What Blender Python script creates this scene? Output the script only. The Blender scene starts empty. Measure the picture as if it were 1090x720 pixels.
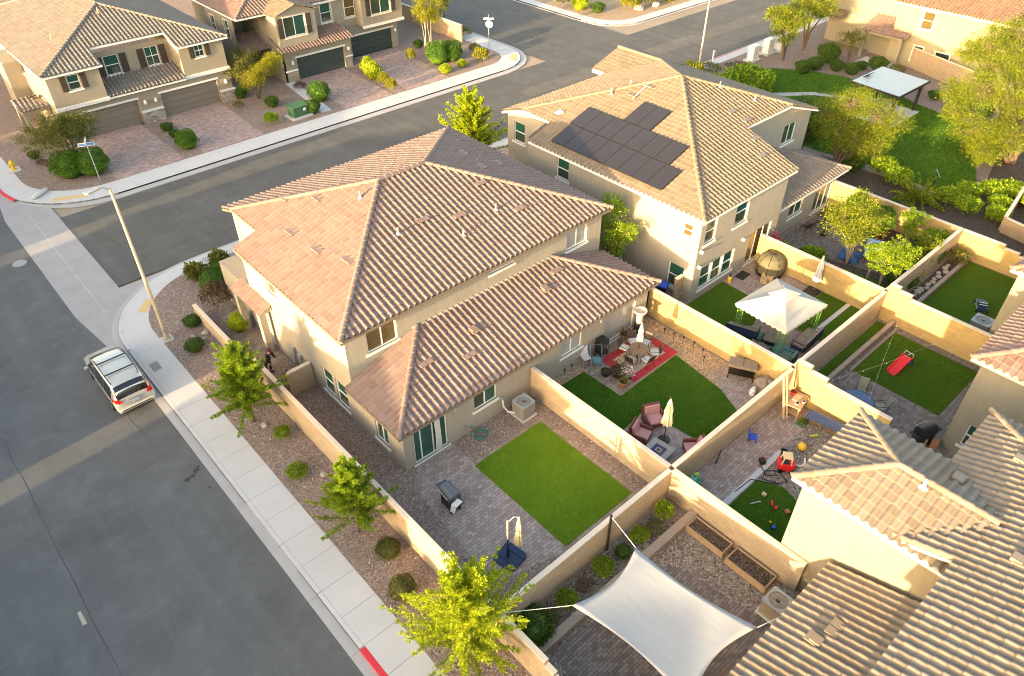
import bpy, bmesh, math, random
import numpy as np
from mathutils import Vector, Matrix
R = math.radians
S = bpy.context.scene
COL = S.collection
rng = random.Random(7)
nrng = np.random.default_rng(11)

# ------------------------------------------------------------------ materials
class NT:
    def __init__(self, name):
        m = bpy.data.materials.new(name); m.use_nodes = True
        self.m = m; self.t = m.node_tree; self.t.nodes.clear()
        self.out = self.n('ShaderNodeOutputMaterial')
    def n(self, typ, **kw):
        nd = self.t.nodes.new(typ)
        for k, v in kw.items(): setattr(nd, k, v)
        return nd
    def put(self, sock, v):
        if hasattr(v, 'default_value') or hasattr(v, 'links'): self.t.links.new(v, sock)
        elif isinstance(v, (tuple, list)):
            if sock.type == 'RGBA' and len(v) == 3: v = (*v, 1)
            sock.default_value = v
        else: sock.default_value = v
    def pos(self): return self.n('ShaderNodeNewGeometry').outputs['Position']
    def obj(self): return self.n('ShaderNodeTexCoord').outputs['Object']
    def uv(self): return self.n('ShaderNodeTexCoord').outputs['UV']
    def island(self): return self.n('ShaderNodeNewGeometry').outputs['Random Per Island']
    def noise(self, co, scale, detail=3, rough=.55, out='Fac'):
        nd = self.n('ShaderNodeTexNoise'); self.put(nd.inputs['Vector'], co)
        nd.inputs['Scale'].default_value = scale; nd.inputs['Detail'].default_value = detail; nd.inputs['Roughness'].default_value = rough
        return nd.outputs[out]
    def white(self, co):
        nd = self.n('ShaderNodeTexWhiteNoise', noise_dimensions='3D'); self.put(nd.inputs['Vector'], co); return nd.outputs['Value']
    def voro(self, co, scale, out='Color', feature='F1'):
        nd = self.n('ShaderNodeTexVoronoi', feature=feature); self.put(nd.inputs['Vector'], co); nd.inputs['Scale'].default_value = scale
        return nd.outputs[out]
    def ramp(self, fac, stops, interp='LINEAR'):
        nd = self.n('ShaderNodeValToRGB'); self.put(nd.inputs['Fac'], fac); cr = nd.color_ramp; cr.interpolation = interp
        while len(cr.elements) < len(stops): cr.elements.new(.5)
        for e, (p, c) in zip(cr.elements, stops):
            e.position = p; e.color = (*c, 1) if len(c) == 3 else c
        return nd.outputs['Color']
    def mix(self, fac, a, b, mode='MIX'):
        nd = self.n('ShaderNodeMix', data_type='RGBA', blend_type=mode)
        self.put(nd.inputs[0], fac); self.put(nd.inputs[6], a); self.put(nd.inputs[7], b); return nd.outputs[2]
    def math(self, op, a, b=0.):
        nd = self.n('ShaderNodeMath', operation=op); self.put(nd.inputs[0], a); self.put(nd.inputs[1], b); return nd.outputs[0]
    def mapping(self, co, scale=(1, 1, 1), rot=(0, 0, 0), loc=(0, 0, 0)):
        nd = self.n('ShaderNodeMapping'); self.put(nd.inputs[0], co); nd.inputs['Scale'].default_value = scale
        nd.inputs['Rotation'].default_value = rot; nd.inputs['Location'].default_value = loc; return nd.outputs[0]
    def bump(self, h, strength=.3, dist=.02):
        nd = self.n('ShaderNodeBump'); self.put(nd.inputs['Height'], h); nd.inputs['Strength'].default_value = strength
        nd.inputs['Distance'].default_value = dist; return nd.outputs[0]
    def bsdf(self, col, rough=.8, normal=None, metal=0., spec=.4, **kw):
        b = self.n('ShaderNodeBsdfPrincipled'); self.put(b.inputs['Base Color'], col); self.put(b.inputs['Roughness'], rough)
        self.put(b.inputs['Metallic'], metal); b.inputs['Specular IOR Level'].default_value = spec
        if normal is not None: self.put(b.inputs['Normal'], normal)
        for k, v in kw.items(): self.put(b.inputs[k], v)
        return b.outputs[0]
    def done(self, sh):
        self.t.links.new(sh, self.out.inputs['Surface']); return self.m

def lerp3(a, b, t): return tuple(x + (y - x) * t for x, y in zip(a, b))
def scl(c, k): return tuple(min(1., x * k) for x in c)

def plain(name, col, rough=.6, metal=0., spec=.4, var=.12, sc=6., bump=0.):
    t = NT(name); co = t.obj()
    c = t.mix(t.noise(co, sc, 4), scl(col, 1 - var), scl(col, 1 + var))
    return t.done(t.bsdf(c, rough, t.bump(t.noise(co, 60, 2), bump, .01) if bump else None, metal, spec))

def stucco(name, col):
    col = scl(col, STUCCO_K)
    t = NT(name); p = t.pos()
    c = t.mix(t.noise(p, .7, 5), scl(col, .90), scl(col, 1.06))
    streak = t.noise(t.mapping(p, (3.2, 3.2, .22)), 1.6, 4, .6)
    c = t.mix(t.math('MULTIPLY', t.ramp(streak, [(.35, (0, 0, 0)), (.8, (1, 1, 1))]), .45), c, scl(col, .72))
    h = t.math('ADD', t.noise(p, 38, 3, .7), t.math('MULTIPLY', t.noise(t.mapping(p, (2.2, 2.2, .5)), 2.5, 3), 1.6))
    return t.done(t.bsdf(c, .92, t.bump(h, .42, .018), spec=.2))

def tiles(name, a, b, c, d):
    a, b, c, d = (scl(k_, TILE_K) for k_ in (a, b, c, d))
    t = NT(name); u = t.uv(); p = t.pos()
    r = t.white(u)
    col = t.ramp(r, [(0, a), (.38, b), (.7, c), (1, d)])
    r2 = t.white(t.mapping(u, loc=(7.3, 3.1, 1.7)))
    col = t.mix(t.math('MULTIPLY', r2, .30), col, scl(a, .70))
    col = t.mix(t.math('MULTIPLY', t.noise(p, .55, 5, .65), .35), col, scl(lerp3(b, (.5, .46, .42), .5), .9))
    col = t.mix(t.math('MULTIPLY', t.noise(p, 9, 4, .7), .18), col, scl(b, .66))
    return t.done(t.bsdf(col, .86, t.bump(t.noise(p, 45, 3), .25, .01), spec=.25))

def foliage(name, dark, mid, light, trans=.35):
    t = NT(name); p = t.obj()
    r = t.island()
    f = t.math('ADD', t.math('MULTIPLY', r, .62), t.math('MULTIPLY', t.noise(p, 1.6, 3), .5))
    c = t.ramp(f, [(.15, dark), (.5, mid), (.9, light)])
    b = t.bsdf(c, .55, spec=.3)
    tr = t.n('ShaderNodeBsdfTranslucent'); t.put(tr.inputs[0], t.mix(.25, c, light))
    ms = t.n('ShaderNodeMixShader'); ms.inputs[0].default_value = trans
    t.t.links.new(b, ms.inputs[1]); t.t.links.new(tr.outputs[0], ms.inputs[2])
    return t.done(ms.outputs[0])

def gravel(name, a, b, c, scale=14., spots=True):
    t = NT(name); p = t.pos()
    v = t.voro(p, scale, 'Color'); d = t.voro(p, scale, 'Distance')
    r = t.n('ShaderNodeSeparateColor'); t.put(r.inputs[0], v)
    col = t.ramp(r.outputs[0], [(0, a), (.3, b), (.62, lerp3(b, c, .45)), (.88, c), (1, scl(c, 1.5))])
    col = t.mix(t.math('MULTIPLY', t.noise(p, .5, 4), .5), col, scl(b, .8))
    v2 = t.voro(p, scale * .34, 'Distance')
    h = t.math('SUBTRACT', 1., d)
    return t.done(t.bsdf(col, .95, t.bump(h, .9, .03), spec=.15))

def pavers(name, a, b, c, w=.22, h=.11, rot=0.):
    t = NT(name); p = t.mapping(t.pos(), rot=(0, 0, rot))
    br = t.n('ShaderNodeTexBrick'); t.put(br.inputs['Vector'], p)
    br.inputs['Color1'].default_value = (0, 0, 0, 1); br.inputs['Color2'].default_value = (1, 1, 1, 1); br.inputs['Mortar'].default_value = (.5, .5, .5, 1)
    br.inputs['Scale'].default_value = 1; br.inputs['Mortar Size'].default_value = .008; br.inputs['Brick Width'].default_value = w; br.inputs['Row Height'].default_value = h
    br.inputs['Bias'].default_value = 0.; br.inputs['Mortar Smooth'].default_value = .2
    col = t.ramp(br.outputs['Color'], [(0, a), (.5, b), (1, c)])
    col = t.mix(t.math('MULTIPLY', t.noise(p, .8, 5), .5), col, lerp3(a, b, .4))
    col = t.mix(t.math('MULTIPLY', t.noise(p, 25, 3), .25), col, scl(a, .6))
    col = t.mix(br.outputs['Fac'], col, scl(a, .5))
    h_ = t.math('SUBTRACT', t.math('MULTIPLY', t.noise(p, 30, 2), .3), br.outputs['Fac'])
    return t.done(t.bsdf(col, .88, t.bump(h_, .5, .012), spec=.25))

def lawn(name, a, b, c):
    t = NT(name); p = t.pos()
    col = t.ramp(t.noise(p, 26, 5, .8), [(.28, a), (.5, b), (.72, c)])
    col = t.mix(t.math('MULTIPLY', t.noise(p, .9, 5, .6), .6), col, scl(b, .68))
    col = t.mix(t.math('MULTIPLY', t.noise(t.mapping(p, (1, 1, 1), loc=(9, 4, 0)), 2.7, 4, .6), .35), col, scl(c, 1.15))
    return t.done(t.bsdf(col, .95, t.bump(t.noise(p, 60, 4, .8), 1., .05), spec=.1))

def concrete(name, col, var=.1):
    t = NT(name); p = t.pos()
    c = t.mix(t.noise(p, .9, 6, .6), scl(col, 1 - var), scl(col, 1 + var))
    c = t.mix(t.math('MULTIPLY', t.noise(p, 22, 4, .7), .22), c, scl(col, .66))
    sp = t.ramp(t.noise(t.mapping(p, loc=(3, 8, 0)), 1.9, 4, .7), [(.62, (0, 0, 0)), (.74, (1, 1, 1))])
    c = t.mix(t.math('MULTIPLY', sp, .18), c, scl(col, .55))
    return t.done(t.bsdf(c, .9, t.bump(t.noise(p, 70, 3), .15, .01), spec=.25))

def asphalt(name, col):
    t = NT(name); p = t.pos()
    c = t.mix(t.noise(p, .22, 6, .62), scl(col, .62), scl(col, 1.38))
    c = t.mix(t.math('MULTIPLY', t.ramp(t.noise(p, .75, 6, .65), [(.5, (0, 0, 0)), (.72, (1, 1, 1))]), .35), c, scl(col, 1.75))
    c = t.mix(t.math('MULTIPLY', t.ramp(t.noise(t.mapping(p, loc=(31, 5, 0)), .5, 5, .7), [(.56, (0, 0, 0)), (.75, (1, 1, 1))]), .45), c, scl(col, .5))
    tr = t.noise(t.mapping(p, (1.6, .1, 1)), .7, 5, .6)
    c = t.mix(t.math('MULTIPLY', t.ramp(tr, [(.5, (0, 0, 0)), (.75, (1, 1, 1))]), .3), c, scl(col, 1.6))
    c = t.mix(t.math('MULTIPLY', t.ramp(t.noise(t.mapping(p, loc=(7, 77, 0)), 2.6, 6, .7), [(.6, (0, 0, 0)), (.72, (1, 1, 1))]), .25), c, scl(col, 2.1))
    c = t.mix(t.math('MULTIPLY', t.noise(p, 55, 3, .8), .3), c, scl(col, .5))
    return t.done(t.bsdf(c, .88, t.bump(t.noise(p, 90, 3), .3, .01), spec=.3))

def glass(name, col, rough=.04):
    t = NT(name); p = t.obj()
    c = t.mix(t.noise(p, .8, 3), scl(col, .6), scl(col, 1.4))
    return t.done(t.bsdf(c, rough, t.bump(t.noise(p, 1.3, 3), .12, .08), spec=.8))

def block(name, col, w=.4, h=.2):
    """masonry block wall: courses follow z, brick joints follow x+y"""
    t = NT(name); g = t.n('ShaderNodeSeparateXYZ'); t.put(g.inputs[0], t.pos())
    cx = t.n('ShaderNodeCombineXYZ'); t.put(cx.inputs[0], t.math('ADD', g.outputs[0], g.outputs[1])); t.put(cx.inputs[1], g.outputs[2])
    br = t.n('ShaderNodeTexBrick'); t.put(br.inputs['Vector'], cx.outputs[0])
    br.inputs['Color1'].default_value = (*scl(col, .88), 1); br.inputs['Color2'].default_value = (*scl(col, 1.10), 1); br.inputs['Mortar'].default_value = (*scl(col, .66), 1)
    br.inputs['Scale'].default_value = 1; br.inputs['Mortar Size'].default_value = .009; br.inputs['Brick Width'].default_value = w; br.inputs['Row Height'].default_value = h
    br.inputs['Mortar Smooth'].default_value = .4
    p = t.pos()
    c = t.mix(t.math('MULTIPLY', t.noise(p, .8, 5, .65), .5), br.outputs['Color'], scl(col, .78))
    c = t.mix(t.math('MULTIPLY', t.noise(p, 28, 3), .22), c, scl(col, .6))
    hh = t.math('SUBTRACT', t.math('MULTIPLY', t.noise(p, 50, 3), .5), t.math('MULTIPLY', br.outputs['Fac'], .6))
    return t.done(t.bsdf(c, .93, t.bump(hh, .4, .012), spec=.15))

# ------------------------------------------------------------------ mesh builder
class MB:
    def __init__(self): self.v = []; self.f = []; self.uv = []; self.M = None
    def at(self, loc=(0, 0, 0), rz=0., rx=0., ry=0.):
        self.M = Matrix.Translation(loc) @ Matrix.Rotation(rz, 4, 'Z') @ Matrix.Rotation(ry, 4, 'Y') @ Matrix.Rotation(rx, 4, 'X'); return self
    def add(self, vs, fs, uv=None):
        b = len(self.v)
        if self.M is not None: vs = [tuple(self.M @ Vector(p)) for p in vs]
        self.v += [tuple(map(float, p)) for p in vs]
        self.f += [tuple(b + i for i in f) for f in fs]
        self.uv += [uv] * len(fs); return self
    def poly(self, pts, uv=None): return self.add(pts, [tuple(range(len(pts)))], uv)
    def box(self, c, s, rz=0.):
        x, y, z = (k / 2 for k in s); ca, sa = math.cos(rz), math.sin(rz)
        vs = []
        for dz in (-z, z):
            for dx, dy in ((-x, -y), (x, -y), (x, y), (-x, y)):
                vs.append((c[0] + dx * ca - dy * sa, c[1] + dx * sa + dy * ca, c[2] + dz))
        return self.add(vs, [(3, 2, 1, 0), (4, 5, 6, 7), (0, 1, 5, 4), (1, 2, 6, 5), (2, 3, 7, 6), (3, 0, 4, 7)])
    def b2(self, x0, x1, y0, y1, z0, z1): return self.box(((x0 + x1) / 2, (y0 + y1) / 2, (z0 + z1) / 2), (x1 - x0, y1 - y0, z1 - z0))
    def prism(self, poly, z0, z1):
        n = len(poly)
        if sum(poly[i][0] * poly[(i + 1) % n][1] - poly[(i + 1) % n][0] * poly[i][1] for i in range(n)) < 0: poly = poly[::-1]
        vs = [(x, y, z0) for x, y in poly] + [(x, y, z1) for x, y in poly]
        fs = [tuple(range(n))[::-1], tuple(range(n, 2 * n))] + [(i, (i + 1) % n, n + (i + 1) % n, n + i) for i in range(n)]
        return self.add(vs, fs)
    def sheet(self, poly, z):
        n = len(poly)
        if sum(poly[i][0] * poly[(i + 1) % n][1] - poly[(i + 1) % n][0] * poly[i][1] for i in range(n)) < 0: poly = poly[::-1]
        return self.poly([(x, y, z) for x, y in poly])
    def tube(self, pts, rad, n=8, cap=True):
        pts = [Vector(p) for p in pts]
        if not isinstance(rad, (list, tuple)): rad = [rad] * len(pts)
        vs = []; up = Vector((0, 0, 1)); prev = None
        for i, p in enumerate(pts):
            d = (pts[min(i + 1, len(pts) - 1)] - pts[max(i - 1, 0)]).normalized()
            if prev is None:
                a = d.cross(up) if abs(d.z) < .95 else d.cross(Vector((1, 0, 0)))
            else: a = prev - d * prev.dot(d)
            a.normalize(); prev = a; b = d.cross(a)
            for k in range(n):
                t = 2 * math.pi * k / n; q = p + (a * math.cos(t) + b * math.sin(t)) * rad[i]; vs.append(tuple(q))
        fs = []
        for i in range(len(pts) - 1):
            for k in range(n):
                k2 = (k + 1) % n; fs.append((i * n + k, i * n + k2, (i + 1) * n + k2, (i + 1) * n + k))
        if cap: fs += [tuple(range(n))[::-1], tuple(range((len(pts) - 1) * n, len(pts) * n))]
        return self.add(vs, fs)
    def lathe(self, prof, c=(0, 0, 0), n=16, sx=1., sy=1.):
        vs = []
        for r, z in prof:
            for k in range(n):
                t = 2 * math.pi * k / n; vs.append((c[0] + r * sx * math.cos(t), c[1] + r * sy * math.sin(t), c[2] + z))
        fs = []
        for i in range(len(prof) - 1):
            for k in range(n):
                k2 = (k + 1) % n; fs.append((i * n + k, i * n + k2, (i + 1) * n + k2, (i + 1) * n + k))
        fs += [tuple(range(n))[::-1], tuple(range((len(prof) - 1) * n, len(prof) * n))]
        return self.add(vs, fs)
    def cyl(self, c, r, h, n=16): return self.lathe([(r, 0), (r, h)], c, n)
    def ball(self, c, r, sz=1., n=12, m=7):
        return self.lathe([(max(1e-3, r * math.sin(math.pi * i / m)), -r * sz * math.cos(math.pi * i / m)) for i in range(m + 1)], c, n)
    def bar(self, p0, p1, w, h=None):
        """square bar from p0 to p1"""
        h = h or w; p0, p1 = Vector(p0), Vector(p1); d = (p1 - p0).normalized()
        a = d.cross(Vector((0, 0, 1))) if abs(d.z) < .97 else Vector((1, 0, 0)); a.normalize(); b = a.cross(d)
        vs = []
        for p in (p0, p1):
            for i, j in ((-1, -1), (1, -1), (1, 1), (-1, 1)): vs.append(tuple(p + a * (i * w / 2) + b * (j * h / 2)))
        return self.add(vs, [(3, 2, 1, 0), (4, 5, 6, 7), (0, 1, 5, 4), (1, 2, 6, 5), (2, 3, 7, 6), (3, 0, 4, 7)])

def wloc(o):
    v = Vector((0, 0, 0))
    while o is not None: v += o.location; o = o.parent
    return v

def ob(name, mb, mat, parent=None, world=False, smooth=False, bevel=0., sub=0, solid=0.):
    me = bpy.data.meshes.new(name)
    if world and parent is not None:
        w = wloc(parent); vs = [(x - w.x, y - w.y, z - w.z) for x, y, z in mb.v]
    else: vs = mb.v
    me.from_pydata(vs, [], mb.f); me.materials.append(mat)
    if any(u is not None for u in mb.uv):
        lay = me.uv_layers.new(name='UVMap'); arr = np.zeros((len(me.loops), 2), np.float32); k = 0
        for f, u in zip(mb.f, mb.uv):
            arr[k:k + len(f)] = u if u is not None else (0, 0); k += len(f)
        lay.data.foreach_set('uv', arr.ravel())
    if smooth: me.polygons.foreach_set('use_smooth', [True] * len(me.polygons))
    me.validate(); me.update()
    o = bpy.data.objects.new(name, me); COL.objects.link(o)
    if parent is not None: o.parent = parent
    if solid:
        md = o.modifiers.new('s', 'SOLIDIFY'); md.thickness = solid
    if bevel:
        md = o.modifiers.new('b', 'BEVEL'); md.width = bevel; md.segments = 2; md.limit_method = 'ANGLE'; md.angle_limit = R(40)
    if sub:
        md = o.modifiers.new('ss', 'SUBSURF'); md.levels = sub; md.render_levels = sub
    return o

def thing(name, label, cat, loc=(0, 0, 0), rz=0., group=None):
    o = bpy.data.objects.new(name, None); COL.objects.link(o); o.empty_display_size = .3
    o.location = loc; o.rotation_euler = (0, 0, rz); o['label'] = label; o['category'] = cat
    if group: o['group'] = group
    return o
def tag(o, label, cat, group=None):
    o['label'] = label; o['category'] = cat
    if group: o['group'] = group
    return o
def struct(name, mb, mat, label, cat, **kw):
    o = ob(name, mb, mat, **kw); o['kind'] = 'structure'; o['label'] = label; o['category'] = cat; return o
def dup(root, loc, rz=0., label=None, scale=None):
    r = root.copy(); COL.objects.link(r); r.location = loc; r.rotation_euler = (0, 0, rz)
    if scale: r.scale = scale if isinstance(scale, tuple) else (scale,) * 3
    if label: r['label'] = label
    for ch in root.children:
        c = ch.copy(); COL.objects.link(c); c.parent = r
        for g in ch.children:
            d = g.copy(); COL.objects.link(d); d.parent = c
    return r
SUN_POWER, SKY_POWER, EXPOSURE = 3.0, .15, 2.52
TILE_K, STUCCO_K = .56, .63
# ------------------------------------------------------------------ roofs
PITCH = .333
PROF = [(0, .0), (.06, .030), (.18, .064), (.34, .079), (.50, .067), (.64, .032), (.74, .002), (.87, -.010)]
PROF_LO = [(0, 0), (.15, .070), (.33, .094), (.51, .070), (.67, 0)]
def clip_poly(poly, a, b, inside=True):
    """keep the part of poly (x, y, z) left of the plan line a->b"""
    out = []; n = len(poly)
    def side(p): return (b[0] - a[0]) * (p[1] - a[1]) - (b[1] - a[1]) * (p[0] - a[0])
    for i in range(n):
        p, q = poly[i], poly[(i + 1) % n]; sp, sq = side(p), side(q)
        if sp >= 0: out.append(p)
        if sp * sq < 0:
            t = sp / (sp - sq); out.append(tuple(p[k] + (q[k] - p[k]) * t for k in range(3)))
    return out
def slope(mb, poly, o, u, z0, pitch=PITCH, cw=.33, ex=.38, lo=False, lift=.036, shift=0.):
    """barrel tiles on one roof plane. poly: convex plan polygon; o: a point on the eave line; u: unit uphill direction in plan; z0: eave height"""
    n = len(poly)
    if sum(poly[i][0] * poly[(i + 1) % n][1] - poly[(i + 1) % n][0] * poly[i][1] for i in range(n)) < 0: poly = poly[::-1]
    e = (u[1], -u[0]); k = 1 / math.sqrt(1 + pitch * pitch); tp = ex * k
    st = [((x - o[0]) * e[0] + (y - o[1]) * e[1], (x - o[0]) * u[0] + (y - o[1]) * u[1]) for x, y in poly]
    s0, s1 = min(a for a, b in st), max(a for a, b in st); t0, t1 = min(b for a, b in st), max(b for a, b in st)
    pr = PROF_LO if lo else PROF
    def P(s, t, h):
        h *= 1.1
        return (o[0] + e[0] * s + u[0] * (t - h * pitch * k), o[1] + e[1] * s + u[1] * (t - h * pitch * k), z0 + pitch * t + h * k)
    edges = [(poly[i], poly[(i + 1) % n]) for i in range(n)]
    def ins(s, t):
        x = o[0] + e[0] * s + u[0] * t; y = o[1] + e[1] * s + u[1] * t
        return min((b[0] - a[0]) * (y - a[1]) - (b[1] - a[1]) * (x - a[0]) for a, b in edges)
    i0, i1 = math.floor(s0 / cw) - 1, math.ceil(s1 / cw) + 1; j0, j1 = math.floor(t0 / tp) - 1, math.ceil(t1 / tp) + 1
    for i in range(i0, i1):
        for j in range(j0, j1):
            sa, sb, ta, tb = i * cw, (i + 1) * cw, j * tp, (j + 1) * tp
            cs = [ins(sa, ta), ins(sb, ta), ins(sb, tb), ins(sa, tb)]
            full = min(cs) > .12
            if max(cs) < -.6: continue
            jit = rng.uniform(-.012, .012); l2 = lift + rng.uniform(-.008, .01)
            S_ = [sa + cw * a for a, h in pr] + [sb]; H_ = [h for a, h in pr] + [0.]
            lowr = [P(s, ta + jit, h + l2) for s, h in zip(S_, H_)]; upr = [P(s, tb + .03, h) for s, h in zip(S_, H_)]; nose = [P(s, ta + jit, h * .55 - .02) for s, h in zip(S_, H_)]
            uv = (i + .5 + shift, j + .5)
            m = len(S_); vs = nose + lowr + upr; fs = []
            for q in range(m - 1):
                fs += [(m + q, m + q + 1, 2 * m + q + 1, 2 * m + q), (q, q + 1, m + q + 1, m + q)]
            if u[0] * e[1] - u[1] * e[0] > 0: fs = [f[::-1] for f in fs]
            if full: mb.add(vs, fs, uv)
            else:
                for f in fs:
                    pl = [vs[x] for x in f]
                    for a, b in edges:
                        pl = clip_poly(pl, a, b)
                        if len(pl) < 3: break
                    if len(pl) >= 3: mb.add(pl, [tuple(range(len(pl)))], uv)
    return mb
def caps(mb, p0, p1, r=.13, L=.4, lift=.05):
    """overlapping half-round ridge tiles from p0 (lower end) to p1"""
    p0, p1 = Vector(p0), Vector(p1); D = (p1 - p0).length; d = (p1 - p0) / D; n = max(1, round(D / L)); L = D / n
    a = d.cross(Vector((0, 0, 1))).normalized(); b = a.cross(d)
    for i in range(n):
        q0 = p0 + d * (i * L - .03); q1 = p0 + d * ((i + 1) * L + .02); uv = (i + .5 + round(p0.x * 3), 90.5 + round(p0.y * 3)); vs = []
        for q, rr, lf in ((q0, r * 1.08, lift + .02), (q1, r * .92, lift)):
            for k in range(9):
                t = math.pi * k / 8 * 1.1 - .157
                vs.append(tuple(q + a * (math.cos(t) * rr) + b * (math.sin(t) * rr * .9 + lf)))
        fs = [(k, 9 + k, 10 + k, k + 1) for k in range(8)] + [tuple(range(9)), tuple(range(9, 18))[::-1]]
        mb.add(vs, fs, uv)
    return mb
def hiproof(house, x0, x1, y0, y1, z, tile, trim, pitch=PITCH, name='roof', lo=False, notches=(), capm=None, world=True, cw=.33):
    """hip roof on a rectangle of eaves; notches = (x0,x1,y0,y1) rectangles cut from its plan. Returns the roof part and the height function"""
    W, D = x1 - x0, y1 - y0; h = min(W, D) / 2
    if W >= D: ra, rb = (x0 + h, (y0 + y1) / 2), (x1 - h, (y0 + y1) / 2)
    else: ra, rb = ((x0 + x1) / 2, y0 + h), ((x0 + x1) / 2, y1 - h)
    A, B, Cc, Dd = (x0, y0), (x1, y0), (x1, y1), (x0, y1)
    if W >= D: faces = [([A, B, rb, ra], A, (0, 1)), ([B, Cc, rb], B, (-1, 0)), ([Cc, Dd, ra, rb], Cc, (0, -1)), ([Dd, A, ra], Dd, (1, 0))]
    else: faces = [([A, B, ra], A, (0, 1)), ([B, Cc, rb, ra], B, (-1, 0)), ([Cc, Dd, rb], Cc, (0, -1)), ([Dd, A, ra, rb], Dd, (1, 0))]
    zf = lambda x, y: z + pitch * max(0, min(x - x0, x1 - x, y - y0, y1 - y))
    def cut(polys):
        G = 999
        HX0 = lambda v: ((v, -G), (v, G)); HX1 = lambda v: ((v, G), (v, -G)); HY0 = lambda v: ((G, v), (-G, v)); HY1 = lambda v: ((-G, v), (G, v))   # x<v, x>v, y<v, y>v
        for n0, n1, n2, n3 in notches:
            nx = []
            for pl in polys:
                for lines in ([HX0(n0)], [HX1(n1)], [HX1(n0), HX0(n1), HY0(n2)], [HX1(n0), HX0(n1), HY1(n3)]):
                    q = [(x, y, 0) for x, y in pl]
                    for a, b in lines:
                        q = clip_poly(q, a, b)
                        if len(q) < 3: break
                    if len(q) >= 3: nx.append([(x, y) for x, y, _ in q])
            polys = nx
        area = lambda pl: abs(sum(pl[i][0] * pl[(i + 1) % len(pl)][1] - pl[(i + 1) % len(pl)][0] * pl[i][1] for i in range(len(pl)))) / 2
        return [pl for pl in polys if area(pl) > .01]
    tm, dk = MB(), MB()
    for n_, (pl, o, u) in enumerate(faces):
        for q in cut([pl]):
            slope(tm, q, o, u, z, pitch, lo=lo, cw=cw, shift=n_ * 200)
            qq = q if sum(q[i][0] * q[(i + 1) % len(q)][1] - q[(i + 1) % len(q)][0] * q[i][1] for i in range(len(q))) > 0 else q[::-1]
            k = len(qq)
            top = [(x, y, zf(x, y) - .035) for x, y in qq]; bot = [(x, y, zf(x, y) - .16) for x, y in qq]
            dk.add(top + bot, [tuple(range(k)), tuple(range(k, 2 * k))[::-1]] + [(i, k + i, k + (i + 1) % k, (i + 1) % k) for i in range(k)])
    roof = ob(name, tm, tile, house, world=world)
    cm = MB()
    def inn(x, y): return any(n0 < x < n1 and n2 < y < n3 for n0, n1, n2, n3 in notches)
    def seg(c, r):
        ts = [i / 80 for i in range(81) if not inn(c[0] + (r[0] - c[0]) * i / 80, c[1] + (r[1] - c[1]) * i / 80)]
        if not ts: return
        p, q = ((c[0] + (r[0] - c[0]) * t, c[1] + (r[1] - c[1]) * t) for t in (ts[0], ts[-1]))
        if math.dist(p, q) > .3: ob('ridge_cap', caps(MB(), (*p, zf(*p)), (*q, zf(*q))), capm or tile, roof, world=True)
    for c, r in ((A, ra), (B, rb if W >= D else ra), (Cc, rb), (Dd, ra if W >= D else rb)):
        seg(c, r)
    seg(ra, rb)
    ob('fascia', dk, trim, roof, world=world)
    return roof, zf
def vents(roof, spots, zf, mat, kind='pipe', u=(0, 1)):
    for x, y in spots:
        m = MB(); z = zf(x, y)
        if kind == 'pipe': m.tube([(x, y, z - .05), (x, y, z + .42)], .05, 8); m.lathe([(.16, 0), (.07, .12)], (x, y, z + .03), 10)
        elif kind == 'hood': m.box((x, y, z + .13), (.34, .34, .14)); m.box((x - u[0] * .12, y - u[1] * .12, z + .1), (.46, .42, .05))
        else:
            for k in (-1, 1): m.box((x + u[1] * .19 * k, y + u[0] * .19 * k, z + .09), (.34 if u[1] else .42, .42 if u[1] else .34, .07))
        ob('roof_vent', m, mat, roof, world=True)

# ------------------------------------------------------------------ walls
def wall(mb, p0, p1, z0, z1, openings=(), depth=.14, ztop=None):
    """one outside wall face (outward = right of p0->p1) with real openings (s0, s1, za, zb) and reveals"""
    p0, p1 = Vector((*p0, 0)), Vector((*p1, 0)); L = (p1 - p0).length; d = (p1 - p0) / L; nrm = Vector((d.y, -d.x, 0))
    ss = sorted({0, L} | {a for o in openings for a in o[:2]}); zs = sorted({z0, z1} | {a for o in openings for a in o[2:4]})
    P = lambda s, z, k=0.: tuple(p0 + d * s - nrm * k + Vector((0, 0, z)))
    for i in range(len(ss) - 1):
        for j in range(len(zs) - 1):
            sm, zm = (ss[i] + ss[i + 1]) / 2, (zs[j] + zs[j + 1]) / 2
            if any(o[0] < sm < o[1] and o[2] < zm < o[3] for o in openings): continue
            mb.poly([P(ss[i], zs[j]), P(ss[i + 1], zs[j]), P(ss[i + 1], zs[j + 1]), P(ss[i], zs[j + 1])])
    for a, b, c, e in [o[:4] for o in openings]:
        mb.poly([P(a, c), P(a, c, depth), P(a, e, depth), P(a, e)][::-1]); mb.poly([P(b, c), P(b, c, depth), P(b, e, depth), P(b, e)])
        mb.poly([P(a, e), P(a, e, depth), P(b, e, depth), P(b, e)][::-1]); mb.poly([P(a, c), P(a, c, depth), P(b, c, depth), P(b, c)])
    return mb
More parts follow.
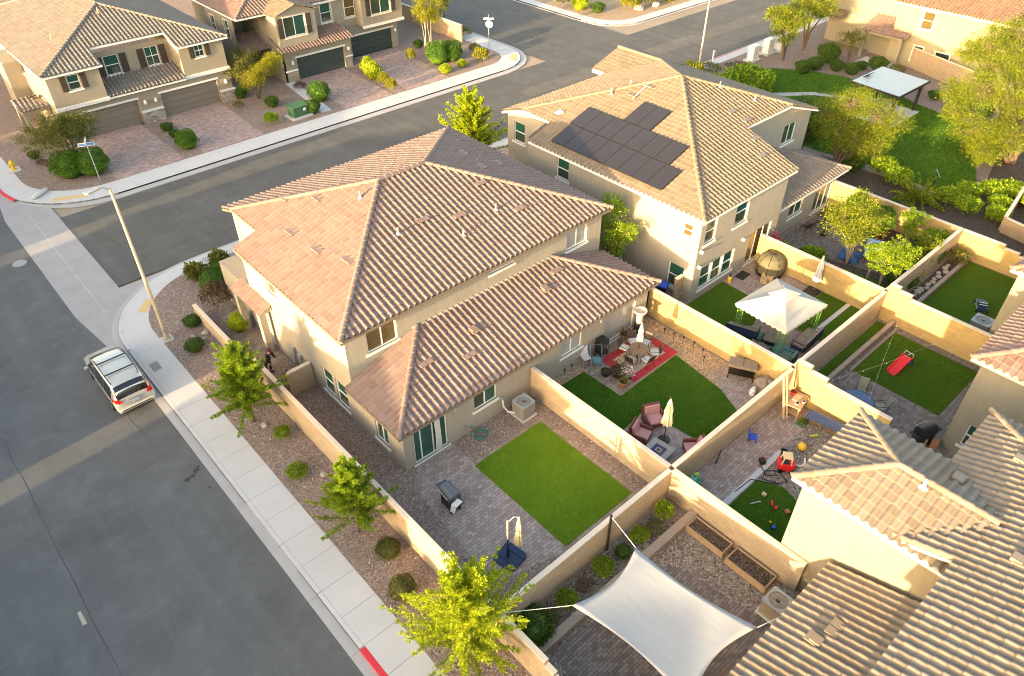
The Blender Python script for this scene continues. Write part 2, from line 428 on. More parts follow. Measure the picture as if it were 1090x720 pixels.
def window(house, p0, p1, o, kind, frame, gl, trim=None, depth=.10, name='window', label=None, dark=None):
    p0, p1 = Vector((*p0, 0)), Vector((*p1, 0)); d = (p1 - p0).normalized(); nrm = Vector((d.y, -d.x, 0)); a, b, c, e = o[:4]
    P = lambda s, z, k: tuple(p0 + d * s - nrm * k + Vector((0, 0, z)))
    def bx(m, s0, s1, za, zb, k0, k1):
        v = [P(s0, za, k0), P(s1, za, k0), P(s1, zb, k0), P(s0, zb, k0), P(s0, za, k1), P(s1, za, k1), P(s1, zb, k1), P(s0, zb, k1)]
        m.add(v, [(0, 1, 2, 3), (5, 4, 7, 6), (4, 0, 3, 7), (1, 5, 6, 2), (3, 2, 6, 7), (4, 5, 1, 0)])
    f = .055; m = MB()
    for s0, s1, za, zb in ((a, a + f, c, e), (b - f, b, c, e), (a + f, b - f, c, c + f), (a + f, b - f, e - f, e)): bx(m, s0, s1, za, zb, depth - .04, depth + .03)
    if kind == 'hung': bx(m, a + f, b - f, (c + e) / 2 - .03, (c + e) / 2 + .03, depth - .03, depth + .02)
    elif kind == 'triple':
        for q in (1 / 3, 2 / 3): bx(m, a + (b - a) * q - .09, a + (b - a) * q + .09, c + f, e - f, depth - .07, depth + .02)
        for q in range(3):
            w3 = (b - a) / 3; bx(m, a + w3 * q + .095, a + w3 * (q + 1) - .095, (c + e) / 2 - .03, (c + e) / 2 + .03, depth - .03, depth + .02)
    elif kind == 'door':
        for q in (.22, .58, .74): bx(m, a + (b - a) * q - .03, a + (b - a) * q + .03, c + f, e - f, depth - .03, depth + .02)
    elif kind == 'slide': bx(m, (a + b) / 2 - .035, (a + b) / 2 + .035, c + f, e - f, depth - .03, depth + .02)
    elif kind == 'door3':
        for q in (1 / 3, 2 / 3): bx(m, a + (b - a) * q - .045, a + (b - a) * q + .045, c + f, e - f, depth - .03, depth + .02)
    elif kind == 'grid':
        bx(m, (a + b) / 2 - .02, (a + b) / 2 + .02, c + f, e - f, depth - .025, depth + .02); bx(m, a + f, b - f, (c + e) / 2 - .03, (c + e) / 2 + .03, depth - .03, depth + .02)
    w = ob(name, m, frame, house, world=True)
    if label: w['label'] = label
    if kind in ('hung', 'slide', 'grid') and gl is GL:
        mid = (c + e) / 2 if kind != 'slide' else (a + b) / 2
        for q, mt in ((0, GL2), (1, GL)):
            g = MB()
            if kind != 'slide': bx(g, a + f, b - f, mid if q else c + f, e - f if q else mid, depth + .001 * q, depth + .015)
            else: bx(g, mid if q else a + f, b - f if q else mid, c + f, e - f, depth + .001 * q, depth + .015)
            ob('pane', g, mt, w, world=True)
    else: g = MB(); bx(g, a + f, b - f, c + f, e - f, depth, depth + .015); ob('pane', g, gl, w, world=True)
    if trim:
        t = MB(); bx(t, a - .12, b + .12, c - .14, c, -.06, .05)
        if trim[1] != 'sill':
            for s0, s1, za, zb in ((a - .1, a, c, e + .1), (b, b + .1, c, e + .1), (a, b, e, e + .1)): bx(t, s0, s1, za, zb, -.04, .03)
        ob('sill' if trim[1] == 'sill' else 'surround', t, trim[0], w, world=True)
    return w
def facade(house, mb, p0, p1, z0, z1, wins, frame, gl, trim=None):
    wall(mb, p0, p1, z0, z1, [w[:4] for w in wins])
    for w in wins:
        window(house, p0, p1, w, w[4], frame, w[5] if len(w) > 5 and w[5] else gl, trim, name='door' if w[4].startswith('door') else 'window')
def garage(house, p0, p1, s0, s1, h, mat, trim, name='garage_door'):
    p0, p1 = Vector((*p0, 0)), Vector((*p1, 0)); d = (p1 - p0).normalized(); n = Vector((d.y, -d.x, 0)); m = MB()
    P = lambda s, z, k: tuple(p0 + d * s - n * k + Vector((0, 0, z)))
    def bx(m, a, b, za, zb, k0, k1):
        v = [P(a, za, k0), P(b, za, k0), P(b, zb, k0), P(a, zb, k0), P(a, za, k1), P(b, za, k1), P(b, zb, k1), P(a, zb, k1)]
        m.add(v, [(0, 1, 2, 3), (5, 4, 7, 6), (4, 0, 3, 7), (1, 5, 6, 2), (3, 2, 6, 7), (4, 5, 1, 0)])
    for r in range(4):
        bx(m, s0, s1, h / 4 * r + .01, h / 4 * (r + 1) - .012, .22, .27)
        for c in range(8):
            w = (s1 - s0) / 8; bx(m, s0 + w * c + .06, s0 + w * (c + 1) - .06, h / 4 * r + .09, h / 4 * (r + 1) - .09, .205, .22)
    o = ob(name, m, mat, house, world=True)
    t = MB(); bx(t, s0 - .16, s1 + .16, h, h + .16, -.05, .2); ob('door_trim', t, trim, o, world=True)
    return o

# ------------------------------------------------------------------ plants
def leafmesh(name, pts, dirs, size, asp, mat, parent=None, extra=None):
    """many separate leaf quads: pts (n,3), dirs (n,3) leaf axis, size (n,)"""
    pts = np.asarray(pts, float); n = len(pts); dirs = np.asarray(dirs, float)
    dirs /= np.linalg.norm(dirs, axis=1, keepdims=True) + 1e-9
    rnd = nrng.normal(size=(n, 3)); sd = np.cross(dirs, rnd); sd /= np.linalg.norm(sd, axis=1, keepdims=True) + 1e-9
    s = np.asarray(size, float).reshape(-1, 1) * np.ones((n, 1))
    a = pts - sd * s * asp * .12; b = pts + dirs * s * .5 + sd * s * asp * .5; c = pts + dirs * s; d = pts + dirs * s * .5 - sd * s * asp * .5
    V = np.stack([a, b, c, d], 1)
    if extra is not None: V = np.concatenate([V, extra]); n = len(V)
    V = V.reshape(-1, 3)
    me = bpy.data.meshes.new(name); me.vertices.add(4 * n); me.vertices.foreach_set('co', V.ravel())
    me.loops.add(4 * n); me.loops.foreach_set('vertex_index', np.arange(4 * n)); me.polygons.add(n)
    me.polygons.foreach_set('loop_start', np.arange(n) * 4); me.polygons.foreach_set('loop_total', np.full(n, 4))
    me.materials.append(mat); me.update(); me.validate()
    o = bpy.data.objects.new(name, me); COL.objects.link(o)
    if parent is not None: o.parent = parent
    return o
def shoots_tree(root, mat, bark, h0=1.2, R_=1.9, H=3.4, nshoot=60, seed=1, leaf=.13, dens=1., up=.55):
    """young street tree: arching leafy shoots of unequal length radiating from a short leader"""
    g = np.random.default_rng(seed); tr = MB(); tr.tube([(0, 0, 0), (.03, .02, h0), (.0, .04, h0 + .5 * (H - h0)), (.05, 0, H * .93)], [.06, .05, .035, .012], 8)
    pts, dr, sz = [], [], []
    for i in range(nshoot):
        q = (i + .5) / nshoot; z = h0 + (H - h0) * .85 * q ** 1.1; az = i * 2.39996 + g.normal() * .3
        L = R_ * (1.0 - .6 * q) * g.uniform(.5, 1.22); el = up + .75 * q + g.normal() * .15
        d = np.array([math.cos(az) * math.cos(el), math.sin(az) * math.cos(el), math.sin(el)]); p = np.array([0, 0, z]); st = 10; path = [p.copy()]
        for k in range(st):
            d = d + np.array([g.normal() * .07, g.normal() * .06, -.012 + g.normal() * .05]); d /= np.linalg.norm(d); p = p + d * L / st; path.append(p.copy())
        tr.tube([tuple(x) for x in path], list(np.linspace(.022, .004, st + 1)), 4, cap=False)
        for k in range(2, st + 1):
            w = .30 * (1 - .85 * k / st) + .04
            for tw in range(int(4.6 * dens)):
                az2 = g.uniform(0, 6.283); ax = np.array([math.cos(az2), math.sin(az2), g.uniform(-.5, .5)]); tl = w * g.uniform(.5, 1.2)
                dd = ax * .7 + d * .7
                for lf in range(4):
                    pts.append(path[k] + dd * tl * (lf + .6) / 4 + g.normal(size=3) * .02); dr.append(dd + g.normal(size=3) * .55); sz.append(leaf * .74 * g.uniform(.55, 1.3))
    ob('trunk', tr, bark, root, smooth=True); leafmesh('crown', pts, dr, sz, .42, mat, root)
def clump_tree(root, mat, bark, trunks, blobs, leaf=.16, per=140, seed=1, asp=.5, droop=0., rt=.09, spread=.55, twig=True):
    """tree from limbs that reach leaf clumps. trunks: base points (x, y); blobs: (x, y, z, r) crown lobes; each lobe holds sub-clumps with gaps"""
    g = np.random.default_rng(seed); tr = MB(); pts, dr, sz = [], [], []
    for i, (bx, by, bz, br) in enumerate(blobs):
        t = trunks[i % len(trunks)]; b0 = np.array([t[0], t[1], 0.]); fork = np.array([t[0] * .6 + bx * .25, t[1] * .6 + by * .25, bz * .45]); b1 = np.array([bx, by, bz])
        tr.tube([tuple(b0), tuple(fork), tuple((fork + b1) / 2 + g.normal(size=3) * .12), tuple(b1)], [rt, rt * .75, rt * .45, rt * .2], 7, cap=False)
        n = max(9, int(per * br / 6.2))
        for k in range(n):
            v = g.normal(size=3); v /= np.linalg.norm(v); rad = br * g.uniform(.35, 1.08) ** .7; c = b1 + v * rad * np.array([1, 1, .78]); cr = br * g.uniform(.14, .34)
            if twig: tr.tube([tuple(b1 + v * .1), tuple(c)], [rt * .18, .006], 4, cap=False)
            m = int(per * .95)
            pp = c + np.clip(g.normal(size=(m, 3)), -1.9, 1.9) * cr * np.array([1, 1, .7]); pts += list(pp)
            dv = g.normal(size=(m, 3)) * .8 + v * spread + np.array([0, 0, -droop]); dr += list(dv); sz += list(leaf * .76 * g.uniform(.55, 1.3, m))
    ob('trunk', tr, bark, root, smooth=True); leafmesh('crown', pts, dr, sz, asp, mat, root)
def bush_mesh(name, r, h, n, leaf, mat, seed=1, loose=.12):
    g = np.random.default_rng(seed); v = g.normal(size=(n, 3)); v[:, 2] = np.abs(v[:, 2]) * .9 + g.uniform(-.25, .1, n); v /= np.linalg.norm(v, axis=1, keepdims=True)
    lump = 1 + .10 * np.sin(v[:, 0] * 5 + seed) * np.cos(v[:, 1] * 4 + seed * 2) + .1 * np.sin(v[:, 2] * 7 + seed)
    rad = lump * (1 - np.abs(g.normal(size=n)) * loose)
    p = v * rad[:, None] * np.array([r, r, h * .58]); p[:, 2] += h * .44; p[:, 2] = np.maximum(p[:, 2], .02)
    d = v * .35 + g.normal(size=(n, 3)) * .8
    ex = []
    if loose < .2:
        f = lambda i, j: (lambda th, ph: np.array([r * .86 * math.sin(th) * math.cos(ph), r * .86 * math.sin(th) * math.sin(ph), h * .44 + h * .5 * math.cos(th)]))(math.pi * i / 12 * .86, 2 * math.pi * j / 18)
        ex = [[f(i, j), f(i + 1, j), f(i + 1, j + 1), f(i, j + 1)] for i in range(12) for j in range(18)]
    return leafmesh(name, p, d, leaf * g.uniform(.6, 1.25, n), .55, mat, None, np.array(ex) if ex else None)
# ------------------------------------------------------------------ camera, light
cam = bpy.data.objects.new('camera', bpy.data.cameras.new('camera')); COL.objects.link(cam); S.camera = cam
cam.data.sensor_fit = 'HORIZONTAL'; cam.data.sensor_width = 36; cam.data.lens = 36 * 786.45 / 1090; cam.data.clip_end = 3000
cam.location = (0, 0, 26); PT, YW = R(39.35), R(47.84)
cam.rotation_euler = (R(90) - PT, 0, YW - R(90))
SUN_EL, SUN_SLOPE = R(7.8), R(5.0)          # the sun stands low, in the -X direction and a little towards -Y
sd = Vector((math.cos(SUN_EL) * math.cos(SUN_SLOPE), math.cos(SUN_EL) * math.sin(SUN_SLOPE), -math.sin(SUN_EL)))
sl = bpy.data.lights.new('sun', 'SUN'); sl.energy = SUN_POWER; sl.angle = R(.6); sl.color = (1, .73, .40)
so = bpy.data.objects.new('sun', sl); COL.objects.link(so); so.rotation_euler = sd.to_track_quat('-Z', 'Y').to_euler()
W = bpy.data.worlds.new('World'); S.world = W; W.use_nodes = True; wt = W.node_tree; bg = wt.nodes['Background']
sky = wt.nodes.new('ShaderNodeTexSky'); sky.sky_type = 'NISHITA'; sky.sun_disc = False; sky.sun_elevation = SUN_EL
sky.sun_rotation = math.atan2(-sd.x, -sd.y); sky.altitude = 600; sky.air_density = 1.; sky.dust_density = 5.; sky.ozone_density = .0
wt.links.new(sky.outputs[0], bg.inputs[0]); bg.inputs[1].default_value = SKY_POWER
S.view_settings.view_transform = 'Standard'; S.view_settings.look = 'None'; S.view_settings.gamma = 1; S.view_settings.exposure = EXPOSURE
S.render.engine = 'CYCLES'; S.cycles.filter_width = 1.0; S.cycles.max_bounces = 6; S.cycles.diffuse_bounces = 4; S.cycles.transparent_max_bounces = 8

# ------------------------------------------------------------------ shared materials
M = {}
M['asphalt'] = asphalt('asphalt', (.118, .118, .118)); M['asphalt2'] = asphalt('asphalt_side', (.112, .106, .098))
M['concrete'] = concrete('concrete_walk', (.54, .525, .515)); M['gutter'] = concrete('concrete_gutter', (.42, .40, .39), .16); M['valley'] = concrete('concrete_valley', (.36, .335, .33), .2)
M['seam'] = plain('dark_seam', (.10, .095, .09), .95)
M['gravel'] = gravel('rock_gravel', (.145, .102, .080), (.245, .180, .148), (.36, .285, .245), 19)
M['gravel_tan'] = gravel('tan_gravel', (.15, .10, .06), (.33, .235, .15), (.48, .37, .26), 16)
M['gravel_grey'] = gravel('grey_gravel', (.08, .065, .055), (.21, .17, .14), (.36, .31, .26), 15)
M['mulch'] = gravel('dark_soil', (.03, .022, .017), (.085, .062, .047), (.16, .12, .09), 18)
M['dirt'] = plain('desert_ground', (.30, .24, .18), .95, var=.25, sc=.3)
M['paver'] = pavers('pavers_mauve', (.27, .205, .182), (.37, .293, .262), (.47, .39, .355), .24, .16)
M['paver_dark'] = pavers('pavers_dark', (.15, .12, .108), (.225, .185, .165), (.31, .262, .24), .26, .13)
M['paver_drive'] = pavers('pavers_driveway', (.31, .21, .18), (.43, .315, .275), (.55, .43, .385), .3, .15)
M['paver_tan'] = pavers('pavers_tan', (.24, .18, .13), (.34, .27, .21), (.44, .37, .30), .4, .2)
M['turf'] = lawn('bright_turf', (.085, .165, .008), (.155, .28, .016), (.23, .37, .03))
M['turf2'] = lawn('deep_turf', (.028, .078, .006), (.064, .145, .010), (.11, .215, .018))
M['turf3'] = lawn('dark_turf', (.032, .075, .005), (.066, .128, .008), (.11, .185, .018))  # darker, duller green than the bright turf
M['park'] = lawn('park_grass', (.034, .090, .006), (.070, .155, .010), (.13, .23, .02))
M['cream_block'] = block('cream_block', (.50, .385, .26)); M['tan_block'] = block('tan_block', (.44, .325, .205)); M['sunlit_block'] = block('sunlit_block', (.47, .335, .15)); M['edge_block'] = block('edge_block', (.36, .29, .235), .3, .12); M['cap'] = plain('wall_cap', (.64, .54, .43), .9, var=.1, bump=.3)  # lit dividing walls get the sun's yellow in their block colour
M['white'] = plain('white_trim', (.74, .72, .68), .55, var=.05); M['cream_trim'] = plain('cream_trim', (.70, .63, .50), .7, var=.06)
M['vinyl'] = plain('white_vinyl', (.78, .78, .76), .4, var=.03)
M['glass'] = glass('teal_glass', (.018, .080, .060)); GL = M['glass']; GL2 = glass('reflection_glass', (.040, .060, .040)); M['glass_dark'] = glass('dark_glass', (.016, .028, .03)); M['glass_blind'] = glass('blind_glass', (.33, .33, .32), .15); M['glass_amber'] = glass('amber_glass', (.10, .075, .03))  # olive glass: dark reflection of lower window halves put into its colour
M['bark'] = plain('bark', (.17, .115, .075), .95, var=.3, sc=10, bump=.6); M['bark_pale'] = plain('bark_pale', (.36, .29, .21), .95, var=.25, sc=10, bump=.5)
M['black'] = plain('black_metal', (.018, .018, .019), .45, .2); M['steel'] = plain('brushed_steel', (.42, .42, .43), .35, .8); M['galv'] = plain('galvanised', (.42, .43, .43), .5, .5); M['dark_iron'] = plain('dark_iron', (.035, .028, .024), .6)
M['red'] = plain('red_plastic', (.58, .018, .02), .35); M['blue'] = plain('blue_plastic', (.015, .07, .50), .35); M['navy'] = plain('navy_plastic', (.012, .03, .075), .5)
M['yellow'] = plain('yellow_paint', (.75, .48, .03), .5); M['orange_pad'] = plain('yellow_pad', (.60, .43, .20), .8, var=.1)
M['cloth_white'] = plain('white_cloth', (.56, .55, .53), .9, var=.05); M['cloth_cream'] = plain('cream_cloth', (.72, .60, .38), .9, var=.08); M['cloth_tan'] = plain('taupe_cloth', (.27, .225, .18), .95)
M['wood'] = plain('weathered_wood', (.36, .25, .15), .85, var=.3, sc=5); M['wood_pale'] = plain('pale_lumber', (.60, .45, .26), .8, var=.15)
M['terracotta'] = plain('terracotta', (.42, .17, .08), .85); M['teal'] = plain('teal_plastic', (.02, .22, .16), .5); M['green_box'] = plain('green_cabinet', (.06, .14, .06), .6)
M['red_kerb'] = plain('red_kerb_paint', (.60, .03, .05), .6, var=.15); M['rubber'] = plain('rubber', (.015, .015, .016), .8)

# ------------------------------------------------------------------ ground, streets, pavements
def arc(cx, cy, r, a0, a1, n=14): return [(cx + r * math.cos(R(a0 + (a1 - a0) * i / n)), cy + r * math.sin(R(a0 + (a1 - a0) * i / n))) for i in range(n + 1)]
m = MB(); m.sheet([(-1500, -1500), (1500, -1500), (1500, 1500), (-1500, 1500)], -.2)
struct('ground', m, M['dirt'], 'open desert ground around and beneath the housing estate', 'ground')
m = MB(); m.sheet([(-7.2, -140), (4.65, -140), (4.65, 220), (-7.2, 220)], -.135)
struct('street', m, M['asphalt'], 'wide grey asphalt street with the parked van', 'street')
m = MB(); m.sheet([(6.9, 43.4), (190, 43.4), (190, 54.5), (66.6, 54.5), (66.6, 200), (54.1, 200), (54.1, 54.5), (6.9, 54.5)], -.131)
struct('side_street', m, M['asphalt2'], 'narrower asphalt side street running between the two rows of houses', 'street')
m = MB(); m.sheet([(4.64, 34.5), (4.64, 62), (6.9, 62), (6.9, 54.8), (6.91, 43.2), (13, 43.3), (13, 36), (6, 34.5)], -.127); m.sheet([(4.64, 35.5), (6.9, 42.5), (6.9, 55.5), (4.64, 62.5), (3.95, 56.5), (3.95, 42.0)], -.123)
struct('valley_gutter', m, M['valley'], 'grey concrete valley gutter crossing the mouth of the side street', 'gutter')
m = MB(); m.sheet([(5.38, 41.2), (5.44, 41.2), (5.44, 56.4), (5.38, 56.4)], -.119)
for y in (43.3, 47, 50.8, 54.6): m.sheet([(3.95, y), (6.9, y), (6.9, y + .03), (3.95, y + .03)], -.118)
struct('gutter_line', m, concrete('pale_line', (.44, .42, .41)), 'pale flow line and joints along the valley gutter', 'gutter line')
m = MB()
for x0, x1, y0, y1 in ((62.5, 66.6, 50, 50.04), (50.5, 50.53, 43.5, 54.4)): m.sheet([(x0, y0), (x1, y0), (x1, y1), (x0, y1)], -.12)
m.sheet([(46.3, 48.6), (95, 46.9), (95, 49.2), (46.3, 50.4)], -.125)
struct('street_patch', m, asphalt('asphalt_patch', (.145, .13, .112)), 'paler trench patch along the side street junction', 'road patch')
def block_of(poly, name, label, mat, z=0.): return struct(name, MB().prism(poly, -.22, z), mat, label, 'yard ground')
near = arc(11.5, 37.3, 4.72, 180, 90)
block_of([(6.78, -60)] + near + [(160, 42.02), (160, -60)], 'gravel_yard', 'reddish brown rock gravel around the houses of the near block', M['gravel'])
north = arc(11.2, 62., 4.75, 180, 270)
block_of([(6.45, 120)] + north + [(49, 57.25)] + arc(49, 60.2, 2.95, -90, 0, 8) + [(51.95, 120)], 'gravel_yard', 'brown rock gravel in front of the houses across the side street', M['gravel'])
block_of([(68.2, 130), (68.2, 61.6)] + arc(71.9, 61.6, 3.7, 180, 270, 8) + [(190, 57.9), (190, 130)], 'gravel_yard', 'tan gravel with shrubs on the far street corner', M['gravel_tan'])
block_of([(-10.2, -140), (-10.2, 220), (-60, 220), (-60, -140)], 'gravel_yard', 'rock gravel of the lots opposite on the wide street', M['gravel'])

def ribbon(m, inner, outer, z, seam=.012, step=1.5, thick=.2):
    """concrete panels between two matching polylines with open joints"""
    acc = 0; pan = []
    for i in range(len(inner) - 1):
        a, b, c, d = (Vector(inner[i]), Vector(inner[i + 1]), Vector(outer[i]), Vector(outer[i + 1])); L = max((b - a).length, (d - c).length); n = max(1, round(L / step))
        for k in range(n):
            t0, t1 = (k + seam / step / 2 * n / n) / n, (k + 1 - seam / step / 2) / n
            q = [a.lerp(b, t0), a.lerp(b, t1), c.lerp(d, t1), c.lerp(d, t0)]
            m.prism([tuple(p) for p in q], z - thick, z)
    return m
def walk(name, label, inner, kerb, gut, gut_out, zr=-.13, step=1.5):
    """inner = back of walk, kerb = joint line between walk and kerb, gut = kerb face, gut_out = edge of asphalt"""
    s = struct(name, ribbon(MB(), inner, kerb, 0, step=step), M['concrete'], label, 'sidewalk', bevel=.008)
    k = struct('kerb', ribbon(MB(), kerb, gut, -.004, step=3.), M['concrete'], 'concrete kerb edging the ' + label.split(' ', 1)[1], 'kerb', bevel=.025)
    if gut_out: struct('gutter', ribbon(MB(), gut, gut_out, zr + .012, step=3., thick=.06), M['gutter'], 'grey concrete gutter below the ' + label.split(' ', 1)[1], 'gutter')
    b = MB()
    for i in range(len(inner) - 1): b.prism([inner[i], inner[i + 1], gut[i + 1], gut[i]], -.21, -.02)
    struct('walk_bed', b, M['seam'], 'dark joint bed under the ' + label.split(' ', 1)[1], 'walk bed')
N1 = 14
inn = [(6.78, -40), (6.78, 34.9)] + arc(11.5, 37.3, 4.72, 180, 90, N1) + [(17, 42.02), (60, 42.02), (150, 42.02)]
ke = [(5.27, -40), (5.27, 34.9)] + arc(11.5, 37.3, 6.2, 180, 90, N1)[:0] + [(11.5 + 6.2 * math.cos(R(180 - 90 * i / N1)), 37.3 + 5.6 * math.sin(R(180 - 90 * i / N1))) for i in range(N1 + 1)] + [(17, 42.9), (60, 42.9), (150, 42.9)]
gu = [(5.07, -40), (5.07, 34.9)] + [(11.5 + 6.4 * math.cos(R(180 - 90 * i / N1)), 37.3 + 5.78 * math.sin(R(180 - 90 * i / N1))) for i in range(N1 + 1)] + [(17, 43.07), (60, 43.07), (150, 43.07)]
go = [(4.66, -40), (4.66, 34.9)] + [(11.5 + 6.8 * math.cos(R(180 - 90 * i / N1)), 37.3 + 6.15 * math.sin(R(180 - 90 * i / N1))) for i in range(N1 + 1)] + [(17, 43.45), (60, 43.45), (150, 43.45)]
walk('sidewalk', 'pale concrete sidewalk wrapping round the near corner lot', inn, ke, gu, go)
N2 = 12
f = lambda r, ry: [(11.2 + r * math.cos(R(180 + 90 * i / N2)), 62. + ry * math.sin(R(180 + 90 * i / N2))) for i in range(N2 + 1)]
g2 = lambda r: arc(49, 60.2, r, -90, 0, 10)
walk('sidewalk', 'pale concrete sidewalk along the houses across the side street',
     [(6.45, 120)] + f(4.75, 4.75) + [(49, 57.25)] + g2(2.95)[1:] + [(51.95, 120)], [(4.95, 120)] + f(6.25, 6.55) + [(49, 55.45)] + g2(4.75)[1:] + [(53.6, 120)],
     [(4.8, 120)] + f(6.4, 6.75) + [(49, 55.25)] + g2(4.95)[1:] + [(53.8, 120)], [(4.65, 120)] + f(6.55, 7.4) + [(49, 54.55)] + g2(5.6)[1:] + [(54.2, 120)])
h2 = lambda r: arc(71.9, 61.6, r, 180, 270, 10)
walk('sidewalk', 'pale concrete sidewalk rounding the far corner of the junction', [(68.2, 130)] + h2(3.7) + [(190, 57.9)], [(67, 130)] + h2(4.9) + [(190, 56.4)],
     [(66.8, 130)] + h2(5.1) + [(190, 56.1)], [(66.5, 130)] + h2(5.4) + [(190, 55)])
walk('sidewalk', 'pale concrete sidewalk on the opposite side of the wide street', [(-10.2, 220), (-10.2, -140)], [(-8.4, 220), (-8.4, -140)], [(-8.1, 220), (-8.1, -140)], [(-7.2, 220), (-7.2, -140)])
def pad(name, poly, z, mat, label, cat): return struct(name, MB().sheet(poly, z), mat, label, cat)
pad('curb_ramp_pad', [(6.75, 39.8), (7.55, 40.75), (7.95, 40.4), (7.2, 39.45)], .006, M['orange_pad'], 'yellow tactile pad on the ramp of the near corner', 'ramp pad')
pad('curb_ramp_pad', [(7.4, 57.5), (9.6, 56.55), (9.2, 56.15), (7.2, 57.0)], .006, M['orange_pad'], 'yellow tactile pad on the ramp beside the fire hydrant corner', 'ramp pad')
pad('curb_ramp_pad', [(51.3, 56.9), (52.5, 58.2), (53.0, 57.8), (51.7, 56.4)], .006, M['orange_pad'], 'yellow tactile pad on the ramp below the stop sign', 'ramp pad')
pad('utility_cover', [(5.45, 34.05), (5.9, 34.05), (5.9, 34.8), (5.45, 34.8)], .005, plain('cover_grey', (.25, .24, .22), .8), 'small grey meter cover in the sidewalk beside the van', 'meter cover')
pad('utility_cover', [(11.9, 42.15), (12.8, 42.15), (12.8, 42.75), (11.9, 42.75)], .005, plain('cover_grey2', (.33, .34, .35), .8), 'grey meter cover in the walk before the front yard', 'meter cover')
tag(ob('manhole_cover', MB().cyl((3.2, 50.2, -.134), .42, .012, 24), plain('iron_cover', (.30, .29, .28), .6)), 'round pale manhole cover in the wide street by the valley gutter', 'manhole')
def redk(y0, y1, label, x0=5.05, x1=5.29):
    m = MB(); m.b2(x0, x1, y0, y1, -.14, .004); tag(ob('kerb_marking', m, M['red_kerb'], bevel=.02), label, 'kerb marking')
redk(7., 13.9, 'red painted kerb below the nearest leafy street tree')
m = MB(); m.add([(4.78, 63, .006), (4.97, 63, .006), (5.02, 60.8, .006), (5.4, 59.05, .006), (5.2, 59.0, .006), (4.84, 60.7, .006), (4.78, 63, -.14), (5.2, 59.0, -.14), (4.84, 60.7, -.14)], [(0, 5, 4, 3, 2, 1), (0, 6, 8, 5), (5, 8, 7, 4)])
tag(ob('kerb_marking', m, M['red_kerb']), 'red painted kerb beside the yellow hydrant', 'kerb marking')
m = MB(); m.b2(66, 72, 43.0, 43.09, -.13, .002); tag(ob('kerb_marking', m, M['red_kerb']), 'red painted kerb in front of the white utility cabinets', 'kerb marking')
# worn lane marking remains and oil spots
m = MB(); m.sheet([(-2.16, 21.8), (-2.0, 21.8), (-2.02, 22.5), (-2.14, 22.5)], -.131); struct('lane_mark', m, plain('worn_mark', (.38, .36, .26), .9), 'short worn yellow paint mark in the middle of the street', 'road mark')
m = MB()
for cx, cy, r in ((4.25, 26.25, .2), (4.0, 26.05, .14), (3.75, 26.0, .17), (4.45, 26.4, .1), (4.3, 24.9, .08)):
    m.sheet([(cx + r * math.cos(k) * rng.uniform(.55, 1.2), cy + r * math.sin(k) * rng.uniform(.5, 1.1)) for k in np.linspace(0, 6.1, 13)], -.1315 + rng.uniform(0, .0006))
sm = MB(); yy = -60.; xx = -1.8
while yy < 40:
    x2 = -1.8 + rng.uniform(-.05, .05); w_ = rng.uniform(.008, .022); sm.sheet([(xx - w_, yy), (xx + w_, yy), (x2 + w_, yy + 1.2), (x2 - w_, yy + 1.2)], -.1325); yy += 1.2; xx = x2
for x0, y0, n_, dx, dy in ((-6, 26.5, 14, .7, .12), (3.4, 30, 10, .02, .7), (20, 47, 20, .9, .05), (12, 52.5, 20, .9, -.03), (-5, 36, 12, .65, .3)):
    for k in range(n_): x1, y1 = x0 + dx + rng.uniform(-.12, .12), y0 + dy + rng.uniform(-.12, .12); w_ = rng.uniform(.006, .016); sm.sheet([(x0 - w_, y0 - w_), (x0 + w_, y0 + w_), (x1 + w_, y1 + w_), (x1 - w_, y1 - w_)], -.1295 if x0 > 6 else -.1325); x0, y0 = x1, y1
struct('street_seams', sm, plain('crack_sealer', (.05, .05, .05), .6), 'dark sealed seams and cracks in the asphalt', 'road crack')
struct('oil_stains', m, plain('oil', (.045, .044, .043), .7), 'dark oil drips on the asphalt behind the parked van', 'oil stain')

# ------------------------------------------------------------------ yards
def yard(name, poly, lvl, mat, label, cat): return pad(name, poly, .004 * lvl, M[mat], label, cat)
def rect(x0, x1, y0, y1): return [(x0, y0), (x1, y0), (x1, y1), (x0, y1)]
def slab(name, poly, mat, label, cat, z=.05): return struct(name, MB().prism(poly, -.1, z), M[mat], label, cat, bevel=.012)
# corner house, first yard
yard('patio', [(11.95, 19.6), (13.9, 19.6), (13.9, 18.0), (13.75, 11.75), (10.9, 12.5), (10.55, 13.5), (10.95, 18.6)], 3, 'paver', 'mauve paver patio with the grill and closed cantilever umbrella', 'patio')
yard('lawn_border', rect(13.62, 18.2, 11.7, 18.0), 2, 'paver_tan', 'thin paver edging round the bright rectangular turf', 'edging')
struct('lawn', MB().prism(rect(13.82, 17.95, 11.95, 17.78), 0, .03), M['turf'], 'bright green rectangular turf behind the corner house', 'lawn')
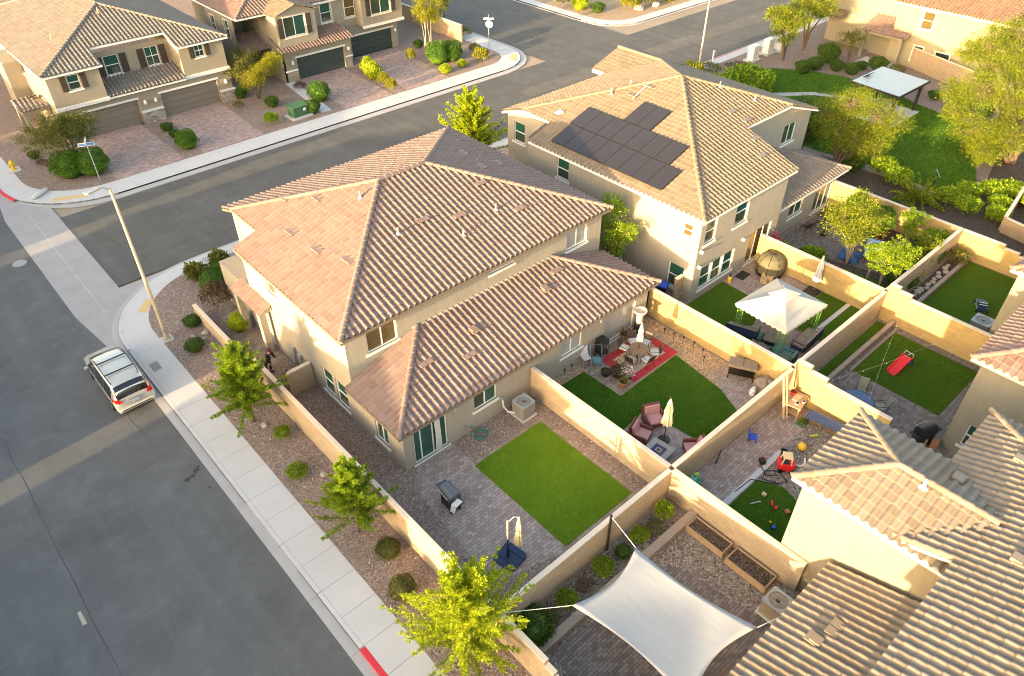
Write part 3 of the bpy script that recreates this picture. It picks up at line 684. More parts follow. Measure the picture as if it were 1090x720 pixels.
# corner house, second yard
yard('patio', [(22.3, 19.55), (27.7, 19.55), (27.5, 16.3), (22.3, 16.2)], 2, 'paver_tan', 'tan paver patio under the red rug and dining set', 'patio')
yard('gravel_bed', [(19.2, 19.6), (28.4, 19.6), (28.4, 10.95), (19.2, 10.95)], 1, 'gravel_tan', 'tan gravel round the edges of the yard with wicker armchairs', 'gravel')
yard('lawn', [(20.05, 18.95), (22.2, 18.9), (22.25, 16.35), (26.85, 16.5), (26.4, 13.2), (25.6, 11.6), (22.7, 11.45), (22.35, 14.9), (19.45, 14.6), (19.5, 17.3)], 3, 'turf2', 'deep green turf with a chamfered corner beside the wicker armchairs', 'lawn')
yard('patio', [(19.2, 14.6), (22.4, 14.8), (22.75, 11.5), (25.6, 11.65), (26.45, 13.3), (27.2, 14.3), (28.35, 14.3), (28.35, 10.95), (19.2, 10.95)], 2, 'paver', 'grey paver strip round the fire table by the rear wall', 'patio')
# h2 yard
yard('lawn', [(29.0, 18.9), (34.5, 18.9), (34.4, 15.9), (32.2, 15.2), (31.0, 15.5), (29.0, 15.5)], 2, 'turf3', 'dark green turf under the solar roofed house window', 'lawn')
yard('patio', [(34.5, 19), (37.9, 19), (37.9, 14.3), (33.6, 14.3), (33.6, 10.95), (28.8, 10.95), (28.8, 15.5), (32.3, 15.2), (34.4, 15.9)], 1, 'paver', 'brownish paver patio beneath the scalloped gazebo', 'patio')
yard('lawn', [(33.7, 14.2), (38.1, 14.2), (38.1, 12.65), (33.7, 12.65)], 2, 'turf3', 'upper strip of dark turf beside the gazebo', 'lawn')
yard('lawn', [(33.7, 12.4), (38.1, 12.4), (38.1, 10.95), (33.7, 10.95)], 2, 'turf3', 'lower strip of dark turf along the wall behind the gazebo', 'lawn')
yard('garden_strip', rect(33.65, 38.1, 12.4, 12.65), 3, 'concrete', 'narrow concrete strip between two dark turf strips', 'strip')
# h2 east yard
yard('garden_bed', rect(38.4, 48.1, 10.95, 19.3), 1, 'mulch', 'planted bed under the pruned trees in the walled garden', 'garden bed')
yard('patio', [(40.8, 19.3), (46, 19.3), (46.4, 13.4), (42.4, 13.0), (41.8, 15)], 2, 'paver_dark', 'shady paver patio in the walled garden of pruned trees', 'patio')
yard('lawn', [(38.45, 14.5), (41.3, 14.6), (41.6, 12.2), (38.45, 11.0)], 2, 'turf2', 'sliver of green lawn below the tallest garden tree', 'lawn')
# sail yard (south of the rear wall)
yard('garden_bed', rect(9.3, 18.9, 9.5, 10.7), 2, 'gravel_grey', 'planting bed of grey gravel along the rear wall near the sail', 'garden bed')
yard('gravel_bed', rect(9.3, 18.9, 0, 9.2), 1, 'gravel_grey', 'grey brown gravel beneath the white shade sail', 'gravel')
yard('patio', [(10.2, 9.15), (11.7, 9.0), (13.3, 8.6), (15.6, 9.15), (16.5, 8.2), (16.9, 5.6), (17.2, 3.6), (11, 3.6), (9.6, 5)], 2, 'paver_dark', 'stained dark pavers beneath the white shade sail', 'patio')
# toddler yard
yard('patio', [(19.2, 10.7), (28.3, 10.7), (28.3, 9.3), (27, 8.9), (19.2, 9.0)], 2, 'paver', 'brown paver walk with scattered toys along the wall', 'patio')
yard('gravel_bed', rect(19.2, 28.4, 3.0, 9.2), 1, 'gravel_grey', 'bare grey ground with hoses and toys', 'gravel')
yard('garden_strip', [(19.2, 8.72), (25, 8.72), (25, 8.98), (19.2, 8.98)], 3, 'concrete', 'concrete edging beside the toy littered turf', 'strip')
yard('lawn', [(19.3, 8.66), (22.7, 8.66), (23.2, 7.6), (22.6, 5.8), (19.3, 5.8)], 3, 'turf2', 'small turf patch littered with toys', 'lawn')
# slide yard
yard('lawn', rect(29.0, 37.8, 9.95, 10.65), 3, 'turf3', 'narrow turf terrace above the stepped block edging', 'lawn')
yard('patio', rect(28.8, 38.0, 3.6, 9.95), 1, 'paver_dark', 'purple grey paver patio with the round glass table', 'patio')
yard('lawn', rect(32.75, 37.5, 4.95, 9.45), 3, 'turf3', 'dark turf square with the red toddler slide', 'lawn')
# AC yard
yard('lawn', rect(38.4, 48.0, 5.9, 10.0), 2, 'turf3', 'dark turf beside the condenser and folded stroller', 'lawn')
yard('garden_bed', rect(38.4, 48.0, 9.85, 10.65), 3, 'mulch', 'narrow mulch bed with pale rocks along the stepped edging', 'garden bed')
# park
pk = [(69.0, 37.7), (71.0, 35.1), (72.3, 31.6), (71.6, 28.8), (71.9, 26.3), (70.6, 23.0), (70.1, 20.3), (69.7, 18.2), (68.6, 15.6), (66.6, 15.0), (64.4, 14.9), (61.8, 14.9), (58.8, 13.6), (56.6, 13.6), (55.6, 14.6), (55.8, 16.8), (56.2, 20.1), (55.4, 24.5), (55.3, 29), (57.5, 34), (61.5, 38.4), (65.5, 39.2)]
yard('park_lawn', pk, 2, 'park', 'deep green park lawn around the white roofed shelter', 'lawn')
yard('park_path', [(55.5, 31.2), (60, 32.6), (63.4, 33.9), (66.6, 31.4), (67.6, 29), (68.2, 27), (67.6, 26.7), (66.8, 29), (65.9, 31), (63.1, 33.1), (60, 31.8), (55.5, 30.4)], 3, 'gutter', 'curved concrete path across the park lawn', 'path')
yard('park_path', rect(63.9, 69.2, 22.7, 27.4), 4, 'concrete', 'square concrete pad beneath the shelter', 'path')
yard('gravel_bed', [(48.6, 19.6), (54.9, 24), (55.2, 14.0), (58.7, 13.1), (64.5, 14.4), (69, 14.9), (70.3, 18), (80, 16), (70, -5), (48.6, -5)], 1, 'mulch', 'dark mulch of the shrub bed below the park lawn', 'shrub bed')
# driveways and walks across the side street
for x0, x1, xb0, xb1, lab in ((12.9, 17.1, 11.8, 17.25, 'worn paver driveway beside the two clipped round bushes'), (19.4, 24.5, 18.6, 24.0, 'paver driveway with an oil stain before the second tan garage'),
                              (32.5, 37.6, 31.9, 37.1, 'paver driveway before the first dark garage door'), (39.8, 45.0, 38.5, 43.7, 'sunlit paver driveway crossed by tree shadows')):
    yard('driveway', [(xb0, 57.3), (xb1, 57.3), (x1, 68.3), (x0, 68.3)], 3, 'paver_drive', lab, 'driveway'); m = MB()
    for a_, b_ in ((xb0, x0), (xb1 - .14, x1 - .14)): m.sheet([(a_, 57.3), (a_ + .14, 57.3), (b_ + .14, 68.3), (b_, 68.3)], .0165)
    struct('driveway_edge', m, M['paver_tan'], 'pale soldier course edging the ' + lab, 'edging')
yard('stepping_slabs', [(29.9, 58.0), (30.9, 58.0), (31.9, 66.5), (30.9, 66.5)], 2, 'concrete', 'pale stepping slabs beside the green transformer', 'walk')
yard('garden_walk', [(4.8, 70), (10.3, 69.2), (10.3, 70.4), (4.8, 71)], 2, 'paver_tan', 'pinkish walk to the porch of the shuttered house', 'walk')
yard('driveway', rect(13.5, 18.5, 37.5, 42.1), 2, 'paver_drive', 'paver driveway on the street side of the corner house', 'driveway'); yard('driveway', rect(21.5, 26.5, 37.5, 42.1), 2, 'paver_drive', 'second paver driveway on the street side of the corner house', 'driveway')
yard('driveway', rect(34.5, 39.5, 37.5, 42.1), 2, 'paver_drive', 'paver driveway on the street side of the solar roofed house', 'driveway')
yard('garden_walk', [(10.9, 32.2), (12.4, 36.8), (11.2, 38.6), (10.2, 36.5), (9.7, 32.4), (9.6, 30.3), (11.2, 30.3)], 2, 'paver_tan', 'pinkish paver front walk beside the porch post', 'walk')
yard('garden_walk', [(76, 29.4), (79.5, 29.4), (79.5, 33), (76, 33)], 2, 'concrete', 'shaded porch slab of the house beyond the park', 'walk')
yard('gravel_bed', rect(51.95, 52.0, 57, 58), 1, 'gravel', 'sliver of gravel by the far walk', 'gravel') if False else None

# ------------------------------------------------------------------ block walls
def blockwall(path, h, label, th=.2, mat='cream_block', cat='block wall', cap=.06, z0=-.1, group=None, capm='cap'):
    """straight garden wall with a cap course; path = [(x,y),(x,y)]; h a number or list of (fraction, height) steps"""
    (x0, y0), (x1, y1) = path; d = Vector((x1 - x0, y1 - y0)); L = d.length; d /= L; n = Vector((-d.y, d.x)) * th / 2
    t = thing('block_wall', label, cat, (x0, y0, 0), group=group)
    steps = h if isinstance(h, list) else [(0, h)]; a, c = MB(), MB()
    for i, (f, hh) in enumerate(steps):
        f1 = steps[i + 1][0] if i + 1 < len(steps) else 1.
        p = Vector((x0, y0)) + d * L * f; q = Vector((x0, y0)) + d * L * f1
        a.prism([tuple(p - n), tuple(q - n), tuple(q + n), tuple(p + n)], z0, hh - cap)
        k = 1.12; c.prism([tuple(p - n * k), tuple(q - n * k), tuple(q + n * k), tuple(p + n * k)], hh - cap, hh)
    ob('wall_body', a, M[mat], t, world=True); ob('wall_cap', c, M[capm], t, world=True, bevel=.01); return t
blockwall([(9.18, 37.0), (9.18, 29.55)], .95, 'low pale wall beside the front walk of the corner house')
blockwall([(9.18, 29.5), (9.18, 10.98)], 1.75, 'long cream block wall between sidewalk gravel and the grill patio')
blockwall([(9.18, 10.77), (9.18, 2)], [(0, 1.75), (.27, 1.55), (.32, 1.35), (.6, 1.1)], 'stepped cream wall beside the white shade sail')
blockwall([(9.08, 10.88), (18.93, 10.88)], 1.75, 'cream rear wall between turf yard and the shade sail')
blockwall([(19.17, 10.88), (28.5, 10.88)], 1.8, 'tan rear wall between wicker armchairs and the toy yard')
blockwall([(28.72, 10.88), (38.05, 10.88)], 1.85, 'tan rear wall behind the gazebo above the slide yard')
blockwall([(38.27, 10.88), (48.1, 10.88)], 1.9, 'tan rear wall below the garden of pruned trees')
blockwall([(19.05, 19.55), (19.05, 10.985)], 1.78, 'cream wall dividing bright turf from wicker chair yard')
blockwall([(19.05, 10.775), (19.05, 4.5)], 1.75, 'cream wall between planter boxes and toy yard')
blockwall([(28.61, 19.95), (28.61, 10.985)], 1.85, 'sunlit yellow wall behind the griddle and gazebo', mat='sunlit_block')
blockwall([(28.61, 10.775), (28.61, 5.9)], [(0, 2.4), (.16, 2.15), (.34, 1.9)], 'stepped sunlit wall above the blue bench', mat='sunlit_block')
blockwall([(38.16, 19.0), (38.16, 10.985)], 1.85, 'sunlit wall between gazebo and garden of pruned trees', mat='sunlit_block')
blockwall([(38.16, 10.775), (38.16, 5.0)], [(0, 2.4), (.1, 2.2), (.22, 1.95)], 'stepped sunlit wall behind the red slide', mat='sunlit_block')
blockwall([(48.2, 20.6), (48.2, 10.985)], 1.8, 'sunlit wall between pruned garden and the park shrubs', mat='sunlit_block')
blockwall([(48.2, 10.775), (48.2, 4.0)], [(0, 1.8), (.37, 1.6), (.5, 1.4), (.62, 1.2)], 'stepped sunlit wall behind the folded stroller', mat='sunlit_block')
blockwall([(80.0, 29.6), (76.7, 20.5)], 1.9, 'tan block wall behind the white roofed shelter', mat='tan_block')
blockwall([(53.3, 9.9), (60.5, 10.9)], 1.1, 'low tan retaining wall at the end of the shrub bed', mat='tan_block'); blockwall([(53.2, 9.8), (51.6, 2)], 1.1, 'low tan retaining wall turning away beside the mulch', mat='tan_block')
blockwall([(51.4, 64.8), (51.4, 84)], 1.75, 'pale yellow side wall beside the four trunk tree', mat='tan_block')
blockwall([(9.3, 9.35), (18.93, 9.35)], .35, 'low paver edging wall below the rear bed by the sail', th=.32, mat='edge_block', cat='edging wall', capm='edge_block')
blockwall([(38.0, 9.87), (28.75, 9.87)], .38, 'low stepped block edging above the slide turf', th=.2, mat='edge_block', cat='edging wall', capm='edge_block')
blockwall([(48.0, 9.78), (38.3, 9.78)], .38, 'low stepped block edging beside the folded stroller turf', th=.2, mat='edge_block', cat='edging wall', capm='edge_block')
blockwall([(32.6, 9.52), (37.95, 9.52)], .12, 'flat paver kerb along the top of the slide turf', th=.12, mat='edge_block', cat='edging wall', capm='edge_block')
blockwall([(9.9, 27.6), (11.25, 27.6)], 1.5, 'short block wall carrying the iron side gate', mat='cream_block')
blockwall([(30.65, 19.7), (31.28, 19.7)], 1.6, 'short wall stub between the blue bin and the house corner', mat='tan_block')
# ------------------------------------------------------------------ houses
TA = tiles('tile_pinkbrown', (.36, .230, .19), (.44, .30, .255), (.50, .355, .305), (.40, .275, .25))
TB = tiles('tile_tan', (.32, .24, .155), (.40, .31, .21), (.46, .37, .265), (.36, .29, .22))
TC = tiles('tile_brown', (.34, .255, .175), (.44, .345, .25), (.51, .42, .32), (.39, .325, .27))
TD = tiles('tile_greybrown', (.30, .25, .21), (.38, .32, .27), (.45, .39, .33), (.34, .27, .23))
TE = tiles('tile_rose', (.37, .215, .165), (.46, .29, .235), (.52, .36, .30), (.42, .27, .22))
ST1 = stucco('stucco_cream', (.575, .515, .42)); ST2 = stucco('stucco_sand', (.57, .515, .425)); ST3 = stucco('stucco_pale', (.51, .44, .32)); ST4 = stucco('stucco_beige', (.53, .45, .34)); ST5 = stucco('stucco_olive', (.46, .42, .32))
GAR1 = plain('garage_taupe', (.21, .175, .14), .6, var=.08); GAR2 = plain('garage_green', (.045, .062, .058), .5, var=.1)
SHUT = plain('shutter_brown', (.06, .042, .032), .7)
STONE = NT('ledge_stone'); _p = STONE.pos(); _c = STONE.ramp(STONE.voro(STONE.mapping(_p, (3, 3, 9)), 1.4, 'Color'), [(0, (.12, .10, .085)), (.4, (.30, .25, .20)), (.7, (.45, .40, .34)), (1, (.22, .20, .18))])
STONE = STONE.done(STONE.bsdf(_c, .9, STONE.bump(STONE.voro(STONE.mapping(_p, (3, 3, 9)), 1.4, 'Distance'), .8, .05)))
def house(name, label, loc): return thing(name, label, 'house', loc)
V = M['vinyl']; GL = M['glass']; GD = M['glass_dark']; GBL = M['glass_blind']; GA = M['glass_amber']; SILL = (M['white'], 'sill'); SUR = (M['cream_trim'], 'full')

# ---- corner house (pinkish tile)
H = house('corner_house', 'two storey cream duplex with pinkish brown tile roof in the middle', (11.3, 19.6, 0))
wm = MB()
# outside corners: left X 11.3, rear low Y 19.6, rear up Y 23.5
facade(H, wm, (11.3, 37.3), (11.3, 19.6), 0, 2.75, [(10.85, 11.85, .45, 2.0, 'hung'), (12.1, 13.1, .45, 2.0, 'hung'), (15.45, 16.45, .55, 1.75, 'slide')], V, GL, SILL)
facade(H, wm, (11.3, 33.4), (11.3, 23.5), 2.75, 5.6, [(2.45, 3.35, 1.35 + 2.75, 2.45 + 2.75, 'hung', GA)], V, GA, SILL)
facade(H, wm, (11.3, 19.6), (27.9, 19.6), 0, 2.75, [(.55, 2.42, .08, 2.4, 'door'), (4.05, 5.45, 1.15, 2.3, 'slide'), (9.85, 11.35, 1.1, 2.35, 'slide', GBL), (13.1, 15.6, .05, 2.3, 'doorw', GBL)], V, GL, SILL)
facade(H, wm, (27.9, 19.6), (27.9, 37.3), 0, 2.75, [(5, 6, 1, 2.2, 'hung')], V, GL, SILL)
facade(H, wm, (11.3, 23.5), (28.05, 23.5), 2.7, 5.6, [(1.1, 2.75, 3.95, 5.2, 'slide', GA), (8.5, 10.1, 4.95, 5.25, 'slide', GBL), (14.0, 15.6, 3.95, 5.2, 'slide', GBL)], V, GL, SILL)
wall(wm, (28.05, 23.5), (28.05, 37.3), 2.7, 5.6); wm.poly([(12.75, 33.4, 2.7), (11.3, 33.4, 2.7), (11.3, 33.4, 5.62), (12.75, 33.4, 6.1)]); wm.poly([(12.75, 37.3, 2.7), (12.75, 33.4, 2.7), (12.75, 33.4, 6.1), (12.75, 36.2, 6.02), (12.75, 37.3, 5.65)])
facade(H, wm, (28.05, 37.3), (12.75, 37.3), 2.7, 5.6, [(2, 3.4, 3.7, 5, 'hung'), (6, 7.4, 3.7, 5, 'hung'), (11, 12.4, 3.7, 5, 'hung')], V, GL, SUR)
wall(wm, (28.05, 37.3), (11.3, 37.3), 0, 2.75); wm.poly([(11.3, 33.4, 2.75), (12.75, 33.4, 2.75), (12.75, 37.3, 2.75), (11.3, 37.3, 2.75)]); wm.poly([(27.9, 19.6, 2.75), (28.05, 23.5, 2.75), (28.05, 37.3, 2.75), (27.9, 37.3, 2.75)])
ob('wall', wm, ST1, H, world=True)
for a, b in ((2.3, 7.2), (9.2, 14.2)): garage(H, (28.05, 37.36), (11.3, 37.36), a, b, 2.2, GAR1, M['white'])
EAVE = plain('eave_brown', (.20, .15, .11), .8)
r, zf = hiproof(H, 10.95, 28.45, 23.15, 37.7, 5.58, TA, EAVE, notches=[(10, 12.4, 33.35, 39)])
vents(r, [(14.6, 34.0), (15.6, 32.3), (13.4, 31.4), (13.5, 29.0), (14.0, 27.0), (16.6, 30.1)][:5], zf, M['cap'] if False else TE, 'flat', (1, 0)); vents(r, [(16.9, 30.2), (19.7, 25.4), (16.9, 27.0), (22.4, 26.0)], zf, M['galv']); vents(r, [(18.5, 27.2), (20.4, 26.6), (23.6, 25.5), (22.9, 27.9)], zf, TE, 'flat'); vents(r, [(25.2, 32.2), (26.4, 30.4), (24.6, 29.8)], zf, TE, 'flat', (-1, 0))
lr, zl = hiproof(H, 10.9, 28.3, 19.2, 27.9, 2.72, TA, EAVE, name='roof', notches=[(10, 29, 23.47, 28.5)])
vents(lr, [(17.3, 21.9), (22.2, 22.0)], zl, TE, 'hood'); vents(lr, [(14.2, 21.6), (16.2, 20.9), (23.6, 22.6)], zl, TE, 'flat')
fl = MB(); fl.b2(14.9, 24.2, 23.40, 23.5, 4.06, 4.2); ob('wall_flashing', fl, M['cream_trim'], H, world=True)
# porch
pm = MB(); pm.b2(10.65, 11.0, 31.3, 31.65, 0, 2.55); pm.b2(10.65, 11.0, 33.9, 34.25, 0, 2.55); pm.b2(10.66, 11.3, 31.31, 34.24, 2.55, 2.78); ob('porch_post', pm, ST1, H, world=True)
pr_ = MB(); slope(pr_, [(10.5, 31.0), (11.3, 31.0), (11.3, 34.4), (10.5, 34.4)], (10.5, 31.0), (1, 0), 2.8); ob('roof', pr_, TA, H, world=True)
# curtain, lamps, boxes on the rear wall
cu = MB(); cu.add([(13.1 + .28 * k / 6 - (.12 if k % 2 else 0) * 0, 19.66 + (.03 if k % 2 else 0), z) for z in (.2, 2.2) for k in range(7)], [(k, k + 1, k + 8, k + 7) for k in range(6)])
cu2 = MB()
for k in range(5): cu2.tube([(13.02 + k * .06, 19.57, 2.25), (13.06 + k * .055, 19.56, 1.3), (13.0 + k * .075, 19.55, .2)], .035, 6)
ob('curtain', cu2, M['cloth_white'], H, world=True)
for x, z in ((14.15, 2.05), (20.0, 2.3), (23.9, 2.1)):
    l = MB(); l.lathe([(.06, 0), (.09, .1), (.05, .22)], (x, 19.47, z), 10); l.b2(x - .05, x + .05, 19.5, 19.6, z + .05, z + .16); ob('wall_lamp', l, M['galv'], H, world=True)
for x, z in ((14.55, .55), (14.95, .4), (17.0, .9)):
    l = MB(); l.b2(x - .08, x + .08, 19.52, 19.6, z, z + .18); ob('outlet_box', l, M['galv'], H, world=True)
el = MB(); el.b2(11.14, 11.3, 29.1, 29.5, .9, 1.5); el.tube([(11.22, 29.3, .92), (11.22, 29.3, 0)], .04); ob('meter_box', el, M['galv'], H, world=True); el = MB(); el.b2(11.16, 11.3, 28.5, 28.8, 1.0, 1.35); ob('meter_box', el, M['galv'], H, world=True)

# ---- solar house (tan tile)
H = house('solar_house', 'two storey sand duplex with tan tile roof carrying solar panels', (31.2, 19.0, 0)); wm = MB()
facade(H, wm, (31.3, 33.0), (31.3, 19.05), 0, 5.6, [(2.7, 3.75, 3.85, 5.2, 'hung'), (12.75, 13.4, 4.05, 4.85, 'hung', GA), (12.2, 13.3, .4, 2.0, 'hung'), (7.8, 8.6, .5, 1.8, 'hung', GD)], V, GL, SILL)
wm.poly([(33.2, 33, 0), (31.3, 33, 0), (31.3, 33, 5.62), (33.2, 33, 6.25)])
wm.poly([(33.2, 37.1, 5.6), (33.2, 33, 5.6), (33.2, 33, 6.22), (33.2, 35.2, 6.2), (33.2, 37.1, 5.62)]); facade(H, wm, (33.2, 37.1), (33.2, 33.0), 0, 5.6, [(.65, 1.75, 3.7, 5.15, 'hung'), (1.2, 2.2, .6, 2, 'hung')], V, GL, SILL)
facade(H, wm, (31.3, 19.05), (40.0, 19.05), 0, 5.6, [(.75, 4.1, .45, 1.98, 'triple'), (.5, 1.5, 3.65, 5.2, 'hung'), (3.35, 4.65, 3.65, 5.35, 'hung'), (5.6, 7.95, .05, 2.35, 'door3', GA)], V, GL, SILL)
wm.poly([(40.0, 19.05, 2.6), (40.0, 23.1, 2.6), (40.0, 23.1, 6.85), (40.0, 19.05, 5.55)]); wall(wm, (40.0, 19.05), (40.0, 19.6), 0, 2.6)
wm.poly([(40, 23.1, 5.6), (49.25, 23.1, 5.6), (45.3, 23.1, 6.88), (40, 23.1, 6.88)]); facade(H, wm, (40.0, 23.1), (49.25, 23.1), 2.6, 5.6, [(5.95, 7.5, 3.85, 5.25, 'slide')], V, GL, SILL)
facade(H, wm, (40.0, 19.6), (48.4, 19.6), 0, 2.65, [(2.4, 4.1, .95, 2.05, 'slide'), (5.7, 8.0, .05, 2.25, 'door3')], V, GL, SILL)
wall(wm, (48.4, 19.6), (48.4, 23.1), 0, 2.65); wall(wm, (49.25, 23.1), (49.25, 37.1), 0, 5.6); wall(wm, (49.25, 37.1), (33.2, 37.1), 0, 5.6); wm.poly([(48.4, 23.1, 2.65), (49.25, 23.1, 2.65), (49.25, 23.2, 2.65), (48.4, 23.2, 2.65)])
wall(wm, (48.4, 23.1), (49.25, 23.1), 0, 2.6)
ob('wall', wm, ST2, H, world=True)
for a, b in ((1.5, 6.2), (9.2, 13.8)): garage(H, (49.25, 37.16), (33.2, 37.16), a, b, 2.2, GAR1, M['white'])
r, zf = hiproof(H, 30.95, 49.6, 18.72, 37.45, 5.58, TB, M['white'], notches=[(40.25, 51, 17, 22.75), (30, 32.95, 32.65, 39)])
vents(r, [(38.3, 30.6), (36.9, 31.0), (42.0, 26.2), (43.2, 24.2)], zf, M['galv'], 'pipe'); vents(r, [(33.9, 32.7)], zf, M['white'], 'hood', (1, 0)); vents(r, [(37.4, 29.6), (38.6, 29.3)], zf, TB, 'flat', (1, 0)); vents(r, [(40.6, 24.2), (39.9, 21.8), (40.9, 21.2 + 2), (38.9, 20.6)], zf, TD, 'flat')
gm = MB(); slope(gm, [(43.7, 34.0), (46.7, 34.4), (46.7, 38.9), (43.7, 38.9)], (43.7, 34), (1, 0), 5.58); slope(gm, [(49.7, 34.0), (46.7, 34.4), (46.7, 38.9), (49.7, 38.9)], (49.7, 34), (-1, 0), 5.58, shift=300)
g = ob('roof', gm, TB, H, world=True); cm = MB(); caps(cm, (46.7, 38.9, 6.58), (46.7, 34.4, 6.58)); ob('ridge_cap', cm, TB, g, world=True)
gw = MB(); gw.prism([(44.1, 37), (49.3, 37), (49.3, 38.6), (44.1, 38.6)], 0, 5.5); gw.add([(44.1, 38.6, 5.5), (49.3, 38.6, 5.5), (46.7, 38.6, 6.4), (44.1, 37, 5.5), (49.3, 37, 5.5), (46.7, 37, 6.4)], [(0, 1, 2), (5, 4, 3), (0, 3, 4, 1), (1, 4, 5, 2), (2, 5, 3, 0)]); ob('gable_wall', gw, ST2, H, world=True)
ft = MB(); ft.add([(43.7, 33.5, 5.55), (43.7, 38.9, 5.55), (46.7, 38.9, 6.5), (49.7, 38.9, 5.55), (49.7, 33.5, 5.55), (46.7, 33.5, 6.5), (43.7, 38.9, 5.35), (46.7, 38.9, 6.3), (49.7, 38.9, 5.35), (43.7, 33.5, 5.35)], [(0, 1, 2, 5), (5, 2, 3, 4), (1, 6, 7, 2), (2, 7, 8, 3), (0, 9, 6, 1)]); ob('fascia', ft, M['white'], g, world=True)
lr, zl = hiproof(H, 34.0, 48.9, 19.15, 27.5, 2.62, TD, M['white'], notches=[(30, 50, 23.05, 28), (30, 40.05, 18, 24)])
for x, z, yy in ((31.6, 3.25, 18.98), (31.65, 2.2, 18.98), (36.0, 2.25, 18.98)):
    l = MB(); l.b2(x - .06, x + .06, yy - .12, 19.05, z, z + .16); ob('wall_lamp', l, M['white'], H, world=True)
# solar panels: 12 modules flush on the left slope, columns along Y, rows up the slope
def zs(x): return 5.58 + PITCH * (x - 30.95)
PV = NT('solar_cell'); _p = PV.obj(); PV = PV.done(PV.bsdf(PV.mix(PV.noise(_p, .6, 3), (.024, .020, .022), (.036, .030, .030)), .25, PV.bump(PV.noise(_p, .5, 2), .05, .02), spec=.7))
PF = plain('panel_frame', (.05, .048, .046), .4, .6); RAIL = M['steel']
for row, cols, ya, w_, xa, xb in ((0, range(8), 31.15, 1.11, 31.55, 33.32), (1, range(7), 31.3, 1.15, 33.36, 35.1), (2, range(2), 28.4, 1.08, 35.14, 37.1)):
    for c in cols:
        y1 = ya - c * w_; y0 = y1 - w_ + .012
        t = thing('solar_module', 'dark solar panel %s of the tan roof' % (('lowest row, number %d counted from the street' % (c + 1), 'middle row, number %d counted from the street' % (c + 1), 'topmost pair, %s one' % ('street side' if c == 0 else 'yard side'))[row]), 'solar panel', (xa, y0, zs(xa)), group='solar panels on the tan roof')
        q = MB(); L = .13; v = [(xa, y0), (xb, y0), (xb, y1), (xa, y1)]; q.add([(x, y, zs(x) + L) for x, y in v] + [(x, y, zs(x) + L + .04) for x, y in v], [(3, 2, 1, 0), (4, 5, 6, 7), (0, 1, 5, 4), (1, 2, 6, 5), (2, 3, 7, 6), (3, 0, 4, 7)]); ob('panel_frame', q, PF, t, world=True)
        q = MB(); i_ = .025; q.add([(x, y, zs(x) + L + .044) for x, y in ((xa + i_, y0 + i_), (xb - i_, y0 + i_), (xb - i_, y1 - i_), (xa + i_, y1 - i_))], [(0, 1, 2, 3)]); ob('solar_cells', q, PV, t, world=True)
cd = MB(); cd.tube([(37.0, 29.3, zs(37) + .12), (38.8, 29.5, zs(38.8) + .12), (39.6, 28.9, zs(39.6) + .1)], .035); ob('conduit', cd, M['white'], r, world=True)

# ---- tan house, bottom right
H = house('brown_tile_house', 'house with brown barrel tiles and sunlit blank wall near the sail', (19.2, .9, 0)); wm = MB()
wall(wm, (19.2, 5.68), (19.2, -10), 0, 5.6); wall(wm, (23.35, 5.68), (19.2, 5.68), 0, 5.6); wall(wm, (23.35, 2.3), (23.35, 5.68), 0, 5.6); wall(wm, (27.2, 2.3), (23.35, 2.3), 0, 5.6); wall(wm, (27.2, -14), (27.2, 2.3), 0, 5.6)
wm.poly([(19.2, .45, 3.3), (9.2, .45, 3.3), (9.2, .45, 5.6), (11, .45, 6.2), (19.2, .45, 6.2)]); wall(wm, (18.4, 3.5), (9.2, 3.5), 0, 2.65); wall(wm, (19.2, 3.5), (18.4, 3.5), 0, 2.65); wm.poly([(9.2, 3.5, 0), (9.2, .45, 0), (9.2, .45, 3.55), (9.2, 3.5, 2.6)]); wall(wm, (9.2, .45), (9.2, -14), 0, 5.5); wall(wm, (9.2, -14), (27.2, -14), 0, 5.6)
ob('wall', wm, ST3, H, world=True)
r, zf = hiproof(H, 8.8, 27.5, -14.4, 2.6, 5.58, TC, M['white'], notches=[(8, 19.0, .72, 3)]); vents(r, [(20.0, -.6), (21.9, -1.4), (23.4, -1.7), (24.9, .9)], zf, TC, 'hood'); vents(r, [(19.2, -1.3), (22.6, -1.9)], zf, M['cap'], 'flat')
wm2, zg = hiproof(H, 18.85, 23.7, -12, 6.03, 5.6, TC, M['white'], notches=[(18, 24, -13, .3)]); vents(wm2, [(22.6, 2.0)], zg, TC, 'hood', (-1, 0)); vents(wm2, [(21.0, 2.6)], zg, M['white'], 'pipe')
lm = MB(); slope(lm, [(8.5, 3.85), (18.95, 3.85), (18.95, .48), (8.5, .48)], (18.7, 3.85), (0, -1), 2.65); l = ob('roof', lm, TC, H, world=True)
def zlow(x, y): return 2.65 + PITCH * (3.85 - y)
vents(l, [(15.6, 2.5)], zlow, TC, 'hood', (0, -1)); vents(l, [(16.4, 2.3)], zlow, TC, 'flat')
fd = MB(); fd.add([(8.5, 3.85, 2.6), (18.95, 3.85, 2.6), (18.95, .48, 3.72), (8.5, .48, 3.72), (8.5, 3.85, 2.42), (18.95, 3.85, 2.42), (18.95, .48, 3.5), (8.5, .48, 3.5)], [(0, 3, 2, 1), (4, 5, 6, 7), (0, 1, 5, 4), (1, 2, 6, 5), (3, 0, 4, 7)][::1]); ob('fascia', fd, M['white'], l, world=True)

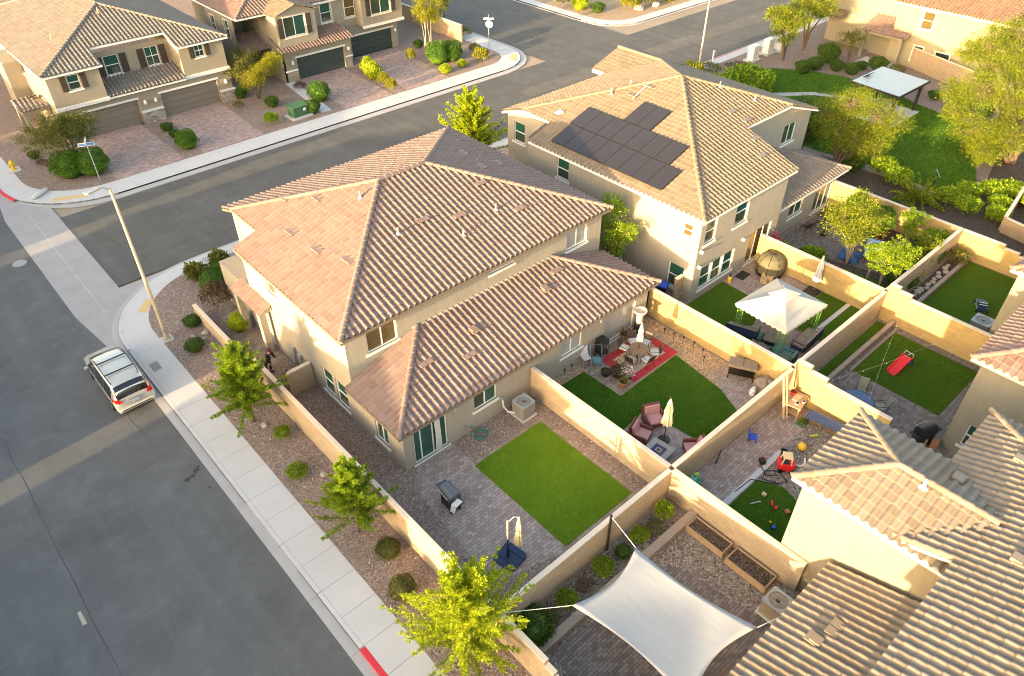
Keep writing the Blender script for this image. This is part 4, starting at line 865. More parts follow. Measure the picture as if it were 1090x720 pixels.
# ---- rose tile house, right edge
H = house('rose_tile_house', 'olive shaded house with rose tile hip roof at the right edge', (30.9, 4.2, 0)); wm = MB()
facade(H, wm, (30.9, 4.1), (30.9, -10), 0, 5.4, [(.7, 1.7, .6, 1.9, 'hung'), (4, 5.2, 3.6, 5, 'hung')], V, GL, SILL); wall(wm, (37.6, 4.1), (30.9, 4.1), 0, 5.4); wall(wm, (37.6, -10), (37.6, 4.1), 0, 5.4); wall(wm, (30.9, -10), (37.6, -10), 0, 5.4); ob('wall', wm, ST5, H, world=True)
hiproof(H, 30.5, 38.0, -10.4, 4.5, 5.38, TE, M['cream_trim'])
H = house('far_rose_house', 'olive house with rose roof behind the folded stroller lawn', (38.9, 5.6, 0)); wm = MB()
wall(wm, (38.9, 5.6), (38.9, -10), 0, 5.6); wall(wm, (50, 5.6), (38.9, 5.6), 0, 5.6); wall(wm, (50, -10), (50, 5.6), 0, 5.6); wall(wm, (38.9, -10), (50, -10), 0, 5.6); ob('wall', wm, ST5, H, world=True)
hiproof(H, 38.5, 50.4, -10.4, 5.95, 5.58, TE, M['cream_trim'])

# ---- shuttered house (upper left)
def shutters(H, p0, p1, o, w=.42):
    p0, p1 = Vector((*p0, 0)), Vector((*p1, 0)); d = (p1 - p0).normalized(); n = Vector((d.y, -d.x, 0))
    for s in (o[0] - w - .12, o[1] + .12):
        m = MB(); c = p0 + d * (s + w / 2) + n * .03; m.box((c.x, c.y, (o[2] + o[3]) / 2), (abs(d.x) * w + .05, abs(d.y) * w + .05, o[3] - o[2]))
        for k in range(14):
            z = o[2] + (o[3] - o[2]) * (k + .5) / 14; cc = c + n * .03; m.box((cc.x, cc.y, z), (abs(d.x) * (w - .1) + .02, abs(d.y) * (w - .1) + .02, .03))
        ob('shutter', m, SHUT, H, world=True)
H = house('shuttered_house', 'two storey beige house with brown shutters and grey brown tile roof', (11.3, 66, 0)); wm = MB()
w1 = [(1.45, 2.35, 4.1, 5.25, 'hung')]; facade(H, wm, (11.3, 66), (15.25, 66), 2.85, 5.6, w1, V, GL, SILL); shutters(H, (11.3, 66), (15.25, 66), w1[0], .38)
w2 = [(1.1, 2.3, 3.8, 5.35, 'hung'), (4.5, 5.6, 3.8, 5.35, 'grid')]; facade(H, wm, (15.25, 68.3), (21.85, 68.3), 2.85, 5.75, w2, V, GL, SILL)
for o in w2: shutters(H, (15.25, 68.3), (21.85, 68.3), o, .5)
w3 = [(1.35, 2.15, 4.3, 5.3, 'grid')]; facade(H, wm, (21.85, 66.2), (25.75, 66.2), 2.85, 5.6, w3, V, GL, SILL); shutters(H, (21.85, 66.2), (25.75, 66.2), w3[0], .36)
wall(wm, (15.25, 66), (15.25, 68.3), 2.85, 5.7); wall(wm, (21.85, 68.3), (21.85, 66.2), 2.85, 5.7); wall(wm, (25.75, 66.2), (25.75, 86), 0, 5.6)
facade(H, wm, (11.3, 86), (11.3, 66), 0, 5.6, [(12.2, 13.2, 3.9, 5.2, 'hung', GA)], V, GA, SILL)
wall(wm, (11.3, 66.25), (25.7, 66.25), 0, 2.86, [(1.8, 6.1, 0, 2.1), (8.1, 13.15, 0, 2.1)], depth=.28)
ob('wall', wm, ST4, H, world=True)
garage(H, (11.3, 66.25), (25.7, 66.25), 1.8, 6.1, 2.1, GAR1, M['white']); garage(H, (11.3, 66.25), (25.7, 66.25), 8.1, 13.15, 2.1, GAR1, M['white'])
for q in ((11.2, 15.35, 65.86, 66.0, 2.72, 3.0), (21.75, 25.85, 66.06, 66.2, 2.72, 3.0), (15.36, 21.74, 65.9, 66.02, 2.76, 2.92)): tb = MB(); tb.b2(*q); ob('band_trim', tb, M['white'], H, world=True)
for x0, x1, y1 in ((17.5, 19.25, 66.24), (24.55, 25.84, 66.5)):
    pl = MB(); pl.b2(x0, x1, 66.02, y1, 0, .95); s_ = ob('stone_veneer', pl, STONE, H, world=True); pc = MB(); pc.b2(x0 - .05, x1 + .05, 65.97, y1 + .02, .95, 1.06); ob('stone_cap', pc, M['white'], s_, world=True)
for x in (17.95, 18.85, 25.2):
    l = MB(); l.lathe([(.06, 0), (.14, .1), (.12, .32), (.02, .42)], (x, 66.1, 1.55), 8); ob('wall_lamp', l, M['white'], H, world=True)
r, zf = hiproof(H, 10.95, 26.1, 65.65, 88, 5.58, TD, M['white'], notches=[(15.55, 21.55, 64, 67.9)]); vents(r, [(13.9, 71.5), (18.1, 71.9)], zf, M['orange_pad'], 'pipe')
lm = MB(); slope(lm, [(15.3, 65.88), (21.8, 65.88), (21.8, 68.28), (15.3, 68.28)], (15.3, 65.88), (0, 1), 2.9); ob('roof', lm, TD, H, world=True)
gm = MB(); gm.prism([(10.0, 73.5), (11.35, 73.5), (11.35, 76.2), (10.0, 76.2)], 0, 4.9); gm.add([(10.0, 73.5, 4.9), (11.35, 73.5, 4.9), (11.35, 76.2, 4.9), (10., 76.2, 4.9), (10.0, 74.85, 5.6), (11.35, 74.85, 5.6)], [(0, 1, 5, 4), (2, 3, 4, 5), (0, 4, 3), (1, 2, 5)]); ob('gable_wall', gm, ST4, H, world=True)
pm = MB()
for x, y in ((9.4, 68.2), (9.4, 70.6)): pm.box((x, y, 1.25), (.3, .3, 2.5))
pm.box((10.3, 69.4, 2.55), (2.2, 2.9, .2)); ob('porch_post', pm, ST4, H, world=True)
qm = MB(); slope(qm, [(9.0, 67.8), (11.3, 67.8), (10.2, 69.4), (9, 69.4)], (9, 67.8), (0, 1), 2.7); slope(qm, [(9.0, 71.0), (11.3, 71), (10.2, 69.4), (9, 69.4)], (9, 71), (0, -1), 2.7); ob('roof', qm, TD, H, world=True)

# ---- green garage house (upper middle)
H = house('green_garage_house', 'tan two storey house with dark green garage doors and pinkish porch roof', (31.4, 66.3, 0)); wm = MB()
wB = [(.75, 2.95, 4.0, 5.75, 'slide')]; facade(H, wm, (31.2, 66.6), (35.3, 66.6), 2.9, 6.0, wB, V, GL, SUR); shutters(H, (31.2, 66.6), (35.3, 66.6), wB[0], .45)
wm.add([(31.2, 66.6, 6.0), (35.3, 66.6, 6.0), (33.25, 66.6, 6.75)], [(0, 1, 2)])
wall(wm, (31.3, 66.35), (38.5, 66.35), 0, 3.0, [(1.2, 6.4, 0, 2.1)], depth=.28); wall(wm, (38.5, 66.35), (38.5, 68.2), 0, 3.0)
wC = [(1.6, 2.75, 3.95, 5.7, 'hung'), (4.3, 5.5, 3.95, 5.7, 'hung', GA)]; facade(H, wm, (35.3, 68.5), (41.0, 68.5), 2.9, 6.0, wC, V, GL, SUR)
wall(wm, (38.5, 68.2), (45.4, 68.2), 0, 3.0, [(1.2, 6.2, 0, 2.1)], depth=.28)
wD = [(1.1, 3.4, 4.0, 5.6, 'slide')]; facade(H, wm, (40.8, 67.3), (45.6, 67.3), 3.0, 6.0, wD, V, GL, SUR); shutters(H, (40.8, 67.3), (45.6, 67.3), wD[0], .45)
wall(wm, (40.8, 68.5), (40.8, 67.3), 3.0, 6.0); wall(wm, (45.6, 67.3), (45.6, 86), 2.9, 6.0); wall(wm, (45.4, 68.2), (45.4, 86), 0, 3.0); wm.poly([(40.8, 67.3, 3.0), (40.8, 68.5, 3.0), (45.6, 68.5, 3.0), (45.6, 67.3, 3.0)])
facade(H, wm, (31.2, 86), (31.2, 66.6), 0, 6.0, [(6, 7, 3.6, 5.2, 'hung', GD), (8.5, 9.5, 1, 2.3, 'hung', GD)], V, GL, SUR); wall(wm, (35.3, 66.6), (35.3, 68.5), 2.9, 6.1)
facade(H, wm, (28.6, 76), (28.6, 70), 0, 6., [(1, 1.9, 3.4, 5, 'hung', GD), (4, 4.9, 3.6, 5.2, 'hung')], V, GL, SUR); facade(H, wm, (28.6, 74), (31.2, 74), 0, 6., [(.7, 1.7, 3.6, 5.3, 'hung')], V, GL, SUR)
ob('wall', wm, stucco('stucco_grey_tan', (.50, .44, .34)), H, world=True)
garage(H, (31.3, 66.35), (38.5, 66.35), 1.2, 6.4, 2.1, GAR2, M['white']); garage(H, (38.5, 68.2), (45.4, 68.2), 1.2, 6.2, 2.1, GAR2, M['white'])
for q in ((40.7, 45.72, 67.18, 67.3, 2.9, 3.15), (31.2, 32.45, 66.27, 66.35, 1.0, 1.12), (37.75, 38.6, 66.27, 66.35, 1.0, 1.12)): tb = MB(); tb.b2(*q); ob('band_trim', tb, M['white'], H, world=True)
for x, y in ((32.0, 66.25), (38.15, 66.25), (45.05, 68.1)):
    l = MB(); l.lathe([(.06, 0), (.13, .1), (.11, .3), (.02, .4)], (x, y - .02, 1.6), 8); ob('wall_lamp', l, M['white'], H, world=True)
lm = MB(); slope(lm, [(30.9, 65.8), (38.9, 65.8), (38.4, 68.45), (30.9, 68.45)], (30.9, 65.8), (0, 1), 2.85); l = ob('roof', lm, TE, H, world=True)
lm = MB(); slope(lm, [(28.4, 68.6), (31.2, 68.6), (31.2, 71.6), (28.4, 71.6)], (28.4, 68.6), (0, 1), 2.7); l = ob('roof', lm, TE, H, world=True)
gm = MB(); slope(gm, [(30.9, 66.3), (33.25, 66.3), (33.25, 76), (30.9, 76)], (30.9, 66.3), (1, 0), 6.0); slope(gm, [(35.6, 66.3), (33.25, 66.3), (33.25, 76), (35.6, 76)], (35.6, 66.3), (-1, 0), 6.0, shift=99); ob('roof', gm, TB, H, world=True)
hiproof(H, 28.2, 45.95, 68.2, 88, 5.98, TE, M['white'], lo=True); hiproof(H, 40.5, 45.95, 66.95, 80, 5.96, TE, M['white'], lo=True)

# ---- yellow house (upper right)
H = house('park_side_house', 'pale yellow house with reddish tile roof beyond the park shelter', (79.6, 29, 0)); wm = MB()
facade(H, wm, (79.6, 31.2), (79.6, 12), 0, 5.7, [(2.4, 3.5, 3.7, 5.3, 'hung', GA), (2.5, 3.4, .7, 2.1, 'hung'), (4.6, 6.0, .5, 2.0, 'hung', GD), (14, 15.4, 3.6, 5.1, 'hung')], V, GL, SUR)
wall(wm, (81.5, 39), (81.5, 31.2), 0, 6.5); wall(wm, (81.5, 31.2), (79.6, 31.2), 2.6, 6.5); wall(wm, (95, 39), (81.5, 39), 0, 6.5); wall(wm, (79.6, 12), (95, 12), 0, 5.7); wall(wm, (95, 12), (95, 39), 0, 6.5)
wall(wm, (80.8, 33.6), (80.8, 29.6), 0, 2.5); ob('wall', wm, stucco('stucco_yellow', (.52, .45, .30)), H, world=True)
pm = MB(); pm.box((78.9, 33.5, 1.2), (.3, .3, 2.4)); pm.box((78.9, 29.8, 1.2), (.3, .3, 2.4)); pm.b2(78.8, 79.0, 29.7, 33.6, 2.4, 2.62); pm.b2(78.8, 81.5, 33.4, 33.62, 2.4, 2.62); ob('porch_post', pm, ST3, H, world=True)
lm = MB(); slope(lm, [(78.5, 29.3), (81.6, 29.3), (81.6, 34.0), (78.5, 34.0)], (78.5, 29.3), (1, 0), 2.65); ob('roof', lm, TE, H, world=True)
TF = tiles('tile_redbrown', (.30, .16, .10), (.38, .22, .14), (.45, .28, .20), (.34, .2, .14))
hiproof(H, 79.2, 95.4, 11.6, 31.6, 5.68, TF, M['cream_trim'], lo=True); hiproof(H, 81.1, 95.4, 31, 39.4, 6.4, TF, M['cream_trim'], lo=True)
pm = MB(); slope(pm, [(79.9, 37), (81.5, 37), (81.5, 40.5), (79.9, 40.5)], (79.9, 37), (1, 0), 2.7); ob('roof', pm, TF, H, world=True)

# ---- houses opposite on the wide street (their shadows cross the scene)
def opposite(y0, y1, x1=-13.6, x0=-31, label='', z=5.6, tile=TD):
    H = house('tract_house', label, (x1, y0, 0)); wm = MB(); zz = z - 2; wall(wm, (x1, y0), (x1, y1), 0, z, [(2, 4, zz, z - .6), (9, 11, zz, z - .6)]); wall(wm, (x1, y1), (x0, y1), 0, z); wall(wm, (x0, y1), (x0, y0), 0, z); wall(wm, (x0, y0), (x1, y0), 0, z); ob('wall', wm, ST2, H, world=True)
    for o in ((2, 4, zz, z - .6), (9, 11, zz, z - .6)): window(H, (x1, y0), (x1, y1), o, 'slide', V, GL, SILL)
    garage(H, (x1 + .06, y0), (x1 + .06, y1), 4, 8.8, 2.0, GAR1, M['white'])
    hiproof(H, x0 - .4, x1 + .4, y0 - .35, y1 + .35, z, tile, M['white'], lo=True)
opposite(14.3, 27.6, label='tract house across the wide street facing the parked van', tile=TD)
opposite(30.5, 47.6, label='tract house across the wide street facing the valley gutter', tile=TB)
opposite(50.5, 67.5, label='tract house across the wide street facing the hydrant corner', tile=TA)
opposite(-5, 10.9, label='tract house across the wide street facing the red kerb', tile=TC, z=4.1)
opposite(-24, -8, label='tract house furthest down the wide street', tile=TE)
opposite(70, 88, label='tract house furthest up the wide street', tile=TC)
blockwall([(-13.75, 27.65), (-13.75, 30.45)], 1.25, 'unseen low wall added between tract houses to shape the lit street band')  # added out of view to trim where the sun band starts
H = bpy.data.objects['tract_house']; wm = MB(); wall(wm, (-13.9, 10.95), (-13.9, 14.25), 0, 3.3); ob('shade_wing', wm, ST2, H, world=True); gw = MB(); slope(gw, [(-14.4, 10.95), (-13.5, 10.95), (-13.5, 14.25), (-14.4, 14.25)][::1], (-13.5, 10.95), (-1, 0), 3.3, lo=True); ob('roof', gw, TD, H, world=True)  # unseen wall and eave strip, added to shade the street beyond this gap
# ------------------------------------------------------------------ trees
F_LIME = foliage('leaf_lime', (.09, .16, .006), (.27, .36, .010), (.56, .60, .022), .4); F_GREEN = foliage('leaf_green', (.050, .115, .006), (.165, .27, .010), (.40, .49, .022), .4)
F_DARK = foliage('leaf_dark', (.016, .040, .008), (.035, .080, .012), (.085, .15, .02), .3); F_CLIP2 = foliage('leaf_clipped_olive', (.035, .045, .010), (.075, .085, .018), (.14, .14, .03), .2); F_GREEN2 = foliage('leaf_bush', (.025, .06, .008), (.055, .11, .014), (.12, .19, .025), .3); F_OLIVE = foliage('leaf_olive', (.045, .060, .012), (.11, .125, .022), (.24, .23, .04), .35)
F_YEL = foliage('leaf_yellow', (.085, .115, .006), (.23, .24, .010), (.46, .40, .020), .45); F_MESQ = foliage('leaf_mesquite', (.032, .062, .006), (.125, .175, .008), (.34, .36, .018), .38)
F_BROWN = foliage('leaf_brown', (.045, .035, .02), (.09, .06, .035), (.16, .11, .06), .2); F_CLIP = foliage('leaf_clipped', (.030, .085, .008), (.065, .15, .012), (.13, .24, .022), .3); F_GREY = foliage('leaf_grey', (.12, .12, .09), (.22, .21, .15), (.33, .30, .22), .2)
BK, BP = M['bark'], M['bark_pale']
def tree(name, label, x, y, group=None): return thing(name, label, 'tree', (x, y, 0), group=group)
t = tree('street_tree', 'leafy green street tree beside the front walk and low wall', 7.66, 27.2); shoots_tree(t, F_GREEN, BK, 1.0, 2.2, 4.6, 125, 3, .12, 3.2, .45)
t = tree('street_tree', 'smallest green street tree outside the sidewalk wall', 7.9, 18.3); shoots_tree(t, F_GREEN, BK, .9, 1.85, 4.1, 96, 5, .115, 3.2, .48)
t = tree('street_tree', 'nearest lime yellow street tree beside the grill yard corner', 7.75, 10.9); shoots_tree(t, F_LIME, BK, .9, 3.0, 5.4, 125, 9, .12, 3.4, .42)
t = tree('garden_tree', 'bright lime tree rising between two tile roofs by the side street', 31.9, 39.6); shoots_tree(t, F_LIME, BK, 1.5, 3.1, 6.3, 150, 12, .16, 3.2, .34)
t = tree('garden_tree', 'narrow green tree squeezed between the corner house and solar house', 29.75, 24.2); clump_tree(t, F_GREEN, BK, [(0, 0)], [(0, .3, 1.6, .9), (.1, -.6, 3.0, 1.0), (0, .3, 4.2, .95), (.1, -1.3, 3.6, .7), (0, 0, 5.0, .6)], .17, 110, 4, rt=.06)
t = tree('desert_tree', 'round olive green tree by the blue street name sign', 10.2, 61.4); clump_tree(t, F_OLIVE, BK, [(-.15, 0), (.2, .1)], [(-1.5, .5, 2.7, 1.2), (.0, -.6, 2.8, 1.2), (1.5, -.1, 3.0, 1.15), (.1, .9, 3.4, 1.15), (-.6, -.3, 3.5, .9), (1.1, 1.1, 3.0, 1.)], .15, 150, 21, rt=.07)
t = tree('desert_tree', 'two toned tree with yellow blossom between the tan houses', 27.2, 64.8); clump_tree(t, F_YEL, BK, [(0, 0), (.2, 0)], [(-.9, -.9, 2.2, .9), (.3, -.8, 2.3, .95), (1.5, -.4, 2.7, .9), (2.4, .2, 3.1, .8)], .16, 120, 22, droop=.4)
tt = bpy.data.objects['crown.005'] if 'crown.005' in bpy.data.objects else None
t2 = tree('desert_tree', 'darker green tree behind the yellow blossomed tree', 27.0, 66.6); clump_tree(t2, F_OLIVE, BK, [(0, 0)], [(-.8, 0, 2.9, 1.1), (.6, .2, 3.2, 1.1), (-.2, -.6, 2.6, .9)], .16, 120, 23)
t = tree('desert_tree', 'tall yellow green tree with several slim pale trunks by the driveway', 46.1, 63.9); clump_tree(t, F_YEL, BP, [(-.35, 0), (0, .2), (.35, -.1), (.1, -.35)], [(-.8, -.3, 4.3, 1.0), (.1, .5, 5.2, 1.1), (.9, -.2, 4.6, 1.05), (0, -.5, 4.0, .9), (.4, .4, 3.8, .9), (-.3, 0, 5.9, .7)], .17, 110, 31, rt=.06)
for k, (x, y, lab) in enumerate(((53.6, 68.6, 'first small dark trunked tree by the far street kerb'), (54.3, 70.2, 'second small dark trunked tree further along the far kerb'))):
    t = tree('sapling', lab, x - 1.6, y); clump_tree(t, F_OLIVE, M['dark_iron'], [(0, 0)], [(0, 0, 2.9, .6), (.2, .2, 3.4, .5)], .16, 90, 40 + k, rt=.05)
t = tree('park_tree', 'yellow green park tree with dark trunk beside the white cabinets', 72.0, 38.2); clump_tree(t, F_MESQ, BK, [(0, 0)], [(-2.6, -.8, 3.6, 1.25), (-1.2, -1.2, 4.4, 1.3), (-.6, .6, 4.4, 1.2), (-2.0, .6, 4.6, 1.1), (.6, -.2, 4.2, 1.)], .2, 120, 51, rt=.13)
t = tree('park_tree', 'taller yellow park tree behind the one beside the cabinets', 76.2, 38.4); clump_tree(t, F_MESQ, BK, [(0, 0)], [(-1.2, -.8, 5.2, 1.5), (.4, .2, 5.6, 1.4), (-.4, -1.6, 4.6, 1.2), (-1.9, .4, 4.8, 1.1)], .2, 120, 52, rt=.13)
t = tree('park_tree', 'small olive tree near the shaded porch beyond the park', 76.3, 33.4); clump_tree(t, F_OLIVE, BK, [(0, 0), (.2, .1)], [(-1.1, 0, 2.1, .8), (-.1, -.5, 2.4, .9), (.7, .4, 2.5, .8), (-.5, .7, 2.4, .7)], .16, 90, 53, rt=.06)
t = tree('park_tree', 'wide feathery tree beside the solar house overlooking the lawn', 53.2, 22.0); clump_tree(t, F_MESQ, BK, [(-.2, 0), (.3, .1)], [(-.3, 0, 5.2, 1.4), (.6, -1.6, 4.6, 1.5), (1.6, -2.2, 4.0, 1.3), (-.3, 1.6, 4.2, 1.5), (-.9, .3, 3.4, 1.4), (1.1, .6, 4.9, 1.1), (-.5, -1.2, 3.2, 1.2), (.2, -2.2, 2.6, 1.), (.9, -1.2, 2.2, 1.0)], .17, 150, 54, rt=.12, asp=.32, spread=1.1)
t = tree('park_tree', 'dull dark olive tree tucked behind the wide feathery tree', 53.6, 25.2); clump_tree(t, F_DARK, BK, [(0, 0)], [(-.4, .4, 3.4, 1.4), (-1.2, -.8, 2.7, 1.2), (.4, -.6, 2.8, 1.3), (-.2, 1.4, 2.6, 1.1)], .17, 150, 55, rt=.09)
t = tree('park_tree', 'huge yellow green tree filling the upper right corner', 64.6, 13.2)
clump_tree(t, F_MESQ, BK, [(0, 0), (.4, .3), (-.2, .3)], [(-2.4, 3.4, 5.4, 1.5), (-4.6, 2.2, 3.4, 1.4), (-1.6, 5.4, 4.6, 1.2), (.2, 4.2, 6.4, 1.5), (2.2, 5.2, 7.2, 1.4), (4.0, 4.0, 7.8, 1.5), (1.6, 2.2, 6.6, 1.6), (-1.2, 1.2, 4.6, 1.5), (-3.4, .3, 3.0, 1.3), (3.4, 1.4, 5.6, 1.6), (-3.6, 4.2, 3.9, 1.0), (.9, -.6, 3.8, 1.4), (3.2, 6.8, 6.2, 1.1), (5.6, 2.6, 7, 1.6), (-5.4, 1.0, 2.4, 1.0), (-2.6, 1.6, 2.4, 1.1), (5.5, 5.5, 7.4, 1.2)], .18, 170, 56, rt=.19, asp=.32, droop=.35, spread=1.2)
t = tree('garden_tree', 'tallest yellow green tree in the walled garden', 42.15, 14.8); clump_tree(t, F_MESQ, BP, [(-.25, 0), (.1, .15), (.25, -.1)], [(-1.2, .6, 3.3, 1.1), (-.7, -.4, 3.7, 1.1), (.3, .8, 3.4, 1.), (.4, -.3, 3.1, .9), (-.3, 1.4, 2.9, .9), (-1.3, -.1, 2.7, .8), (-.3, .3, 4.2, .8)], .15, 130, 61, rt=.05)
for k, (x, y, z, r_, lab) in enumerate(((40.75, 12.95, 2.1, .55, 'slim pruned tree nearest the sunlit dividing wall'), (40.75, 12.15, 2.25, .72, 'pruned tree with white forked trunk below the patterned cloth'), (41.6, 11.75, 2.3, .85, 'roundest pruned tree near the garden corner'),
                                       (46.4, 13.3, 1.95, .75, 'ball pruned tree with pale trunk by the clay pot'), (44.6, 11.5, 1.8, .65, 'loose lime tree by the tan rear wall'))):
    t = tree('pruned_tree', lab, x, y); clump_tree(t, F_GREEN if k != 4 else F_MESQ, BP, [(0, 0), (.06, .03)], [(-.15, .1, z, r_ * .75), (.3, -.25, z + .2, r_ * .65), (-.1, .3, z + r_ * .7, r_ * .6), (-.45, -.35, z - .5, r_ * .5), (.4, .3, z - .4, r_ * .5)], .14, 110, 70 + k, rt=.045)
# ------------------------------------------------------------------ bushes
BUSH = {}
def bush(kind, x, y, r, h, label, rz=None):
    spec = {'clip': (F_CLIP, 3400, .085, .05), 'wild': (F_GREEN, 1700, .17, .24), 'lime': (F_LIME, 2200, .13, .14), 'yel': (F_YEL, 1500, .16, .2), 'dark': (F_GREEN2, 2000, .14, .15), 'brown': (F_BROWN, 1300, .12, .28), 'olive': (F_OLIVE, 1000, .13, .22), 'tuft': (F_OLIVE, 500, .5, .5), 'grey': (F_GREY, 800, .12, .3), 'clipo': (F_CLIP2, 3400, .085, .05)}[kind]
    if kind not in BUSH:
        o = bush_mesh('bush', 1., 1., spec[1], spec[2], spec[0], 3 + len(BUSH), spec[3]); BUSH[kind] = o
    else: o = BUSH[kind].copy(); COL.objects.link(o)
    if y > 50: r, h = r * 1.15, h * 1.35
    o.location = (x, y, 0); o.scale = (r * 1.08, r * rng.uniform(1., 1.15), h * 1.22); o.rotation_euler = (0, 0, rng.uniform(0, 6.28)); tag(o, label, 'bush'); return o
